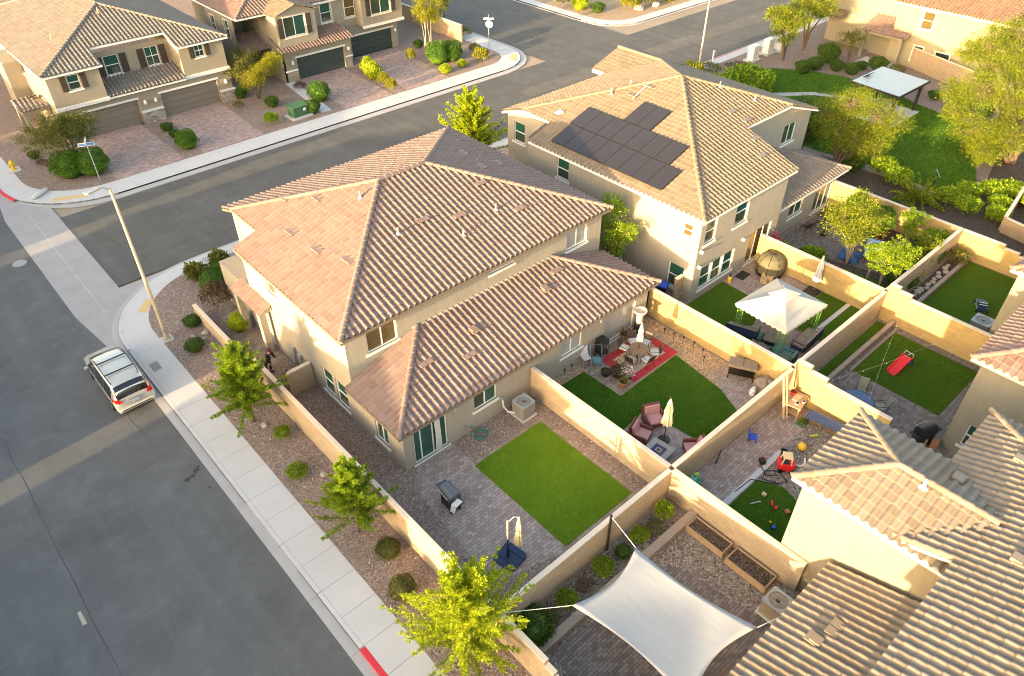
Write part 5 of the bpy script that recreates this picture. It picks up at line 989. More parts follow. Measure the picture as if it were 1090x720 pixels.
for a in (
    ('clipo', 8.19, 16.55, .47, .62, 'round clipped dark bush outside the grill yard wall'), ('clipo', 7.57, 14.7, .5, .68, 'round clipped bush beside the nearest lime street tree'),
    ('wild', 7.53, 22.68, .45, .55, 'small green bush on gravel between the first two street trees'), ('wild', 8.19, 25.3, .38, .5, 'sparse little bush at the foot of the leafy street tree'),
    ('dark', 7.85, 34.3, .48, .55, 'dark low bush on gravel right behind the lamp post'), ('dark', 8.65, 36.5, .45, .5, 'dark little bush near the end of the low pale wall'),
    ('brown', 10.75, 37.4, 1.0, 1.15, 'brown dry bush beyond the low pale wall'), ('lime', 10.5, 34.3, .55, .9, 'upright lime bush beside the front walk'), ('yel', 8.3, 28.7, .4, .7, 'small yellow bush touching the leafy street tree'),
    ('clip', 12.75, 38.9, .95, 1.15, 'large round bush at the corner of the house'), ('clip', 11.1, 38.9, .75, .9, 'mid sized round bush next to the brown bush'), ('dark', 11.4, 40.1, .6, .6, 'low green bush just behind the corner sidewalk'), ('clip', 12.1, 40.4, .5, .55, 'small round bush between the tuft and the largest bush'),
    ('tuft', 10.9, 41.0, .6, .6, 'spiky grass tuft nearest the corner sidewalk'), ('tuft', 12.6, 41.5, .55, .55, 'spiky grass tuft by the grey meter cover'),
    ('clip', 9.6, 60.2, 1.0, 1.15, 'plump clipped bush under the street name sign'), ('clip', 11.05, 59.5, 1.0, 1.15, 'plump clipped bush beside the paver driveway edge'),
    ('clip', 18.2, 59.1, .75, .85, 'clipped green bush between the two tan garage driveways'), ('dark', 18.2, 61.7, .35, .4, 'small bush midway up the strip between tan garages'), ('dark', 18.3, 63.5, .4, .4, 'small bush by the stone pillar between tan garages'),
    ('dark', 8.4, 65.3, .35, .4, 'small dark bush behind the hydrant'), ('brown', 8.5, 63.6, .4, .3, 'flat dark bush on gravel between hydrant and olive tree'), ('olive', 8.95, 62.5, .4, .35, 'flat olive bush on gravel in front of olive tree'), ('dark', 9.6, 62.0, .35, .45, 'tiny dark bush at the foot of olive tree'),
    ('clip', 31.25, 60.6, .8, 1.0, 'clipped bush right of the stepping slabs by the driveway'), ('dark', 29.3, 58.6, .6, .7, 'round bush beside the green transformer'), ('wild', 25.5, 58.8, .5, .6, 'small bush by the driveway with the oil stain'), ('olive', 24.9, 63.7, .4, .45, 'little bush at the foot of the stone pillar'), ('dark', 27.4, 62.3, .5, .55, 'round bush below the yellow blossomed tree'), ('brown', 31.3, 64.3, .5, .4, 'brownish low bush near the first dark garage'), ('dark', 26.2, 66.0, .45, .6, 'dark bush in the gap between two tan houses'),
    ('lime', 38.45, 63.5, .62, .9, 'topmost bush of four beside the sunlit driveway'), ('lime', 38.05, 62.0, .65, .9, 'second bush of four beside the sunlit driveway'), ('yel', 37.9, 60.1, .5, .6, 'third yellowish bush of four beside the sunlit driveway'), ('yel', 37.6, 58.4, .45, .6, 'lowest yellow bush of four beside the sunlit driveway'),
    ('clip', 45.3, 61.2, .95, 1.25, 'big clipped bush in front of the slim trunked tree'), ('clip', 46.9, 60.9, .85, 1.15, 'slightly darker clipped bush beside the big clipped one'), ('lime', 44.1, 58.5, .5, .5, 'small bush close to the far sidewalk by the driveway'), ('yel', 43.6, 63.5, .4, .7, 'small yellow bush at the edge of the sunlit driveway'), ('lime', 46.5, 58.8, .4, .4, 'small bright bush on gravel near the rounded corner'), ('yel', 49.0, 58.9, .65, .7, 'yellow tufted bush near the stop sign'), ('olive', 49.7, 60.7, .5, .75, 'thin upright bush just behind the stop sign'), ('dark', 48.3, 61.8, .4, .5, 'little bush near the end of the pale side wall'), ('brown', 50.2, 59.6, .35, .4, 'small dry bush on gravel under the stop sign'), ('dark', 46.7, 66.4, .4, .5, 'small dark bush at the corner by the second dark garage'),
    ('olive', 52.2, 66.7, .7, .8, 'roadside bush beyond the pale side wall'), ('olive', 52.3, 65.4, .6, .7, 'second roadside bush beyond the pale side wall'),
    ('olive', 69.3, 67.2, .8, .8, 'olive shrub on the far corner gravel, nearest the side walk'), ('lime', 69.6, 64.6, .8, .9, 'bright shrub where the far corner curves'), ('dark', 70.3, 62.4, .7, .7, 'dark shrub on the far corner gravel'), ('yel', 74.2, 60.5, .9, 1.0, 'yellow shrub on the far corner among boulders'), ('olive', 76.6, 60.2, .9, .9, 'spreading olive shrub on the far corner'), ('brown', 78.6, 60.4, 1.0, .9, 'rusty brown shrub on the far corner'), ('lime', 80.8, 59.8, .7, .8, 'small lime shrub further along the far walk'), ('olive', 83, 59.6, .7, .7, 'last olive shrub along the far walk'),
    ('wild', 61.6, 35.6, 2.2, 1.9, 'broad willowy bush behind the solar house by the path'), ('wild', 59.2, 36.8, 1.5, 1.5, 'second willowy bush close to the solar house ridge'), ('yel', 60.8, 41.2, 1.1, 1.2, 'yellowish bush at the foot of the far lamp pole'), ('olive', 63.2, 40.9, 1.0, .9, 'olive bush beside the far lamp pole'), ('brown', 66.3, 39.9, 1.1, .5, 'low reddish ground bush near the white cabinets'),
    ('dark', 70.2, 34.9, .7, 1.0, 'upright dark bush along the park gravel, nearest the cabinets'), ('dark', 72.0, 34.6, .7, 1.0, 'second upright bush along the park gravel'), ('dark', 73.2, 33.0, .6, .9, 'third upright bush along the park gravel'), ('dark', 73.5, 31.5, .7, .9, 'fourth upright bush along the park gravel by the shelter'), ('dark', 74.9, 34.9, 1.0, 1.5, 'large dark bush behind the row along the park gravel'), ('dark', 76.6, 30.4, .8, 1.0, 'dark bush beside the shaded porch'), ('olive', 77, 28.6, .7, .7, 'grey green bush at the end of the tan park wall'), ('dark', 75.6, 31.6, .6, .6, 'low bush between shelter and shaded porch'),
    ('dark', 73.3, 23.2, .6, .6, 'small bush on the slope below the tan park wall'), ('dark', 72.7, 20.3, .9, .9, 'rounded bush on the slope near the huge tree'), ('dark', 72.0, 18.8, 1.0, 1.0, 'wide bush partly under the huge tree'), ('olive', 74, 25.2, .5, .5, 'tiny bush just right of the shelter'),
    ('wild', 55.2, 19.2, .95, 1.1, 'green shrub in the mulch beside the feathery tree'), ('wild', 54.4, 17.7, .9, 1.1, 'second green shrub in the mulch by the lawn edge'), ('dark', 54.3, 21.2, .9, 1.1, 'dark shrub at the foot of the feathery tree'), ('wild', 54.4, 13.9, .85, 1.0, 'shrub beside the yellow spiky plant'), ('wild', 56.2, 13.3, .8, 1.0, 'green shrub at the lawn corner, right of the park sign'), ('wild', 54.0, 12.5, .8, 1.0, 'green shrub nearest the tan garden wall corner'), ('wild', 57.6, 12.3, .8, 1.0, 'shrub at the start of the gravel tongue'), ('wild', 58.5, 11.4, .9, 1.0, 'shrub beside the low retaining wall'), ('wild', 56.0, 11.1, .75, .9, 'shrub between lawn corner and the low retaining wall'), ('wild', 54.4, 10.6, .75, .9, 'lowest shrub in front of the low retaining wall'), ('lime', 58.8, 9.3, 1.6, 1.1, 'sunlit shrub mass growing above the low retaining wall'), ('yel', 64, 15.6, 1.3, .9, 'low yellow shrub under the huge tree'),
    ('clip', 47.1, 17.2, .8, 1.5, 'dark clipped shrub against the garden wall'), ('clip', 47.0, 15.4, .85, 1.5, 'second clipped shrub against the garden wall, by the clay pot'), ('wild', 47.1, 11.8, .8, 1.3, 'green shrub in the far garden corner'), ('dark', 45.6, 11.6, .9, 1.2, 'dark shrub under the lime tree by the rear wall'), ('wild', 43.3, 11.5, .8, .9, 'low leafy shrub along the tan rear wall'), ('dark', 41.9, 11.4, .8, .9, 'dark low shrub under the roundest pruned tree'), ('wild', 39.1, 17.9, .9, .9, 'green shrub near the pink flowers'), ('wild', 40.4, 16.4, .8, .8, 'shrub at the foot of the tallest garden tree'), ('wild', 39.6, 13.3, .6, .6, 'ground shrub under the slim pruned tree'),
    ('olive', 46.9, 10.25, .7, .9, 'dry looking shrub in the narrow bed by the folded stroller lawn'),
    ('wild', 17.95, 10.2, .38, .7, 'upright plant in the rear bed nearest the planter boxes'), ('olive', 17.1, 10.0, .4, .35, 'small flat plant in the rear bed near the iron post'), ('wild', 16.3, 10.15, .40, .5, 'leafy plant just right of the iron post'), ('dark', 15.25, 10.1, .32, .35, 'small plant just left of the iron post'), ('wild', 14.1, 10.15, .44, .5, 'leafy plant midway along the rear bed'), ('brown', 12.95, 10.1, .34, .38, 'bronze flowering plant in the rear bed'), ('wild', 11.95, 10.1, .4, .55, 'bushy green plant near the sail rope'), ('dark', 10.2, 10.15, .75, .7, 'dark sprawling plant at the bed corner by the street tree'), ('olive', 11.0, 10.1, .4, .4, 'thin plant below the sail rope'),
): bush(*a)
sp = thing('spiky_plant', 'large yellow spiky plant in the mulch by the garden wall', 'plant', (52.9, 15.4, 0)); g_ = np.random.default_rng(8); pts, dr, sz = [], [], []
for i in range(46):
    az = i * 2.4; el = g_.uniform(.15, 1.2); d = np.array([math.cos(az) * math.cos(el), math.sin(az) * math.cos(el), math.sin(el)]); p = np.array([0, 0, .25])
    for k in range(12):
        p = p + d * .15; d = d + np.array([0, 0, -.07]); d /= np.linalg.norm(d)
        for q in range(4): pts.append(p + g_.normal(size=3) * .03); dr.append(d + g_.normal(size=3) * .45); sz.append(.26)
leafmesh('crown', pts, dr, sz, .3, F_MESQ, sp); q = MB(); q.lathe([(.14, 0), (.1, .4)], n=8); ob('trunk', q, BK, sp)
# pink blossom and pale rocks in the narrow bed
fb = thing('flower_bush', 'pink flowering plant at the wall end beside the solar house patio door', 'flower', (39.3, 18.6, 0)); g_ = np.random.default_rng(5); leafmesh('leaves', g_.normal(size=(300, 3)) * [.25, .25, .3] + [0, 0, .8], g_.normal(size=(300, 3)), np.full(300, .16), .5, F_GREEN, fb); leafmesh('blossom', g_.normal(size=(90, 3)) * [.22, .22, .2] + [0, 0, 1.2], g_.normal(size=(90, 3)), np.full(90, .16), .9, plain('pink', (.6, .03, .14), .6), fb)
ROCK = plain('pale_rock', (.42, .38, .33), .9, var=.3, sc=3, bump=.4)
def rock(x, y, r, label, z=0):
    m = MB(); m.ball((0, 0, 0), r, .7, 9, 5); m.v = [(a * rng.uniform(.8, 1.2), b * rng.uniform(.8, 1.2), c * rng.uniform(.8, 1.2)) for a, b, c in m.v]; o = ob('rock', m, ROCK); o.location = (x, y, z + r * .25); tag(o, label, 'rock', 'pale rocks'); return o
for k in range(16): rock(40.0 + k * .43, 10.25 + rng.uniform(-.15, .2), rng.uniform(.12, .22), 'pale rock in the narrow bed beside the stepped edging wall')
for x, y, r_, l in ((8.2, 35.4, .16, 'pale rock near the lamp post'), (8.85, 35.3, .2, 'larger pale rock near the low wall'), (8.6, 34.9, .12, 'small pale rock near the low wall'), (7.9, 26.6, .17, 'grey rock under the leafy street tree'), (8.4, 22.0, .15, 'pale rock beside the sidewalk wall'), (74.9, 59.8, .6, 'big boulder on the far corner'), (77.5, 59.3, .5, 'boulder beside the rusty shrub'), (71.5, 63.8, .5, 'boulder at the far corner bend')): rock(x, y, r_, l)

# ------------------------------------------------------------------ loose ground cover
def scatter(poly, n, seed=1):
    g = np.random.default_rng(seed); P_ = np.array(poly); lo, hi = P_.min(0), P_.max(0); out = []
    pts = g.uniform(lo, hi, size=(int(n * 1.0), 2)); ins = np.zeros(len(pts), bool); j = len(poly) - 1
    for i in range(len(poly)):
        xi, yi = poly[i]; xj, yj = poly[j]; c = ((yi > pts[:, 1]) != (yj > pts[:, 1])); t_ = (xj - xi) * (pts[:, 1] - yi) / ((yj - yi) or 1e-9) + xi; ins ^= c & (pts[:, 0] < t_); j = i
    return pts[ins]
def grass(label, poly, dens, hgt, mat, z, seed):
    lo, hi = np.array(poly).min(0), np.array(poly).max(0); p = scatter(poly, dens * np.prod(hi - lo), seed); g = np.random.default_rng(seed + 1)
    if seed == 5: p = p[~((p[:, 0] > 63.7) & (p[:, 0] < 69.4) & (p[:, 1] > 22.5) & (p[:, 1] < 27.6)) & ~((np.abs(p[:, 1] - np.interp(p[:, 0], [55, 60, 63.2, 66.2, 67, 68], [30.7, 32.2, 33.5, 31, 29, 27])) < .75) & (p[:, 1] > 26.5))]
    n = len(p)
    d = np.column_stack([g.normal(size=n) * .55 + .15, g.normal(size=n) * .55, np.full(n, .8)]); o = leafmesh('grass', np.column_stack([p, np.full(n, z)]), d, hgt * g.uniform(.5, 1.2, n), .5, mat); o['kind'] = 'stuff'; o['label'] = label; o['category'] = 'grass'
def blades(name, a, b, c):
    t = NT(name); p = t.pos(); f = t.math('ADD', t.math('MULTIPLY', t.island(), .5), t.math('MULTIPLY', t.noise(p, .9, 5, .7), .75)); k = t.ramp(f, [(.32, a), (.62, b), (.95, c)]); k = t.mix(t.math('MULTIPLY', t.ramp(t.noise(t.mapping(p, loc=(4, 9, 2)), 3.2, 4, .7), [(.55, (0, 0, 0)), (.75, (1, 1, 1))]), .35), k, scl(a, .8)); return t.done(t.bsdf(k, .7, spec=.2))
GB = blades('blade_bright', (.085, .16, .008), (.20, .32, .016), (.34, .47, .03)); GD2 = blades('blade_deep', (.018, .055, .005), (.064, .15, .010), (.16, .27, .025))
grass('short blades of the bright rectangular turf', rect(13.8, 17.97, 11.93, 17.8), 1500, .05, GB, .03, 1)
grass('short blades of the deep green turf', [(20.05, 18.95), (22.2, 18.9), (22.25, 16.35), (26.85, 16.5), (26.4, 13.2), (25.6, 11.6), (22.7, 11.45), (22.35, 14.9), (19.45, 14.6), (19.5, 17.3)], 1100, .055, GD2, .012, 2)
grass('short blades of the toy littered turf', [(19.3, 8.66), (22.7, 8.66), (23.2, 7.6), (22.6, 5.8), (19.3, 5.8)], 900, .05, GD2, .012, 3)
grass('short blades of the slide turf', rect(32.75, 37.5, 4.95, 9.45), 600, .06, GD2, .012, 4)
grass('grass blades of the park lawn', pk, 130, .13, GD2, .008, 5)
st_p = np.vstack([scatter(rect(6.9, 9.05, 9, 37), 1500, 11), scatter(rect(9.4, 11.2, 11.2, 30), 500, 12), scatter([(9, 57.6), (31, 57.6), (31, 65.8), (8, 65.8)], 900, 13), scatter(rect(14, 18.9, 18.1, 19.4), 250, 14), scatter(rect(18.3, 18.9, 11.2, 18), 150, 15), scatter(rect(9.4, 18.8, 9.6, 10.7), 300, 16)]); m = MB(); g_ = np.random.default_rng(6)
for x, y in st_p:
    r_ = g_.uniform(.02, .06); a = g_.uniform(0, 6.28, 3); q = [(x + r_ * math.cos(a[0] + k * 2.1) * g_.uniform(.7, 1.3), y + r_ * math.sin(a[0] + k * 2.1) * g_.uniform(.7, 1.3), .005) for k in range(3)]; m.add(q + [(x, y, r_ * 1.1)], [(0, 1, 3), (1, 2, 3), (2, 0, 3)])
t = NT('loose_stone'); LS = t.done(t.bsdf(t.ramp(t.island(), [(0, (.14, .10, .09)), (.5, (.30, .23, .205)), (.85, (.42, .35, .31)), (1, (.6, .54, .5))]), .95)); o = ob('gravel_stones', m, LS); o['kind'] = 'stuff'; o['label'] = 'loose larger stones among the rock gravel'; o['category'] = 'gravel'
# ------------------------------------------------------------------ street things
def pole(name, label, x, y, h, r0, r1, arm=None, cat='lamp post'):
    t = thing(name, label, cat, (x, y, 0)); b = MB(); b.b2(-.3, .3, -.3, .3, -.05, .05); ob('base_pad', b, M['concrete'], t, bevel=.015)
    p = MB(); p.b2(-.2, .2, -.2, .2, .05, .08); p.lathe([(.15, .08), (r0 * 1.15, .3), (r0, .32), (r1, h)], n=14)
    for a in (-1, 1):
        for c in (-1, 1): p.cyl((.14 * a, .14 * c, .07), .025, .08, 6)
    ob('pole', p, plain('pole_tan', (.52, .44, .33), .5, .25, var=.05), t, smooth=False)
    if arm:
        a = MB(); a.tube([(0, 0, h - .1), (arm[0] * .5, arm[1] * .5, h + .12), (arm[0], arm[1], h + .15)], [.05, .045, .04], 8); ob('arm', a, M['galv'], t)
        d = Vector((arm[0], arm[1], 0)).normalized(); l = MB(); l.at((arm[0], arm[1], h + .14), math.atan2(d.y, d.x)); l.prism([(-.1, -.1), (.5, -.16), (.62, -.08), (.62, .08), (.5, .16), (-.1, .1)], -.05, .06); ob('lamp_head', l, M['galv'], t, bevel=.02)
    hh = MB(); hh.b2(-.06, .06, r0 * -1.12 - .01, -r0 * .9, .5, .75); ob('hand_hole', hh, M['galv'], t); return t
pole('lamp_post', 'tall tan lamp post at the near sidewalk corner', 7.07, 36.27, 9.3, .105, .06, (-.55, -.1))
pole('lamp_post', 'distant tan lamp post beside the park walk', 63.35, 42.3, 8.8, .10, .06, (-1.2, 1.6))
# stop sign
t = thing('stop_sign', 'stop sign seen from behind with white street name blades', 'stop sign', (52.3, 61.4, 0)); p = MB(); p.b2(-.03, .03, -.03, .03, 0, 3.1); ob('post', p, M['galv'], t)
RDN = plain('sign_red', (.5, .02, .03), .5); ang = R(35)
b = MB(); b.at((.05, 0, 2.35), ang); o8 = [(.4 * math.cos(R(22.5 + 45 * k)), .4 * math.sin(R(22.5 + 45 * k))) for k in range(8)]; b.add([(0.0, x, y) for x, y in o8] + [(.02, x, y) for x, y in o8], [tuple(range(8))[::-1], tuple(range(8, 16))] + [(k, (k + 1) % 8, 8 + (k + 1) % 8, 8 + k) for k in range(8)]); pl = ob('octagon_plate', b, M['galv'], t); b = MB(); b.at((.05, 0, 2.35), ang); b.add([(.021, x * .97, y * .97) for x, y in o8] + [(.025, x * .97, y * .97) for x, y in o8], [tuple(range(8))[::-1], tuple(range(8, 16))] + [(k, (k + 1) % 8, 8 + (k + 1) % 8, 8 + k) for k in range(8)]); ob('red_face', b, RDN, pl)
def text(name, s, size, loc, rot, mat, parent=None, ext=.004):
    cu = bpy.data.curves.new(name, 'FONT'); cu.body = s; cu.size = size; cu.extrude = ext; cu.align_x = 'CENTER'; cu.align_y = 'CENTER'; cu.materials.append(mat); o = bpy.data.objects.new(name, cu); COL.objects.link(o); o.location = loc; o.rotation_euler = rot
    bpy.context.view_layer.update(); me = bpy.data.meshes.new_from_object(o.evaluated_get(bpy.context.evaluated_depsgraph_get())); o2 = bpy.data.objects.new(name, me); o2.location = loc; o2.rotation_euler = rot; COL.objects.unlink(o); bpy.data.objects.remove(o); COL.objects.link(o2)
    if parent: o2.parent = parent
    return o2
text('lettering', 'STOP', .3, (.05 + .032 * math.cos(ang), .032 * math.sin(ang), 2.35), (R(90), 0, ang + R(90)), M['white'], pl)
for k, (a, z) in enumerate(((R(-40), 2.92), (R(48), 3.12))):
    b = MB(); b.at((0, 0, z), a); b.b2(-.5, .5, -.012, .012, -.11, .11); ob('name_blade', b, M['white'], t, bevel=.004)
# street name sign near the olive tree
t = thing('street_sign', 'blue and white street name sign before the olive tree', 'street sign', (10.85, 57.75, 0)); p = MB(); p.cyl((0, 0, 0), .035, 3.1, 8); ob('post', p, M['galv'], t)
for a, z, l in ((R(-22), 3.0, .55), (R(68), 3.25, .5)):
    b = MB(); b.at((0, 0, z), a); b.b2(-l, l, -.012, .012, -.13, .13); q = ob('name_blade', b, M['white'], t, bevel=.004)
    c = MB(); c.at((0, 0, z), a); c.b2(-l + .05, l - .05, -.018, .018, -.09, .09); ob('blue_field', c, plain('sign_blue', (.10, .22, .55), .5, var=.1, sc=9) if z < 3.1 else M['white'], q)
# hydrant
t = thing('fire_hydrant', 'yellow fire hydrant on a small concrete pad', 'hydrant', (6.6, 64.2, 0)); b = MB(); b.b2(-.45, .45, -.45, .45, -.02, .06); ob('base_pad', b, M['concrete'], t)
b = MB(); b.lathe([(.2, .06), (.2, .12), (.13, .13), (.13, .2), (.12, .55), (.17, .56), (.17, .62), (.14, .68), (.09, .78), (.04, .82), (.035, .88), (.001, .89)], n=16); ob('barrel', b, M['yellow'], t, smooth=False)
for a in (0, 90, 180):
    b = MB(); b.at((0, 0, .45), R(a)); b.tube([(.1, 0, 0), (.2, 0, 0)], [.065, .065], 10); b.tube([(.2, 0, 0), (.24, 0, 0)], [.08, .08], 6); ob('nozzle', b, M['yellow'], t)
# transformer
t = thing('transformer_cabinet', 'green utility transformer on a concrete pad by the walk', 'transformer', (28.05, 58.75, 0), R(4)); b = MB(); b.b2(-1.0, 1.0, -.75, .75, -.05, .14); ob('base_pad', b, M['concrete'], t, bevel=.02)
b = MB(); b.b2(-.75, .75, -.5, .5, .14, .95); ob('cabinet', b, M['green_box'], t, bevel=.03)
b = MB(); b.add([(-.8, -.55, .95), (.8, -.55, .95), (.8, .55, 1.02), (-.8, .55, 1.02), (-.8, -.55, 1.0), (.8, -.55, 1.0), (.8, .55, 1.08), (-.8, .55, 1.08)], [(3, 2, 1, 0), (4, 5, 6, 7), (0, 1, 5, 4), (1, 2, 6, 5), (2, 3, 7, 6), (3, 0, 4, 7)]); ob('lid', b, M['green_box'], t)
b = MB(); b.b2(.2, .5, -.515, -.5, .55, .8); ob('warning_label', b, M['white'], t)
for x, y, h_, l in ((69.7, 40.3, 1.5, 'white utility cabinet nearest the far lamp post'), (72.6, 40.4, 1.55, 'middle white utility cabinet of three by the park'), (74.6, 40.2, 1.0, 'low white utility cabinet farthest from the lamp post')):
    t = thing('utility_cabinet', l, 'cabinet', (x, y, 0)); b = MB(); b.b2(-.8, .8, -.55, .55, -.02, .12); ob('base_pad', b, M['concrete'], t); b = MB(); b.b2(-.55, .55, -.35, .35, .12, h_); ob('cabinet', b, M['white'], t, bevel=.03); b = MB(); b.b2(-.02, .02, -.365, -.35, .25, h_ - .15); b.b2(.06, .1, -.38, -.35, h_ * .5, h_ * .5 + .15); ob('door_handle', b, M['galv'], t)
t = thing('walk_post', 'slim white marker post beside the far lamp post', 'post', (65.3, 42.1, 0)); b = MB(); b.box((0, 0, .75), (.12, .12, 1.5)); ob('post', b, M['white'], t); b = MB(); b.box((0, 0, 1.3), (.3, .06, .4)); ob('plate', b, M['white'], t)
# fallen white bag / form on the ramp corner
m = MB(); m.at((6.9, 58.6, .13), R(35)); m.tube([(-.75, 0, 0), (-.6, 0, .02), (.6, 0, .02), (.75, 0, 0)], [.08, .17, .15, .07], 10); tag(ob('sandbag', m, M['cloth_white'], smooth=True), 'white tube bag lying on the ramp by the hydrant corner', 'bag')

# ------------------------------------------------------------------ minivan (length along +Y, front at +Y)
V0 = thing('minivan', 'champagne minivan with roof rails parked at the sidewalk', 'minivan', (3.86, 34.35, -.13))
PAINT = NT('van_paint'); PAINT = PAINT.done(PAINT.bsdf((.56, .54, .50), .2, None, .4, .5, **{'Coat Weight': .6, 'Coat Roughness': .06}))
VG = glass('van_glass', (.012, .016, .022)); CHR = M['steel']
prof = [  # (y, half width low, half width belt, half width roof, z bottom, z belt, z roof)
    (-2.55, .80, .84, .60, .38, .78, .80), (-2.50, .90, .93, .66, .30, .92, 1.05), (-2.36, .93, .95, .70, .25, 1.02, 1.50), (-2.05, .95, .965, .735, .22, 1.05, 1.70), (-1.2, .96, .975, .76, .20, 1.05, 1.755),
    (0., .96, .975, .765, .20, 1.03, 1.76), (.7, .96, .97, .745, .20, 1.01, 1.70), (1.25, .95, .96, .72, .20, .99, 1.42), (1.62, .95, .95, .72, .22, .98, 1.10), (2.1, .93, .92, .66, .24, .92, .98), (2.45, .87, .84, .55, .28, .80, .84), (2.58, .74, .70, .42, .34, .66, .68)]
def section(y, wl, wb, wr, zb, zl, zr): return [(-wl * .93, y, zb), (-wl, y, zb + .18), (-wb, y, (zb + zl) / 2), (-wb * .985, y, zl), (-(wr + (wb - wr) * .28), y, zl + (zr - zl) * .62), (-wr, y, zr - .03 * (zr - zl)), (-wr * .72, y, zr + .02), (0, y, zr + .035)]
b = MB(); rings = []
for p in prof:
    s = section(*p); rings.append(s + [(-x, y, z) for x, y, z in s[-2::-1]])
n_ = len(rings[0]); b.add([q for r_ in rings for q in r_], [(i * n_ + k, (i + 1) * n_ + k, (i + 1) * n_ + k + 1, i * n_ + k + 1) for i in range(len(rings) - 1) for k in range(n_ - 1)][::1] + [tuple(range(n_))[::-1][::-1], tuple(range((len(rings) - 1) * n_, len(rings) * n_))[::-1]] + [((i + 1) * n_, i * n_, i * n_ + n_ - 1, (i + 1) * n_ + n_ - 1) for i in range(len(rings) - 1)])
ob('body', b, PAINT, V0, smooth=True)
def ringpt(y, k):
    for i in range(len(prof) - 1):
        if prof[i][0] <= y <= prof[i + 1][0]:
            t_ = (y - prof[i][0]) / (prof[i + 1][0] - prof[i][0]); a, c = rings[i], rings[i + 1]; k0 = int(math.floor(k)); fk = k - k0; k1 = min(k0 + 1, n_ - 1)
            A = Vector(a[k0]).lerp(Vector(a[k1]), fk); C_ = Vector(c[k0]).lerp(Vector(c[k1]), fk); return A.lerp(C_, t_)
def patch(name, corners, mat, nu=6, nv=4, off=.012):
    """glass patch on the body: corners = (y, k) at four corners"""
    m = MB(); vs = []
    for i in range(nu + 1):
        for j in range(nv + 1):
            u, v = i / nu, j / nv
            y = (corners[0][0] * (1 - u) + corners[1][0] * u) * (1 - v) + (corners[3][0] * (1 - u) + corners[2][0] * u) * v
            k = (corners[0][1] * (1 - u) + corners[1][1] * u) * (1 - v) + (corners[3][1] * (1 - u) + corners[2][1] * u) * v
            p = ringpt(y, k); c = Vector((0, p.y * .93, .9)); d = (p - c).normalized(); vs.append(tuple(p + d * off))
    m.add(vs, [(i * (nv + 1) + j, (i + 1) * (nv + 1) + j, (i + 1) * (nv + 1) + j + 1, i * (nv + 1) + j + 1) for i in range(nu) for j in range(nv)]); return ob(name, m, mat, V0, smooth=True)
for sgn in (0, 1):
    K = lambda k: k if sgn == 0 else (n_ - 1) - k
    patch('side_window', ((-2.1, K(3.12)), (-1.15, K(3.12)), (-1.15, K(4.8)), (-1.98, K(4.75))), VG); patch('side_window', ((-1.08, K(3.12)), (.12, K(3.12)), (.1, K(4.8)), (-1.08, K(4.8))), VG); patch('side_window', ((.2, K(3.12)), (1.35, K(3.1)), (.72, K(4.78)), (.18, K(4.8))), VG)
patch('windscreen', ((1.58, 4.7), (1.58, n_ - 1 - 4.7), (.78, n_ - 1 - 5.1), (.78, 5.1)), VG, 10, 6)
patch('rear_window', ((-2.485, 4.2), (-2.485, n_ - 1 - 4.2), (-2.13, n_ - 1 - 4.95), (-2.13, 4.95)), VG, 10, 5, .014)
TL = plain('tail_lamp', (.55, .015, .012), .2)
for sx in (-1, 1):
    m = MB(); m.add([(sx * .95, -2.2, .86), (sx * .955, -2.2, 1.16), (sx * .86, -2.46, 1.14), (sx * .905, -2.51, .86), (sx * .62, -2.545, .9), (sx * .62, -2.53, 1.06)], [(0, 1, 2, 3), (3, 2, 5, 4)] if sx > 0 else [(3, 2, 1, 0), (4, 5, 2, 3)]); ob('tail_lamp', m, TL, V0, solid=.03)
    m = MB(); m.b2(min(sx * .98, sx * 1.16), max(sx * .98, sx * 1.16), .98, 1.1, 1.0, 1.16); ob('wing_mirror', m, M['black'] if False else PAINT, V0, bevel=.03)
    m = MB(); m.tube([(sx * .66, -1.9, 1.72), (sx * .69, -1.7, 1.83), (sx * .70, .2, 1.83), (sx * .68, .42, 1.75)], .022, 6); ob('roof_rail', m, M['black'], V0)
    m = MB(); m.add([(sx * .86, 2.36, .72), (sx * .70, 2.56, .68), (sx * .5, 2.565, .66), (sx * .55, 2.46, .84), (sx * .8, 2.2, .9)], [(0, 1, 2, 3, 4)] if sx > 0 else [(4, 3, 2, 1, 0)]); ob('headlight', m, M['vinyl'], V0, solid=.03)
    for y in (-1.55, 1.5):
        w = MB(); w.tube([(sx * .78, y, .33), (sx * .985, y, .33)], .33, 22); wh = ob('wheel', w, M['rubber'], V0); w = MB(); w.tube([(sx * .97, y, .33), (sx * .995, y, .33)], .21, 14); ob('rim', w, CHR, wh)
for y in (-1.25, -.15):
    m = MB(); m.bar((-.70, y, 1.86), (.70, y, 1.86), .07, .03); ob('cross_bar', m, M['black'], V0)
m = MB(); m.b2(-.6, .6, -1.1, -.3, 1.79, 1.803); ob('sunroof', m, glass('sunroof_glass', (.22, .26, .30), .08), V0) if False else None
m = MB(); m.b2(-.17, .17, -2.575, -2.55, .74, .89); lp = ob('licence_plate', m, plain('plate', (.35, .40, .52), .4), V0)
m = MB(); m.b2(-.86, .86, -2.61, -2.47, .36, .58); ob('rear_bumper', m, PAINT, V0, bevel=.06); m = MB(); m.b2(-.7, .7, -2.625, -2.6, .46, .50); ob('bumper_strip', m, M['black'], V0)
m = MB(); m.b2(-.3, .3, -2.57, -2.53, .93, .96); ob('tailgate_strip', m, CHR, V0)
m = MB(); m.bar((-.55, 1.66, 1.05), (-.05, 1.5, 1.18), .02); m.bar((.1, 1.66, 1.05), (.55, 1.5, 1.18), .02); ob('wiper', m, M['black'], V0)
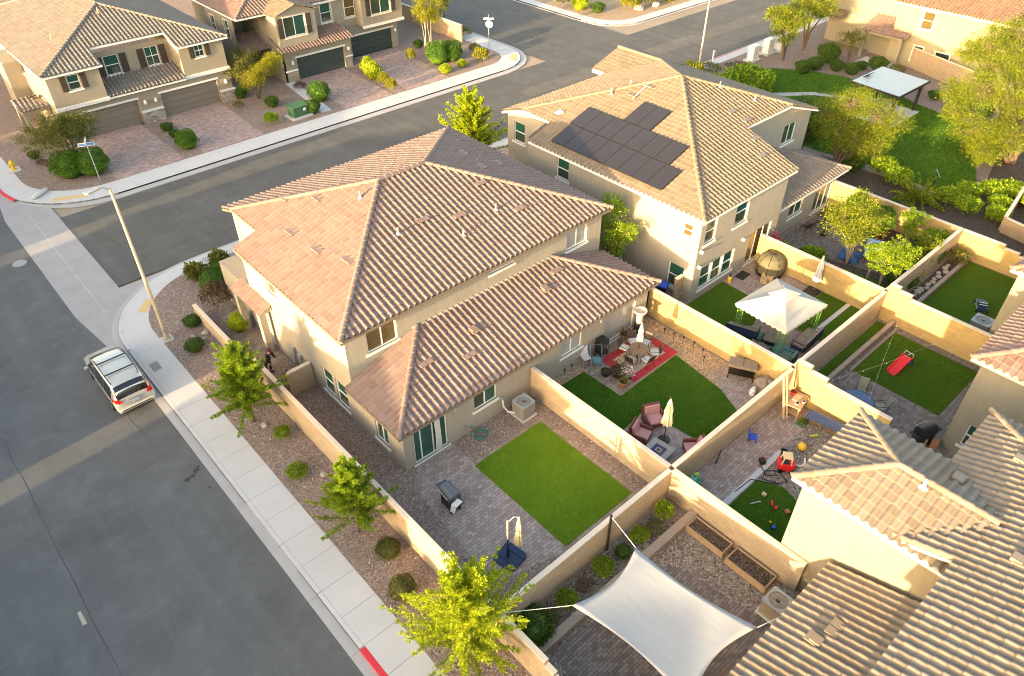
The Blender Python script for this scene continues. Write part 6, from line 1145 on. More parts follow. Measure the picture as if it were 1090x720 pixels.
# ------------------------------------------------------------------ yard things
CH_PINK = plain('rose_cushion', (.50, .25, .23), .9, var=.1); WICK = plain('wicker_red', (.16, .05, .04), .7, var=.3, sc=30); MESH = plain('sling_mesh', (.26, .25, .19), .7); FRAME = plain('bronze_frame', (.06, .045, .035), .5, .3)
ACG = plain('ac_grey', (.235, .235, .225), .6); ACT = plain('ac_top', (.30, .32, .34), .45); FAN = plain('fan_blade', (.12, .15, .18), .4)
def ac_unit(label, x, y, rz=0, s=.8, h=.85, side=None):
    t = thing('condenser_unit', label, 'air conditioner', (x, y, 0), rz); b = MB(); b.b2(-s * .6, s * .6, -s * .6, s * .6, -.02, .06); ob('base_pad', b, M['concrete'], t)
    b = MB(); k = s / 2; b.b2(-k, k, -k, k, .06, h)
    for q in range(13):
        o = -k + s * (q + .5) / 13; b.b2(o - .012, o + .012, -k - .012, -k, .12, h - .06); b.b2(-k - .012, -k, o - .012, o + .012, .12, h - .06)
    ob('casing', b, side or ACG, t)
    b = MB(); n = 28; R0 = s * .43; pts = []
    sq = [(k * 1.04 * max(-1, min(1, 1.42 * math.cos(2 * math.pi * i / n))), k * 1.04 * max(-1, min(1, 1.42 * math.sin(2 * math.pi * i / n)))) for i in range(n)]; ci = [(R0 * math.cos(2 * math.pi * i / n), R0 * math.sin(2 * math.pi * i / n)) for i in range(n)]
    b.add([(x_, y_, h + .05) for x_, y_ in sq] + [(x_, y_, h + .04) for x_, y_ in ci] + [(x_, y_, h - .02) for x_, y_ in sq] + [(x_, y_, h - .12) for x_, y_ in ci], [(i, (i + 1) % n, n + (i + 1) % n, n + i) for i in range(n)] + [(2 * n + i, 2 * n + (i + 1) % n, (i + 1) % n, i) for i in range(n)] + [(n + i, n + (i + 1) % n, 3 * n + (i + 1) % n, 3 * n + i) for i in range(n)] + []); ob('fan_housing', b, ACT, t); b = MB(); b.cyl((0, 0, h - .16), R0, .03, n); ob('fan_well', b, M['black'], t)
    f = MB()
    for q in range(4):
        a = q * math.pi / 2 + .4; f.add([(.05 * math.cos(a), .05 * math.sin(a), h - .04), (R0 * .9 * math.cos(a - .35), R0 * .9 * math.sin(a - .35), h - .06), (R0 * .9 * math.cos(a + .35), R0 * .9 * math.sin(a + .35), h - .02)], [(0, 1, 2)])
    f.cyl((0, 0, h - .09), .09, .09, 10); fb = ob('fan', f, plain('fan_grey', (.10, .13, .16), .4), t)
    g = MB()
    for q in range(2, 4): g.tube([(R0 * q / 4.4 * math.cos(2 * math.pi * i / 20), R0 * q / 4.4 * math.sin(2 * math.pi * i / 20), h + .03) for i in range(21)], .006, 4, cap=False)
    for q in range(0, 8, 2): g.tube([(0, 0, h + .05), (R0 * math.cos(q * .785), R0 * math.sin(q * .785), h + .03)], .006, 4)
    ob('fan_guard', g, M['galv'], t); return t
t = ac_unit('grey condenser between cream wall and corner house window', 17.75, 18.75)
b = MB(); b.tube([(-.75, .7, .9), (-.72, .68, .5), (-.55, .55, .12), (-.4, .2, .2)], .05, 8); ob('line_cover', b, M['white'], t); b = MB(); b.b2(.42, .55, -.1, .2, .25, .65); ob('shutoff_box', b, M['white'], t)
ac_unit('condenser with pale rim beside the olive house wall and dark turf', 40.75, 6.35, s=.95, h=.95); ac_unit('tan condenser between planter boxes and blank sunlit wall', 17.6, 4.55, s=.85, h=.8, side=M['cloth_tan'])
ac_unit('tan condenser behind the tan wall in the deep corner', 24.9, 2.9) if False else None
# hose
m = MB(); m.tube([(15.25 + (.36 - .012 * (i % 9)) * math.cos(i * .42), 19.05 + (.3 - .01 * (i % 7)) * math.sin(i * .42), .03 + .0012 * i) for i in range(62)] + [(15.5, 19.4, .04), (15.0, 19.58, .3)], .022, 6); tag(ob('garden_hose', m, M['teal'], smooth=True), 'teal garden hose coiled on gravel by the house wall', 'hose')

def closed_parasol(label, x, y, h, cloth, pole, base=None, lean=(0, 0), flare=.2, z0=.95):
    t = thing('closed_parasol', label, 'umbrella', (x, y, 0)); p = MB(); p.tube([(0, 0, 0), (lean[0], lean[1], h)], .025, 8); ob('pole', p, pole, t)
    c = MB(); n = 16; prof_ = [(flare, z0), (flare * .9, z0 + .25), (flare * .62, z0 + (h - z0) * .45), (flare * .75, z0 + (h - z0) * .52), (flare * .4, h - .25), (.03, h)]
    for r_, z in prof_: c.v += [(lean[0] * z / h + r_ * (1 + .22 * (-1) ** k) * math.cos(2 * math.pi * k / n), lean[1] * z / h + r_ * (1 + .22 * (-1) ** k) * math.sin(2 * math.pi * k / n), z) for k in range(n)]
    c.f += [(i * n + k, i * n + (k + 1) % n, (i + 1) * n + (k + 1) % n, (i + 1) * n + k) for i in range(len(prof_) - 1) for k in range(n)]; c.uv += [None] * len(c.f); ob('canopy', c, cloth, t)
    f = MB(); f.ball((lean[0], lean[1], h + .05), .05, 1.2, 8, 5); ob('finial', f, pole, t)
    if base: b = MB(); b.lathe([(.3, 0), (.3, .05), (.08, .12)], n=16); ob('base', b, base, t)
    return t
# grill yard: cantilever umbrella
t = thing('cantilever_umbrella', 'closed cantilever umbrella on a navy square base', 'umbrella', (11.75, 13.1, 0)); b = MB(); b.at((0, 0, 0), R(8))
b.prism([(x, y) for x, y in ((-.55, -.4), (-.4, -.55), (.4, -.55), (.55, -.4), (.55, .4), (.4, .55), (-.4, .55), (-.55, .4))], .02, .12); ob('base', b, M['navy'], t, bevel=.04)
b = MB(); b.at((0, 0, 0), R(8))
for k in (-1, 1): b.b2(.04 * k - .02 + .2 * k, .04 * k + .02 + .2 * k, -.5, .5, .122, .14)
b.cyl((-.03, .08, .12), .07, .5, 10); ob('base_ribs', b, M['navy'], t)
p = MB(); p.tube([(-.03, .08, .12), (-.03, .1, 1.2)], .04, 8); ob('pole', p, M['navy'], t)
p = MB(); p.tube([(-.03, .1, 1.2), (-.02, .12, 2.35)], .035, 8); ob('pole', p, M['cloth_cream'], t)
p = MB(); p.tube([(-.02, .12, 2.2), (.2, .0, 2.5), (.42, -.12, 2.42)], .03, 8); ob('arm', p, M['galv'], t)
c = MB(); n = 16
for r_, z in ((.24, .75), (.2, 1.1), (.12, 1.5), (.14, 1.65), (.09, 2.1), (.03, 2.45)): c.v += [(.38 + .72 * r_ * (1 + .28 * (-1) ** k) * math.cos(2 * math.pi * k / n), -.1 + .72 * r_ * (1 + .28 * (-1) ** k) * math.sin(2 * math.pi * k / n), z) for k in range(n)]
c.f += [(i * n + k, i * n + (k + 1) % n, (i + 1) * n + (k + 1) % n, (i + 1) * n + k) for i in range(5) for k in range(n)]; c.uv += [None] * len(c.f); ob('canopy', c, M['cloth_cream'], t)
def grill(label, x, y, rz, L=1.15, hood=M['steel'], body=M['black'], table=M['black'], cloth=None):
    t = thing('barbecue_grill', label, 'grill', (x, y, 0), rz); b = MB(); b.b2(-.4, .4, -.26, .26, .12, .8); ob('cabinet', b, body, t, bevel=.015)
    h = MB(); n = 8; pf = [(-.3, .82)] + [(-.3 * math.cos(math.pi * k / n), .95 + .22 * math.sin(math.pi * k / n)) for k in range(n + 1)] + [(.3, .82)]; m_ = len(pf)
    h.add([(-.42, a, z) for a, z in pf] + [(.42, a, z) for a, z in pf], [tuple(range(m_))[::-1], tuple(range(m_, 2 * m_))] + [(k, k + 1, m_ + k + 1, m_ + k) for k in range(m_ - 1)]); ob('hood', h, hood, t)
    h = MB(); h.tube([(-.33, -.3, 1.02), (-.33, -.36, 1.02), (.33, -.36, 1.02), (.33, -.3, 1.02)], .018, 6); ob('hood_handle', h, M['galv'], t)
    for s in (-1, 1): b = MB(); b.b2(min(s * .43, s * .78), max(s * .43, s * .78), -.25, .25, .82, .86); ob('side_table', b, table, t, bevel=.01)
    for a in (-.36, .36):
        for c in (-.22, .22): w = MB(); w.tube([(a - .02, c, .06), (a + .02, c, .06)], .06, 10); ob('wheel', w, M['rubber'], t)
    b = MB()
    for k in range(4): b.cyl((-.3 + .2 * k, -.31, .74), .025, .05, 8)
    ob('knob', b, M['steel'], t) if False else None
    if cloth: c = MB(); c.at((.62, -.05, .87), .3); c.b2(-.14, .14, -.2, .2, 0, .012); c.add([(-.14, -.2, .012), (.14, -.2, .012), (.12, -.33, -.3), (-.12, -.33, -.3)], [(0, 1, 2, 3)]); ob('towel', c, cloth, t)
    return t
GH = plain('grill_lid', (.13, .14, .15), .35, .6, var=.3, sc=4)
grill('dark lidded gas grill on the mauve patio', 11.6, 16.75, R(-96), hood=GH, table=plain('grill_shelf', (.05, .07, .09), .15), cloth=M['cloth_white'])
grill('black grill against the olive house wall by the glass table', 30.3, 4.75, R(160), hood=M['black'])
# second yard: rug, dining set
m = MB(); m.sheet(rect(23.5, 27.15, 16.55, 18.95), .0165); rg = thing('patio_rug', 'red bordered cream rug under the dining chairs', 'rug', (23.5, 16.55, 0)); ob('border', m, plain('rug_red', (.40, .035, .04), .95, var=.3, sc=5), rg, world=True)
m = MB(); m.sheet(rect(24.05, 26.6, 17.0, 18.5), .0205); ob('rug_field', m, plain('rug_field', (.46, .36, .26), .95, var=.35, sc=4), rg, world=True)
t = thing('dining_table', 'small round dark patio table among six white cushioned chairs', 'table', (25.1, 17.7, 0)); b = MB(); b.cyl((0, 0, .70), .5, .03, 28); ob('tabletop', b, plain('mosaic_top', (.20, .13, .08), .5, var=.5, sc=12), t)
for k in range(4): b = MB(); a = k * 1.57 + .4; b.tube([(.4 * math.cos(a), .4 * math.sin(a), 0), (.25 * math.cos(a), .25 * math.sin(a), .7)], .018, 6); ob('leg', b, FRAME, t)
def chair(label, x, y, rz, cush, frame, arms=True, sling=False, group=None, back_h=.9):
    t = thing('patio_chair', label, 'chair', (x, y, 0), rz, group); b = MB(); b.b2(-.23, .23, -.23, .23, .42, .45 if sling else .49); ob('seat', b, cush, t, bevel=.02)
    b = MB(); b.add([(-.22, .22, .45), (.22, .22, .45), (.22, .36, back_h), (-.22, .36, back_h), (-.22, .25, .45), (.22, .25, .45), (.22, .39, back_h), (-.22, .39, back_h)], [(0, 1, 2, 3), (7, 6, 5, 4), (0, 3, 7, 4), (1, 5, 6, 2), (3, 2, 6, 7)]); ob('backrest', b, cush if sling else frame, t)
    for s in (-1, 1):
        b = MB(); b.tube([(s * .25, -.24, 0), (s * .25, -.24, .62)] + ([(s * .25, .2, .64)] if arms else []), .016, 6); ob('leg', b, frame, t); b = MB(); b.tube([(s * .25, .3, 0), (s * .24, .22, .45), (s * .235, .38, back_h + .02)], .016, 6); ob('leg', b, frame, t)
    return t
for k, (x, y) in enumerate(((24.85, 18.45), (25.6, 18.5), (26.05, 17.95), (25.75, 17.1), (25.0, 16.98), (24.35, 17.55))):
    a = math.atan2(y - 17.7, x - 25.1) - math.pi / 2
    chair(('white cushioned chair on the house side, nearer the smoker', 'white cushioned chair on the house side, nearer the stone urn', 'white cushioned chair on the side facing the stake lights', 'striped white chair nearest the deep green turf, right one', 'striped white chair nearest the deep green turf, left one', 'white cushioned chair on the side facing the flower pots')[k], x, y, a, M['cloth_white'], FRAME, group='dining chairs on the red rug')
closed_parasol('closed cream parasol standing up through the dining table', 25.1, 17.7, 2.45, M['cloth_cream'], FRAME, flare=.16, z0=1.3)
# smoker, folded chair, hose reel
t = thing('smoker_cabinet', 'black upright smoker cabinet against the house wall', 'smoker', (23.85, 19.2, 0)); b = MB(); b.b2(-.28, .28, -.25, .25, .25, 1.15); ob('cabinet', b, M['black'], t, bevel=.02); b = MB(); b.b2(-.24, .24, -.275, -.255, .32, 1.08); ob('door', b, plain('smoker_door', (.03, .03, .032), .25), t)
b = MB(); b.b2(.13, .16, -.3, -.28, .55, .85); b.b2(-.12, .0, -.285, -.275, .8, .9); ob('door_handle', b, M['steel'], t)
for a in (-.24, .24):
    for c in (-.2, .2): b = MB(); b.b2(a - .025, a + .025, c - .025, c + .025, 0, .25); ob('leg', b, M['black'], t)
chair('pale folding chair leaning by the house wall', 22.75, 19.3, R(-20), M['cloth_white'], M['galv'], arms=False, sling=True)
t = thing('hose_reel', 'blue grey hose reel cart with tangled hose by the wall', 'hose reel', (23.0, 18.75, 0), R(-40)); b = MB()
for s in (-1, 1): b.tube([(s * .3, -.3, .02), (s * .3, 0, .55), (s * .3, .35, .02)], .022, 6)
b.tube([(-.3, 0, .55), (.3, 0, .55)], .022, 6); b.tube([(-.3, .2, .3), (-.3, .55, 1.05), (.3, .55, 1.05), (.3, .2, .3)], .022, 6); ob('frame', b, plain('reel_blue', (.10, .19, .25), .6), t)
b = MB(); b.tube([((-.2 + .4 * i / 70), .3 * math.cos(i * .7) * .75, .38 + .24 * math.sin(i * .7)) for i in range(70)] + [(.3, -.4, .03), (.1, -.8, .03), (-.4, -.7, .03), (-.5, -.2, .03)], .022, 6); ob('hose', b, plain('hose_blue', (.09, .20, .26), .6), t)
def pot(label, x, y, r, h, mat, plant=None, name='flower_pot'):
    t = thing(name, label, 'pot', (x, y, .008)); b = MB(); b.lathe([(r * .7, 0), (r * .95, h * .8), (r * 1.08, h * .82), (r * 1.08, h), (r * .9, h), (r * .88, h * .88)], n=14); ob('pot', b, mat, t)
    b = MB(); b.cyl((0, 0, h * .84), r * .86, .02, 14); ob('soil', b, plain('soil', (.04, .03, .02), .95), t)
    if plant: g = np.random.default_rng(int(x * 10)); n = 160; leafmesh('foliage', g.normal(size=(n, 3)) * [r * .7, r * .7, r * .5] + [0, 0, h + r * .6], g.normal(size=(n, 3)), np.full(n, .11), .6, plant, t)
    return t
pot('low dark planter bowl by the turf edge', 22.85, 17.95, .26, .3, M['black']); pot('dark flat basket of dead plants behind the clay pot', 23.3, 17.5, .38, .42, M['dark_iron'], F_BROWN); pot('clay pot at the outer corner of the patio', 22.85, 16.75, .24, .38, M['terracotta'], F_OLIVE); pot('pot of white and red flowers at the rug corner', 23.35, 16.95, .24, .4, M['black'], foliage('petals_white', (.5, .1, .1), (.6, .55, .5), (.8, .78, .72), .2)); pot('brown planter against the wall by the glass door', 25.8, 19.25, .24, .4, M['bark'], F_BROWN)
t = thing('stone_urn', 'tall cream pedestal urn by the end of the house wall', 'urn', (26.9, 19.2, 0)); b = MB(); b.lathe([(.26, 0), (.3, .1), (.2, .2)], n=16); b.lathe([(.2, .2), (.28, .3), (.26, .6), (.18, .66)], n=16); ob('base', b, M['dark_iron'], t); b = MB(); b.lathe([(.18, .66), (.17, 1.25), (.2, 1.3)], n=16); ob('column', b, M['cap'], t); b = MB(); b.lathe([(.2, 1.3), (.36, 1.4), (.38, 1.5), (.3, 1.5), (.26, 1.44)], n=18); ob('bowl', b, M['cap'], t)
# wicker seats
def armchair(label, x, y, rz, w=.8):
    t = thing('wicker_armchair', label, 'armchair', (x, y, .008), rz); b = MB(); b.b2(-w / 2, w / 2, -.38, .36, .16, .34); ob('frame', b, WICK, t, bevel=.02)
    for s in (-1, 1): b = MB(); b.b2(min(s * w / 2, s * (w / 2 + .09)), max(s * w / 2, s * (w / 2 + .09)), -.38, .4, .16, .62); ob('armrest', b, WICK, t, bevel=.02)
    b = MB(); b.add([(-w / 2 - .05, .32, .16), (w / 2 + .05, .32, .16), (w / 2 + .05, .48, .92), (-w / 2 - .05, .48, .92), (-w / 2 - .05, .42, .16), (w / 2 + .05, .42, .16), (w / 2 + .05, .56, .92), (-w / 2 - .05, .56, .92)], [(0, 1, 2, 3), (7, 6, 5, 4), (0, 3, 7, 4), (1, 5, 6, 2), (3, 2, 6, 7)]); ob('backrest', b, WICK, t, bevel=.015)
    b = MB(); b.b2(-w / 2 + .02, w / 2 - .02, -.38, .3, .34, .47); ob('seat_cushion', b, CH_PINK, t, bevel=.04); b = MB(); b.at((0, .33, .68), 0, R(-13)); b.b2(-w / 2 + .03, w / 2 - .03, -.06, .06, -.22, .24); ob('back_cushion', b, CH_PINK, t, bevel=.04)
    for a in (-1, 1):
        for c in (-.33, .36): b = MB(); b.b2(a * w / 2 - .03, a * w / 2 + .03, c - .03, c + .03, 0, .16); ob('leg', b, M['dark_iron'], t)
    return t
armchair('rose cushioned wicker armchair standing furthest onto the turf', 21.95, 14.0, R(-25), .85); armchair('rose cushioned wicker chair close to the fire table', 20.7, 13.75, R(18), .75); armchair('rose wicker chair half hidden behind the dividing wall', 19.75, 14.1, R(30), .6); armchair('rose wicker armchair tucked against the rear wall', 21.75, 11.55, R(-128), .75)
t = thing('fire_table', 'square stone fire table with blue glass centre', 'fire table', (20.45, 12.55, .008), R(6)); b = MB(); b.b2(-.42, .42, -.42, .42, 0, .4); ob('base', b, plain('firetable_base', (.16, .12, .10), .8), t); b = MB()
for q in ((-.58, .58, -.58, -.3), (-.58, .58, .3, .58), (-.58, -.3, -.3, .3), (.3, .58, -.3, .3)): b.b2(*q, .4, .46)
ob('tabletop', b, plain('firetable_top', (.33, .29, .26), .7), t); b = MB(); b.b2(-.3, .3, -.3, .3, .40, .44); ob('glass_bed', b, plain('blue_glass', (.01, .035, .11), .2, var=.5, sc=20), t); b = MB()
for a, c, d, e in ((-.12, .12, -.12, -.09), (-.12, .12, .09, .12), (-.12, -.09, -.09, .09), (.09, .12, -.09, .09)): b.b2(a, c, d, e, .44, .475)
ob('burner', b, M['steel'], t)
closed_parasol('closed cream parasol beside the fire table', 21.5, 13.0, 2.55, M['cloth_cream'], plain('pole_purple', (.05, .03, .06), .5), M['dark_iron'], (.12, .1), .24, 1.05)
for k, (x, y) in enumerate(((27.72, 18.0), (27.8, 17.4), (27.9, 16.85), (28.0, 16.2), (27.85, 15.5), (27.4, 15.1), (21.2, 19.35), (21.75, 19.35))):
    t = thing('stake_light', 'small black stake light in tan gravel along the sunlit wall' if k < 6 else 'small black stake light in tan gravel under the house window', 'garden light', (x, y, 0), group='stake lights along the sunlit wall' if k < 6 else 'stake lights under the window'); b = MB(); b.cyl((0, 0, 0), .012, .42, 6); ob('stake', b, M['black'], t); b = MB(); b.lathe([(.05, .4), (.06, .48), (.02, .52)], n=8); ob('lamp_head', b, M['black'], t)
# griddle, covered fire pit, propane
t = thing('griddle_table', 'tan covered griddle on black cart legs at the sunlit wall', 'griddle', (27.95, 13.15, .01), R(-62)); CT = plain('cover_taupe', (.20, .16, .12), .8, var=.15); b = MB(); b.b2(-.72, .72, -.36, .36, .78, .98); ob('lid', b, CT, t, bevel=.04); b = MB(); b.b2(-.012, .012, -.362, .362, .985, .995); ob('lid_seam', b, FRAME, t)
for a in (-.62, .62):
    for c in (-.3, .3): b = MB(); b.bar((a, c, 0), (a, c, .78), .05); ob('leg', b, M['black'], t)
b = MB(); b.b2(-.6, .6, -.28, .28, .28, .31); ob('shelf', b, M['black'], t)
t = thing('fire_pit', 'round stone fire pit under a rumpled tan cover', 'fire pit', (28.1, 11.8, .01)); b = MB(); b.lathe([(.5, 0), (.52, .45), (.36, .47)], n=18); ob('base', b, M['tan_block'], t); b = MB(); nn = 20
for r_, z in ((.56, .2), (.55, .45), (.4, .56), (.15, .6), (.01, .61)): b.v += [(r_ * (1 + .08 * math.sin(k * 2.1)) * math.cos(2 * math.pi * k / nn), r_ * (1 + .08 * math.cos(k * 1.7)) * math.sin(2 * math.pi * k / nn), z + .05 * math.sin(k * 1.3)) for k in range(nn)]
b.f = [(i * nn + k, i * nn + (k + 1) % nn, (i + 1) * nn + (k + 1) % nn, (i + 1) * nn + k) for i in range(4) for k in range(nn)]; b.uv = [None] * len(b.f); ob('cover', b, M['cloth_tan'], t)
t = thing('propane_tank', 'white propane tank on a stand near the griddle', 'gas tank', (27.2, 11.95, .01)); b = MB(); b.lathe([(.1, .0), (.15, .08), (.155, .35), (.1, .45), (.03, .48)], n=14); ob('tank', b, M['white'], t); b = MB(); b.lathe([(.09, .46), (.09, .56), (.08, .56), (.08, .46)], n=10); ob('collar', b, M['white'], t)
# gazebo yard
GZ = plain('gazebo_canvas', (.43, .41, .37), .9, var=.08, sc=1.5)
def gazebo():
    t = thing('gazebo', 'cream scalloped canopy gazebo over patio sofas', 'gazebo', (32.25, 13.95, 0), R(-3)); w, d, z, za = 1.88, 1.62, 2.15, 2.95; c = MB(); N = 8
    def face(p0, p1, q0, q1, z0, z1, sag):
        vs = [];
        for i in range(N + 1):
            for j in range(N + 1):
                u, v = i / N, j / N; x = (p0[0] * (1 - u) + p1[0] * u) * (1 - v) + (q0[0] * (1 - u) + q1[0] * u) * v; y = (p0[1] * (1 - u) + p1[1] * u) * (1 - v) + (q0[1] * (1 - u) + q1[1] * u) * v
                vs.append((x, y, z0 + (z1 - z0) * v - sag * math.sin(math.pi * v) * math.sin(math.pi * u)))
        c.add(vs, [(i * (N + 1) + j, (i + 1) * (N + 1) + j, (i + 1) * (N + 1) + j + 1, i * (N + 1) + j + 1) for i in range(N) for j in range(N)])
    cs = [(-w, -d), (w, -d), (w, d), (-w, d)]; k = .24; ic = [(x * k, y * k) for x, y in cs]
    for i in range(4): face(cs[i], cs[(i + 1) % 4], ic[i], ic[(i + 1) % 4], z, za - .2, .07)
    ob('canopy', c, GZ, t, solid=.006); c = MB(); ic2 = [(x * .36, y * .36) for x, y in cs]
    for i in range(4): c.add([(*ic2[i], za - .10), (*ic2[(i + 1) % 4], za - .10), (0, 0, za + .22)], [(0, 1, 2)])
    ob('vent_cap', c, GZ, t, solid=.006); c = MB()
    for i in range(4):
        a, b_ = Vector(cs[i]), Vector(cs[(i + 1) % 4]); n = 10 * 6
        for q in range(n):
            u0, u1 = q / n, (q + 1) / n; f = lambda u: .10 + .09 * abs(math.sin(u * 10 * math.pi)); p, r_ = a.lerp(b_, u0), a.lerp(b_, u1); c.add([(*p, z), (*r_, z), (*r_, z - f(u1)), (*p, z - f(u0))], [(3, 2, 1, 0)])
    ob('valance', c, GZ, t, solid=.006)
    GP = plain('gazebo_green', (.10, .22, .05), .6)
    for sx in (-1, 1):
        for sy in (-1, 1):
            b = MB(); px, py = sx * (w - .15), sy * (d - .15)
            for ax, ay in ((0, 0), (-sx * .34, 0), (0, -sy * .34)): b.tube([(px + ax, py + ay, 0), (px + ax, py + ay, z - .03)], .018, 6)
            for zz in np.arange(.25, 2.1, .28):
                for ax, ay in ((-sx * .34, 0), (0, -sy * .34)): b.tube([(px, py, zz), (px + ax, py + ay, zz + .26)], .012, 5); b.tube([(px + ax, py + ay, zz), (px, py, zz + .26)], .012, 5)
            ob('post', b, GP, t)
    b = MB()
    for i in range(4): b.bar((*[q * .98 for q in cs[i]], z - .03), (*[q * .98 for q in cs[(i + 1) % 4]], z - .03), .03); b.bar((*[q * .97 for q in cs[i]], z - .04), (0, 0, za - .05), .03)
    ob('frame', b, GP, t)
gazebo()
SOFA = plain('sofa_taupe', (.23, .20, .165), .95, var=.15); SNAVY = plain('sofa_navy', (.02, .03, .07), .8)
def sofa(label, x, y, rz, w, cush, frame, name='patio_sofa', back=True):
    t = thing(name, label, 'sofa' if back else 'ottoman', (x, y, .006), rz); b = MB(); b.b2(-w / 2, w / 2, -.36, .38, .1, .28); ob('frame', b, frame, t, bevel=.01)
    for q in range(2 if w > 1 else 1):
        n = 2 if w > 1 else 1; a = -w / 2 + w * q / n; b = MB(); b.b2(a + .02, a + w / n - .02, -.37, .3, .28, .43); ob('seat_cushion', b, cush, t, bevel=.04)
        if back: b = MB(); b.at((0, .36, .62), 0, R(-10)); b.b2(a + .02, a + w / n - .02, -.07, .07, -.2, .22); ob('back_cushion', b, cush, t, bevel=.04)
    if back:
        for s in (-1, 1): b = MB(); b.tube([(s * w / 2, -.36, 0), (s * w / 2, -.36, .58), (s * w / 2, .4, .58), (s * w / 2, .45, .8)], .025, 6); ob('armrest', b, M['black'], t)
        b = MB(); b.b2(-w / 2, w / 2, .44, .48, .3, .8); ob('backrest', b, frame, t)
    return t
sofa('taupe cushioned sofa under the gazebo nearest the house', 31.0, 15.15, R(110), 1.7, SOFA, SNAVY); sofa('long sofa with pale back and navy frame beside dark turf strip', 32.9, 12.35, R(-176), 1.9, M['cloth_tan'], SNAVY)
sofa('single patio seat with black arms close to sunlit wall', 30.35, 13.55, R(70), .8, SOFA, M['black']); sofa('low taupe ottoman under the gazebo edge', 31.5, 13.75, R(20), .75, SOFA, M['black'], 'ottoman', False); sofa('patio chair with black frame nearest the rear wall corner', 30.6, 12.2, R(190), .8, plain('sofa_sage', (.16, .2, .15), .9), M['black'])
m = MB(); m.sheet([(30.0, 14.9), (31.9, 14.7), (32.0, 12.3), (30.1, 12.2)], .0145); tag(ob('patio_rug', m, plain('rug_teal', (.14, .30, .29), .95, var=.6, sc=3)), 'teal and white patterned rug under the gazebo seats', 'rug')
closed_parasol('closed white parasol by the wall of the pruned garden', 37.75, 14.65, 2.35, M['cloth_white'], M['galv'], None, (.05, .05), .22, .75); m = MB(); m.b2(37.15, 37.95, 14.25, 15.05, .01, .09); m.b2(37.15, 37.95, 14.63, 14.67, .09, .1); tag(ob('parasol_base', m, M['dark_iron'], bevel=.02), 'dark paving slab base under the closed white parasol', 'parasol base')
t = thing('covered_mound', 'big round mound under an olive cover by the glass doors', 'covered grill', (37.45, 17.55, .004)); b = MB(); nn = 24  # round mound under a cover, the thing beneath left undefined
for r_, z in ((.80, 0), (.84, .35), (.82, .8), (.68, 1.15), (.4, 1.33), (.02, 1.36)): b.v += [(r_ * (1 + .05 * math.sin(k * 1.9 + z * 3)) * math.cos(2 * math.pi * k / nn), r_ * (1 + .05 * math.cos(k * 2.3)) * math.sin(2 * math.pi * k / nn), z) for k in range(nn)]
b.f = [(i * nn + k, i * nn + (k + 1) % nn, (i + 1) * nn + (k + 1) % nn, (i + 1) * nn + k) for i in range(5) for k in range(nn)]; b.uv = [None] * len(b.f); ob('cover', b, plain('olive_cover', (.12, .11, .06), .7, var=.2, sc=2), t, smooth=True); b = MB(); b.lathe([(.83, .0), (.86, .1), (.84, .2)], n=24); ob('hem', b, M['black'], t)
for k in range(4):
    a = k * .785 + .3; b = MB(); b.tube([(r_ * c_ * math.cos(a), r_ * c_ * math.sin(a), z) for c_, pr_ in ((-1, ((.86, .2), (.85, .6), (.78, 1.0), (.56, 1.27))), (1, ((.01, 1.4), (.56, 1.27), (.78, 1.0), (.85, .6), (.86, .2)))) for r_, z in pr_], .022, 6); ob('cover_rib', b, M['dark_iron'], t)
CARD = plain('cardboard', (.46, .33, .19), .85)
for x, y, z, s, r_, l in ((36.4, 17.25, .12, (.55, .4, .24), .5, 'tan cardboard box lying nearest the door mat'), (36.75, 17.05, .15, (.4, .4, .3), .2, 'tan cardboard box leaning on the covered mound'), (36.85, 17.55, .2, (.6, .3, .4), .7, 'white and tan carton beside the covered mound')): m = MB(); m.box((0, 0, 0), s); o = ob('cardboard_box', m, CARD, bevel=.005); o.location = (x, y, z); o.rotation_euler = (0, 0, r_); tag(o, l, 'box')
m = MB(); m.box((35.95, 18.45, .018), (.95, .6, .02), R(4)); tag(ob('door_mat', m, M['black']), 'black door mat before the tall glass doors', 'mat')
t = thing('sprayer', 'yellow pump sprayer against the house wall', 'sprayer', (34.75, 18.6, 0)); b = MB(); b.lathe([(.11, 0), (.13, .05), (.13, .32), (.07, .4)], n=14); ob('tank', b, M['yellow'], t); b = MB(); b.cyl((0, 0, .4), .04, .18, 8); b.bar((-.12, 0, .58), (.12, 0, .58), .03); b.tube([(.05, 0, .42), (.25, .1, .5), (.3, .15, .2)], .012, 6); ob('pump', b, M['black'], t)
def bin_(label, x, y, rz, mat):
    t = thing('wheelie_bin', label, 'bin', (x, y, 0), rz); b = MB(); b.add([(-.24, -.26, .08), (.24, -.26, .08), (.24, .24, .08), (-.24, .24, .08), (-.3, -.34, .98), (.3, -.34, .98), (.3, .34, .98), (-.3, .34, .98)], [(3, 2, 1, 0), (4, 5, 6, 7), (0, 1, 5, 4), (1, 2, 6, 5), (2, 3, 7, 6), (3, 0, 4, 7)]); ob('body', b, M['black'], t); b = MB(); b.add([(-.33, -.38, .98), (.33, -.38, .98), (.33, .36, 1.0), (-.33, .36, 1.0), (-.3, -.34, 1.05), (.3, -.34, 1.05), (.3, .32, 1.09), (-.3, .32, 1.09)], [(3, 2, 1, 0), (4, 5, 6, 7), (0, 1, 5, 4), (1, 2, 6, 5), (2, 3, 7, 6), (3, 0, 4, 7)]); ob('lid', b, mat, t)
    for s in (-1, 1): w = MB(); w.tube([(s * .26, .26, .1), (s * .3, .26, .1)], .1, 12); ob('wheel', w, M['rubber'], t)
bin_('bright blue lidded bin behind the sunlit wall', 30.3, 20.4, R(20), M['blue']); bin_('black lidded bin beside the blue bin', 29.5, 20.7, R(10), M['black'])
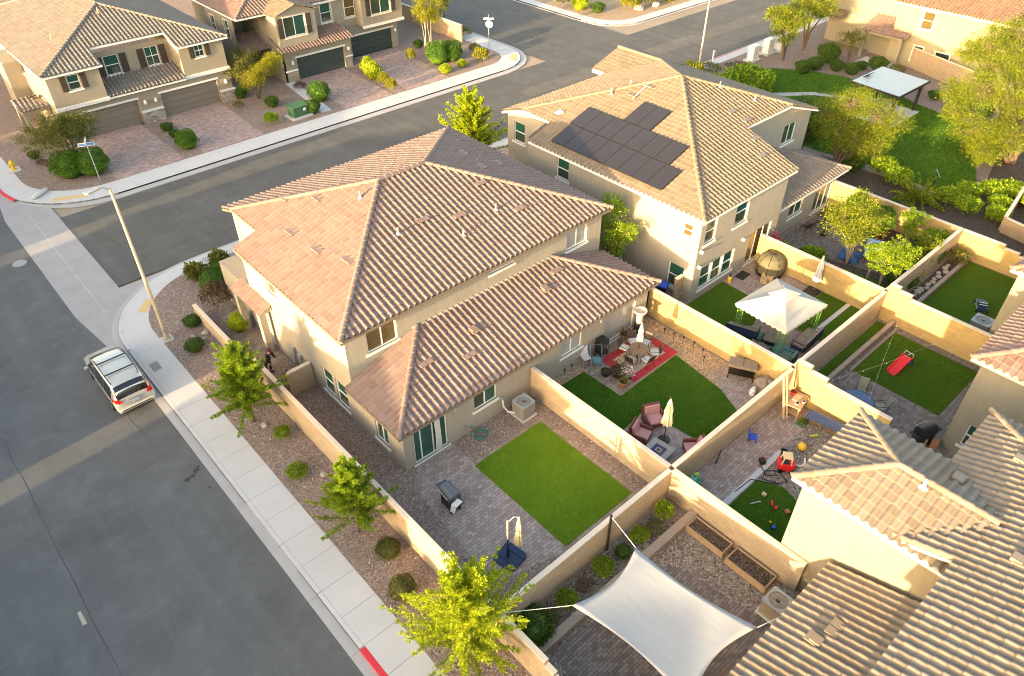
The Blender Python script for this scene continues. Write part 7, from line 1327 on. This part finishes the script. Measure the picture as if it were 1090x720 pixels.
# iron gates
def gate(label, x, y, w, h, rz):
    t = thing('iron_gate', label, 'gate', (x, y, 0), rz); b = MB(); b.b2(0, .04, -.02, .02, .05, h); b.b2(w - .04, w, -.02, .02, .05, h); b.b2(.04, w - .04, -.02, .02, .1, .14); b.b2(.04, w - .04, -.02, .02, h - .08, h - .04); ob('frame', b, M['black'], t); b = MB()
    for k in range(1, int(w / .12)): b.b2(k * .12 - .009, k * .12 + .009, -.009, .009, .14, h - .08)
    ob('bars', b, M['black'], t); return t
gate('black iron side gate next to the short block wall', 9.3, 27.2, .95, 1.6, R(35)); gate('dark iron gate between the corner house and sunlit wall', 27.92, 19.95, .6, 1.6, R(0))
# planter boxes and the sail
def planter(label, x0, x1, y0, y1):
    t = thing('planter_box', label, 'planter', (x0, y0, 0)); b = MB(); k = .06; W_, D_ = x1 - x0, y1 - y0
    for q in ((0, W_, 0, k), (0, W_, D_ - k, D_), (0, k, k, D_ - k), (W_ - k, W_, k, D_ - k)): b.b2(*q, 0, .34)
    ob('boards', b, M['wood'], t, bevel=.008); b = MB(); b.b2(k, W_ - k, k, D_ - k, .02, .26); ob('soil', b, M['mulch'], t)
planter('timber planter box of dark soil nearest the rear bed', 18.1, 18.85, 7.3, 9.15); planter('timber planter box of dark soil nearest the condenser', 18.0, 18.85, 5.25, 7.1)
t = thing('shade_sail', 'large white four cornered shade sail stretched over the patio', 'shade sail', (13.3, 6.8, 0)); C4 = [(11.2, 9.2, 1.9), (14.75, 9.25, 1.9), (15.15, 4.2, 2.3), (11.35, 4.15, 2.2)]; N = 20; vs = []
for i in range(N + 1):
    for j in range(N + 1):
        u, v = i / N, j / N; p = sum((Vector(C4[k]) * w_ for k, w_ in enumerate(((1 - u) * (1 - v), u * (1 - v), u * v, (1 - u) * v))), Vector()); c = Vector((13.25, 6.6, 2.05))
        pull = .165 * (4 * u * (1 - u)) * (abs(2 * v - 1) ** 2.2) + .14 * (4 * v * (1 - v)) * (abs(2 * u - 1) ** 2.2); p = p.lerp(c, pull); p.z -= .1 * (4 * u * (1 - u)) * (4 * v * (1 - v)); vs.append(tuple(p))
m = MB(); m.add(vs, [(i * (N + 1) + j, (i + 1) * (N + 1) + j, (i + 1) * (N + 1) + j + 1, i * (N + 1) + j + 1) for i in range(N) for j in range(N)]); SAIL = NT('sail_fabric'); _p = SAIL.obj(); SAIL = SAIL.done(SAIL.bsdf(SAIL.mix(SAIL.noise(_p, .8, 3), (.33, .34, .355), (.37, .38, .395)), .85, SAIL.bump(SAIL.noise(SAIL.mapping(_p, (1, .25, 1)), 3, 3), .25, .05)))
ob('fabric', m, SAIL, t, world=True, smooth=True, solid=.004)
for a, b_ in (((11.2, 9.2, 1.9), (9.3, 10.7, 1.7)), ((14.75, 9.25, 1.9), (14.95, 10.7, 2.2)), ((15.15, 4.2, 2.3), (16.4, 3.7, 2.5)), ((11.35, 4.15, 2.2), (10.8, 3.4, 2.4))): m = MB(); m.tube([a, b_], .014, 6); ob('rope', m, M['white'], t, world=True)
m = MB(); m.b2(14.9, 14.98, 10.66, 10.74, -.05, 2.3); tag(ob('iron_post', m, M['dark_iron']), 'thin dark iron post holding the sail corner', 'post')
# toy yard
t = thing('toy_chair', 'blue plastic toddler chair by the long rear wall', 'toy chair', (24.6, 10.2, .01), R(30)); b = MB(); b.b2(-.2, .2, -.2, .2, .2, .25); ob('seat', b, M['blue'], t, bevel=.02); b = MB(); b.b2(-.2, .2, .16, .21, .25, .55); ob('backrest', b, M['blue'], t, bevel=.02)
for a in (-.17, .17):
    for c in (-.17, .17): b = MB(); b.bar((a, c, 0), (a, c, .2), .05); ob('leg', b, M['blue'], t)
t = thing('toy_playhouse', 'teal green plastic play stand in the wall corner', 'toy', (20.15, 10.25, .01), R(10)); b = MB(); b.b2(-.3, .3, -.25, .25, 0, .25); ob('base', b, M['teal'], t, bevel=.05); b = MB(); b.b2(-.27, .27, -.05, .22, .25, .8); ob('cabinet', b, plain('mint', (.16, .42, .34), .5), t, bevel=.05); b = MB(); b.ball((.1, .05, .86), .12, .8); ob('knob', b, plain('lime_toy', (.35, .5, .04), .4), t); b = MB(); b.b2(-.29, .29, -.2, .1, .5, .55); ob('shelf', b, M['teal'], t, bevel=.01)
t = thing('ride_on_car', 'red and cream toddler ride on car', 'toy car', (24.2, 8.2, 0), R(-52)); b = MB()
b.prism([(-.38, -.24), (-.28, -.3), (.3, -.3), (.42, -.18), (.42, .18), (.3, .3), (-.28, .3), (-.38, .24)], .1, .48); ob('body', b, M['red'], t, bevel=.07); b = MB()
for a, c in ((-.24, -.22), (-.24, .22), (.2, -.22), (.2, .22)): b.bar((a, c, .45), (a * .75, c * .85, .82), .06)
b.b2(-.24, .2, -.22, .22, .82, .89); ob('roof', b, plain('toy_cream', (.66, .48, .25), .5), t, bevel=.03); b = MB(); b.b2(-.2, .12, -.18, .18, .485, .5); ob('seat', b, M['black'], t)
for a in (-.24, .26):
    for c in (-.31, .31): w = MB(); w.tube([(a, c - .03, .12), (a, c + .03, .12)], .12, 12); ob('wheel', w, M['black'], t)
m = MB(); m.ball((25.8, 8.3, .2), .2, 1., 16, 10); tag(ob('ball', m, M['yellow'], smooth=True), 'yellow ball between toy car and blue bench', 'ball')
t = thing('ride_on_toy', 'dark small ride on toy just behind the red car', 'toy', (24.75, 8.65, 0), R(20)); b = MB(); b.b2(-.2, .2, -.1, .1, .12, .26); ob('body', b, M['navy'], t, bevel=.04); b = MB(); b.b2(.1, .16, -.14, .14, .26, .42); ob('handle', b, M['black'], t)
for a in (-.14, .14): w = MB(); w.tube([(a, -.12, .08), (a, .12, .08)], .08, 10); ob('wheel', w, M['black'], t)
t = thing('pressure_washer', 'small black and red machine on the paver edge with hoses', 'washer', (23.65, 9.05, .01), R(60)); b = MB(); b.b2(-.15, .15, -.12, .12, .08, .3); ob('body', b, M['black'], t, bevel=.03); b = MB(); b.b2(-.06, .16, -.13, -.08, .12, .34); ob('panel', b, M['red'], t, bevel=.01); b = MB(); b.tube([(-.14, 0, .28), (-.22, 0, .6), (-.22, .12, .6)], .015, 6); ob('handle', b, M['black'], t)
m = MB(); m.tube([(23.5, 9.0, .04), (23.2, 8.5, .03), (23.6, 8.2, .03), (23.2, 7.9, .03), (22.9, 8.5, .03), (23.4, 8.7, .05), (23.8, 8.3, .03), (23.6, 7.7, .03), (23.1, 7.9, .04), (22.5, 8.85, .03), (21.4, 8.92, .03)], .02, 6); tag(ob('garden_hose', m, M['rubber'], smooth=True), 'tangled black hose beside the toy littered turf', 'hose')
m = MB(); m.tube([(23.6, 8.2, .02), (23.8, 7.4, .02), (23.3, 6.9, .02), (23.6, 6.2, .02), (23.2, 5.9, .02)], .015, 6); tag(ob('garden_hose', m, M['galv'], smooth=True), 'thin grey hose running along the turf edge to the house', 'hose')
t = thing('bench', 'long blue bench against the stepped sunlit wall', 'bench', (27.8, 8.25, 0), R(8)); b = MB(); b.b2(-.32, .32, -.95, .95, .46, .52); ob('seat', b, plain('bench_blue', (.03, .07, .20), .6, var=.2), t, bevel=.012)
for c in (-.8, .8):
    for a in (-.24, .24): b = MB(); b.bar((a, c, 0), (a, c, .46), .06); ob('leg', b, M['navy'], t)
t = thing('work_table', 'cluttered wooden work table in the wall corner', 'table', (27.75, 9.95, .01), R(12)); b = MB(); b.b2(-.6, .6, -.42, .42, .74, .79); ob('tabletop', b, M['wood'], t, bevel=.01)
for a in (-.52, .52):
    for c in (-.34, .34): b = MB(); b.bar((a, c, 0), (a, c, .74), .07); ob('leg', b, M['wood'], t)
b = MB(); b.b2(-.5, .5, -.3, .3, .25, .28); ob('shelf', b, M['wood'], t)
for x, y, z, r_, h_, mt, l in ((27.45, 9.75, .8, .1, .1, 'white', 'white bowl on the work table'), (27.8, 9.6, .8, .09, .08, 'white', 'second white bowl on the work table by the tray'), (27.95, 10.25, .8, .16, .2, 'red', 'red bucket at the back of the work table')): pot(l, x, y, r_, h_, M[mt], name='bowl' if mt == 'white' else 'bucket').location.z = z + .01
m = MB(); m.box((27.85, 9.95, .83), (.5, .36, .06), R(12)); tag(ob('cardboard_tray', m, CARD), 'flat cardboard tray on the work table', 'tray')
for k, (x, y) in enumerate(((26.95, 9.95), (27.15, 9.9))): m = MB(); m.bar((x, y, .01), (x + .15, y + .72, 2.45), .1, .04); tag(ob('lumber_plank', m, M['wood_pale']), ('pale lumber plank leaning on the wall, left of two', 'pale lumber plank leaning on the wall, right of two')[k], 'plank')
m = MB(); m.bar((28.3, 10.5, .8), (28.45, 10.72, 2.0), .06, .06); tag(ob('lumber_plank', m, M['wood_pale']), 'short pale post standing in the wall corner behind the bucket', 'plank')
t = thing('plant_tray', 'green tray of seedlings under the work table corner', 'tray', (27.35, 9.2, .01)); b = MB(); b.b2(-.28, .28, -.18, .18, 0, .08); ob('tray', b, plain('tray_green', (.05, .14, .06), .6), t, bevel=.01); g_ = np.random.default_rng(3); leafmesh('seedlings', g_.uniform(-1, 1, size=(120, 3)) * [.25, .15, .06] + [0, 0, .13], g_.normal(size=(120, 3)), np.full(120, .08), .6, F_GREEN, t)
m = MB(); m.box((27.0, 8.35, .05), (.42, .1, .09), R(-35)); tag(ob('toy_bat', m, plain('toy_lime', (.4, .5, .03), .4), bevel=.03), 'lime green foam toy near the blue bench', 'toy'); m = MB(); m.tube([(24.7, 8.0, .06), (24.8, 7.75, .06), (25.1, 7.7, .06), (25.35, 7.85, .06)], .05, 8); tag(ob('toy_tube', m, M['white']), 'white curved plastic toy by the house roof corner', 'toy'); m = MB(); m.tube([(26.0, 8.9, .05), (26.35, 8.8, .05), (26.6, 8.55, .05)], .03, 6); tag(ob('toy_scooter', m, M['galv']), 'small grey scooter lying on the ground', 'toy')
for x, y, z, s, mt, l in ((22.15, 7.95, .1, (.2, .16, .12), 'wood_pale', 'tan toy block on the turf by the hose'), (21.5, 7.95, .07, (.5, .06, .05), 'galv', 'pale blue grey stick on the toy littered turf'), (22.0, 7.45, .08, (.32, .1, .09), 'red', 'red toy brick on the turf, upper one'), (21.9, 7.2, .08, (.14, .2, .09), 'red', 'red toy brick on the turf, lower one'), (20.3, 7.4, .08, (.24, .18, .12), 'terracotta', 'pinkish toy near the cream wall'), (20.95, 6.7, .08, (.2, .14, .1), 'blue', 'blue and red toy near the house corner'), (22.1, 6.75, .08, (.2, .2, .12), 'terracotta', 'brown toy at the turf edge by the house'), (21.1, 6.95, .06, (.1, .1, .06), 'yellow', 'tiny yellow toy on the littered turf')): m = MB(); m.box((0, 0, 0), s, rng.uniform(0, 3)); o = ob('toy_block', m, M[mt], bevel=.02); o.location = (x, y, z); tag(o, l, 'toy')
m = MB(); m.tube([(22.2, 10.5, .02), (22.6, 10.6, .45)], .03, 6); m.box((22.2, 10.5, .04), (.2, .06, .06), .4); tag(ob('broom', m, M['black']), 'black handled broom leaning near the wall', 'broom'); m = MB(); m.tube([(23.3 + .2 * math.cos(i), 9.75 + .12 * math.sin(i * 1.3), .02) for i in range(9)], .015, 5); tag(ob('cord', m, M['galv']), 'small loop of grey cord on the pavers', 'cord')
# slide yard
t = thing('toddler_slide', 'red toddler slide with blue steps on dark turf', 'slide', (34.6, 7.9, .015), R(-9)); b = MB(); pf = [(-.65, .06), (-.5, .08), (.35, .62), (.55, .64)]
b.add([(x, y, z) for x, z in pf for y in (-.24, .24)] + [(x, y, z - .05) for x, z in pf for y in (-.24, .24)], [(2 * i, 2 * i + 2, 2 * i + 3, 2 * i + 1) for i in range(3)] + [(8 + 2 * i, 8 + 2 * i + 1, 8 + 2 * i + 3, 8 + 2 * i + 2) for i in range(3)] + [(0, 1, 9, 8), (6, 14, 15, 7)]); ob('chute', b, M['red'], t)
for s in (-1, 1): b = MB(); [b.bar((pf[i][0], s * .25, pf[i][1] + .05), (pf[i + 1][0], s * .25, pf[i + 1][1] + .05), .05, .14) for i in range(3)]; ob('side_rail', b, M['red'], t)
b = MB(); b.bar((.55, -.22, .6), (.9, -.22, 0), .06); b.bar((.55, .22, .6), (.9, .22, 0), .06)
for k in range(3): b.bar((.63 + .1 * k, -.22, .46 - .17 * k), (.63 + .1 * k, .22, .46 - .17 * k), .1, .03)
ob('steps', b, M['blue'], t); b = MB(); b.tube([(.5, -.24, .64), (.55, -.24, .9), (.55, .24, .9), (.5, .24, .64)], .025, 6); ob('handle', b, M['galv'], t)
t = thing('glass_table', 'round blue grey glass patio table by the stepped edging', 'table', (30.05, 7.95, .004)); b = MB(); b.cyl((0, 0, .70), .75, .02, 36); ob('tabletop', b, plain('table_glass', (.06, .09, .17), .08), t); b = MB(); b.tube([(.75 * math.cos(i * .21), .75 * math.sin(i * .21), .71) for i in range(31)], .02, 6); ob('rim', b, M['black'], t)
for k in range(4): b = MB(); a = k * 1.57 + .6; b.tube([(.55 * math.cos(a), .55 * math.sin(a), 0), (.3 * math.cos(a), .3 * math.sin(a), .7)], .02, 6); ob('leg', b, M['black'], t)
chair('sling chair by the glass table nearest the stepped wall', 30.0, 9.0, R(8), MESH, M['black'], sling=True, back_h=1.05); chair('sling chair by the glass table nearest the turf', 31.1, 8.25, R(-70), MESH, M['black'], sling=True, back_h=1.05); chair('sling chair seen edge on beside the roof corner', 30.75, 7.05, R(-142), MESH, M['black'], sling=True, back_h=1.05)
for x, y, z, s, mt, l in ((30.75, 3.95, .3, (.5, .35, .5), 'wood', 'brown storage crate beside the black grill'), (31.0, 3.5, .2, (.4, .3, .35), 'terracotta', 'reddish crate by the olive house window')): m = MB(); m.box((x - .45, y + .75, z), s, .3); tag(ob('storage_crate', m, M[mt], bevel=.02), l, 'crate')
for k, (a, b_) in enumerate((((28.8, 9.2, 1.9), (38.0, 6.4, 1.9)), ((38.0, 9.7, 1.9), (28.9, 7.2, 2.0)))):
    t = thing('string_lights', ('string of small lights crossing the slide yard, from bench wall', 'string of small lights crossing the slide yard, from garden corner')[k], 'string lights', (0, 0, 0)); A, B = Vector(a), Vector(b_); pt = [A.lerp(B, i / 24) - Vector((0, 0, .35 * math.sin(math.pi * i / 24))) for i in range(25)]; m = MB(); m.tube([tuple(p) for p in pt], .0045, 4); ob('cable', m, M['galv'], t); m = MB(); [m.ball(tuple(p - Vector((0, 0, .05))), .016, 1.2, 6, 4) for p in pt[2::4]]; ob('bulbs', m, M['white'], t)['kind'] = 'stuff'
# folded stroller
t = thing('stroller', 'dark striped folded stroller lying on the turf', 'stroller', (43.3, 7.2, .01), R(30)); b = MB(); b.tube([(-.4, -.25, .08), (.4, -.2, .35), (.45, .2, .35), (-.4, .25, .08)], .025, 6); b.tube([(-.35, -.25, .3), (.4, -.25, .08)], .025, 6); b.tube([(-.35, .25, .3), (.4, .25, .08)], .025, 6); ob('frame', b, M['galv'], t); b = MB(); b.add([(-.4, -.23, .12), (.35, -.2, .42), (.4, .2, .42), (-.38, .23, .12), (-.1, -.3, .5), (-.1, .3, .5)], [(0, 1, 2, 3), (0, 4, 5, 3), (4, 1, 2, 5)]); ob('seat', b, M['navy'], t, solid=.03); b = MB()
for k in range(3): b.b2(-.32 + .16 * k, -.26 + .16 * k, -.22, .22, .515 - .06 * abs(k - 1), .53 - .06 * abs(k - 1))
ob('stripes', b, M['cloth_white'], t)
for a, c in ((-.42, -.28), (-.42, .28), (.5, -.24), (.5, .24)): w = MB(); w.tube([(a, c - .02, .1), (a, c + .02, .1)], .1, 12); ob('wheel', w, M['rubber'], t)
# garden of pruned trees: furniture
t = thing('garden_table', 'table under a pale blue patterned cloth among pruned trees', 'table', (43.9, 14.15, .01), R(20)); b = MB(); b.b2(-.9, .9, -.5, .5, .70, .74); for_ = [b.add([(-.9, -.5, .70), (.9, -.5, .70), (.93, -.56, .42), (-.93, -.56, .42)], [(0, 3, 2, 1)]), b.add([(-.9, -.5, .70), (-.9, .5, .70), (-.96, .5, .42), (-.96, -.5, .42)], [(0, 1, 2, 3)])]; ob('tablecloth', b, plain('cloth_blue_pattern', (.34, .46, .66), .8, var=.45, sc=4), t)
for a in (-.8, .8):
    for c in (-.4, .4): b = MB(); b.bar((a, c, 0), (a, c, .7), .05); ob('leg', b, M['galv'], t)
m = MB(); vs = [(42.0 + .3 * i, 14.3 + .25 * j + .05 * i, .18 + .14 * math.sin(i * 1.7) * math.cos(j * 1.3)) for i in range(6) for j in range(6)]; m.add(vs, [(i * 6 + j, (i + 1) * 6 + j, (i + 1) * 6 + j + 1, i * 6 + j + 1) for i in range(5) for j in range(5)]); tag(ob('tarp', m, plain('tarp_blue', (.03, .09, .26), .6, var=.3), solid=.02), 'dark blue tarp beneath the tallest garden tree', 'tarp')
sofa('dark blue lounge chair by the clipped garden shrubs', 46.2, 15.8, R(-60), .8, plain('lounge_blue', (.03, .06, .10), .9), M['black']); pot('clay pot with pale rim near the dark blue lounge chair', 46.5, 14.95, .3, .5, M['terracotta'], None); pot('second clay pot lower on the shady patio', 45.9, 14.7, .25, .35, M['terracotta'], F_BROWN)
chair('dark patio chair before the garden glass door', 43.4, 18.6, R(160), M['dark_iron'], M['black'], sling=True); chair('second dark patio chair before the garden glass door', 44.6, 18.3, R(200), M['dark_iron'], M['black'], sling=True); t = thing('garden_table', 'small dark table between dark chairs by the glass door', 'table', (44.0, 17.6, .01)); b = MB(); b.cyl((0, 0, .6), .45, .03, 20); ob('tabletop', b, M['dark_iron'], t); b = MB(); b.lathe([(.25, 0), (.05, .06), (.05, .6)], n=10); ob('pedestal', b, M['dark_iron'], t)
# park shelter
t = thing('park_shelter', 'white flat roofed park shelter on dark posts', 'shelter', (66.9, 25.1, 0), R(-1)); b = MB(); b.at((-.0, 0, 2.62), 0, R(2)); b.b2(-2.7, 2.7, -2.15, 2.15, 0, .06); ob('roof', b, plain('shelter_roof', (.45, .50, .49), .4), t); b = MB(); b.at((0, 0, 2.62), 0, R(2))
for q in ((-2.78, 2.78, -2.23, -2.15), (-2.78, 2.78, 2.15, 2.23), (-2.78, -2.7, -2.15, 2.15), (2.7, 2.78, -2.15, 2.15)): b.b2(*q, -.1, .08)
ob('fascia', b, M['dark_iron'], t)
for a in (-2.3, 2.3):
    for c in (-1.8, 1.8): b = MB(); b.bar((a, c, 0), (a, c, 2.6), .2); ob('post', b, M['dark_iron'], t)
m = MB(); m.at((66.3, 26.9, 2.85), 0, R(-35)); m.b2(-.45, .45, -.3, .3, 0, .05); tag(ob('solar_module', m, M['navy']), 'little dark solar module on the shelter roof edge', 'solar module')
t = thing('picnic_table', 'brown picnic table under the park shelter', 'picnic table', (66.9, 25.1, .016)); b = MB(); b.b2(-.9, .9, -.4, .4, .72, .78); ob('tabletop', b, M['wood'], t)
for c in (-.75, .75): b = MB(); b.b2(-.9, .9, c - .14, c + .14, .42, .47); ob('seat', b, M['wood'], t)
for a in (-.65, .65): b = MB(); b.bar((a, -.75, .0), (a, .2, .72), .08); b.bar((a, .75, 0), (a, -.2, .72), .08); ob('leg', b, M['dark_iron'], t)
t = thing('park_sign', 'small dark post sign at the edge of the park lawn', 'sign', (56.5, 15.8, 0), R(30)); b = MB(); b.bar((0, 0, 0), (0, 0, 1.1), .08); ob('post', b, M['dark_iron'], t); b = MB(); b.at((0, -.03, .95), 0, R(-35)); b.b2(-.2, .2, -.02, .02, -.3, .3); ob('panel', b, M['galv'], t)
# plant buckets at the foot of house wall etc.
t = thing('wall_trellis', 'potted plant with ornaments beside the iron side gate', 'potted plant', (10.9, 28.4, 0)); b = MB(); b.lathe([(.16, 0), (.22, .3), (.22, .34)], n=12); ob('pot', b, M['dark_iron'], t); g_ = np.random.default_rng(4); leafmesh('foliage', g_.normal(size=(120, 3)) * [.14, .14, .2] + [0, 0, .6], g_.normal(size=(120, 3)), np.full(120, .13), .5, F_DARK, t)
# ------------------------------------------------------------------ person on the front walk
def skin(name, verts, edges, radii, mat, parent, sub=2, root=0):
    me = bpy.data.meshes.new(name); me.from_pydata(verts, edges, []); me.materials.append(mat); o = bpy.data.objects.new(name, me); COL.objects.link(o); o.parent = parent
    o.modifiers.new('skin', 'SKIN').use_smooth_shade = True; lay = me.skin_vertices[0].data if me.skin_vertices else None
    if lay is None:
        bm = bmesh.new(); bm.from_mesh(me); bm.verts.layers.skin.verify(); bm.to_mesh(me); bm.free(); lay = me.skin_vertices[0].data
    for i, r_ in enumerate(radii): lay[i].radius = r_ if isinstance(r_, tuple) else (r_, r_); lay[i].use_root = (i == root)
    md = o.modifiers.new('ss', 'SUBSURF'); md.levels = sub; md.render_levels = sub; return o
SKIN_ = plain('skin_tone', (.42, .24, .16), .6, var=.05); HAIR = plain('hair_redbrown', (.07, .018, .014), .6); TOP = plain('navy_top', (.014, .016, .032), .85); PANTS = plain('dark_trousers', (.022, .022, .026), .85)
t = thing('person', 'person in dark clothes leaning forward on the front walk', 'person', (9.95, 29.9, .008), R(-60))
# faces +X locally; leaning forward, one arm reaching down
bv = [(0, 0, .90), (.06, 0, 1.08), (.15, 0, 1.26), (.22, 0, 1.36), (.27, 0, 1.43), (.30, 0, 1.50), (.31, 0, 1.60),      # 0 pelvis .. 6 head
      (0, .10, .87), (.06, .11, .48), (0, .11, .08), (.13, .12, .035), (0, -.10, .87), (-.06, -.11, .48), (-.16, -.11, .09), (-.04, -.12, .035),
      (.20, .19, 1.33), (.30, .23, 1.08), (.46, .21, .92), (.52, .20, .86), (.20, -.19, 1.33), (.18, -.24, 1.06), (.30, -.22, .86), (.34, -.21, .79)]
be = [(0, 1), (1, 2), (2, 3), (3, 4), (4, 5), (5, 6), (0, 7), (7, 8), (8, 9), (9, 10), (0, 11), (11, 12), (12, 13), (13, 14), (3, 15), (15, 16), (16, 17), (17, 18), (3, 19), (19, 20), (20, 21), (21, 22)]
br_ = [(.13, .11), (.12, .10), (.13, .11), (.10, .08), .052, .085, .095, .085, .058, .042, .04, .085, .058, .042, .04, .06, .045, .034, .03, .06, .045, .034, .03]
ob_ = skin('body', bv, be, br_, SKIN_, t)
for s, w in ((1, (.52, .20, .86)), (-1, (.34, -.21, .79))):
    for k in range(4):
        a = (k - 1.5) * .019; L = (.075, .088, .084, .066)[k]; d = Vector((.6, 0, -.8)); p = Vector(w) + Vector((0, a, 0)); skin('finger', [tuple(p), tuple(p + d * L * .5), tuple(p + d * L * .8 + Vector((-.012, 0, -.01))), tuple(p + d * L + Vector((-.03, 0, -.012)))], [(0, 1), (1, 2), (2, 3)], [.0095, .009, .008, .007], SKIN_, ob_, 1)
    skin('thumb', [(w[0] - .01, w[1] - s * .02, w[2] + .01), (w[0] + .012, w[1] - s * .048, w[2] - .02), (w[0] + .03, w[1] - s * .052, w[2] - .05)], [(0, 1), (1, 2)], [.011, .010, .008], SKIN_, ob_, 1)
skin('shirt', [(.0, 0, .92), (.06, 0, 1.08), (.15, 0, 1.26), (.22, 0, 1.37), (.20, .19, 1.33), (.30, .23, 1.08), (.42, .215, .955), (.20, -.19, 1.33), (.18, -.24, 1.06), (.27, -.225, .90)], [(0, 1), (1, 2), (2, 3), (3, 4), (4, 5), (5, 6), (3, 7), (7, 8), (8, 9)], [(.155, .125), (.14, .12), (.15, .125), (.115, .095), .076, .06, .046, .076, .06, .046], TOP, t)
skin('trousers', [(0, 0, .93), (0, .10, .86), (.06, .11, .48), (0, .11, .12), (0, -.10, .86), (-.06, -.11, .48), (-.16, -.11, .13)], [(0, 1), (1, 2), (2, 3), (0, 4), (4, 5), (5, 6)], [(.15, .13), .105, .072, .06, .105, .072, .06], PANTS, t)
h = MB(); h.ball((.285, 0, 1.635), .112, 1.02, 14, 9); h.ball((.20, 0, 1.60), .085, 1.3, 10, 7); ob('hair', h, HAIR, t, smooth=True)
f = MB(); f.add([(.40, -.012, 1.57), (.40, .012, 1.57), (.425, 0, 1.555), (.395, 0, 1.61)], [(0, 1, 2), (0, 2, 3), (1, 3, 2)]); ob('nose', f, SKIN_, ob_)
for s in (-1, 1): f = MB(); f.ball((.385, s * .034, 1.595), .012, 1, 8, 5); ob('eye', f, M['black'], ob_); f = MB(); f.ball((.31, s * .098, 1.575), .025, 1.5, 8, 5); ob('ear', f, SKIN_, ob_)
f = MB(); f.b2(.388, .395, -.025, .025, 1.53, 1.538); ob('mouth', f, HAIR, ob_)
for y, x in ((.115, .05), (-.115, -.1)): f = MB(); f.lathe([(.05, 0), (.055, .03), (.045, .08)], (x, y, 0), 12, 2.3, 1.); ob('shoe', f, M['black'], t, smooth=True)
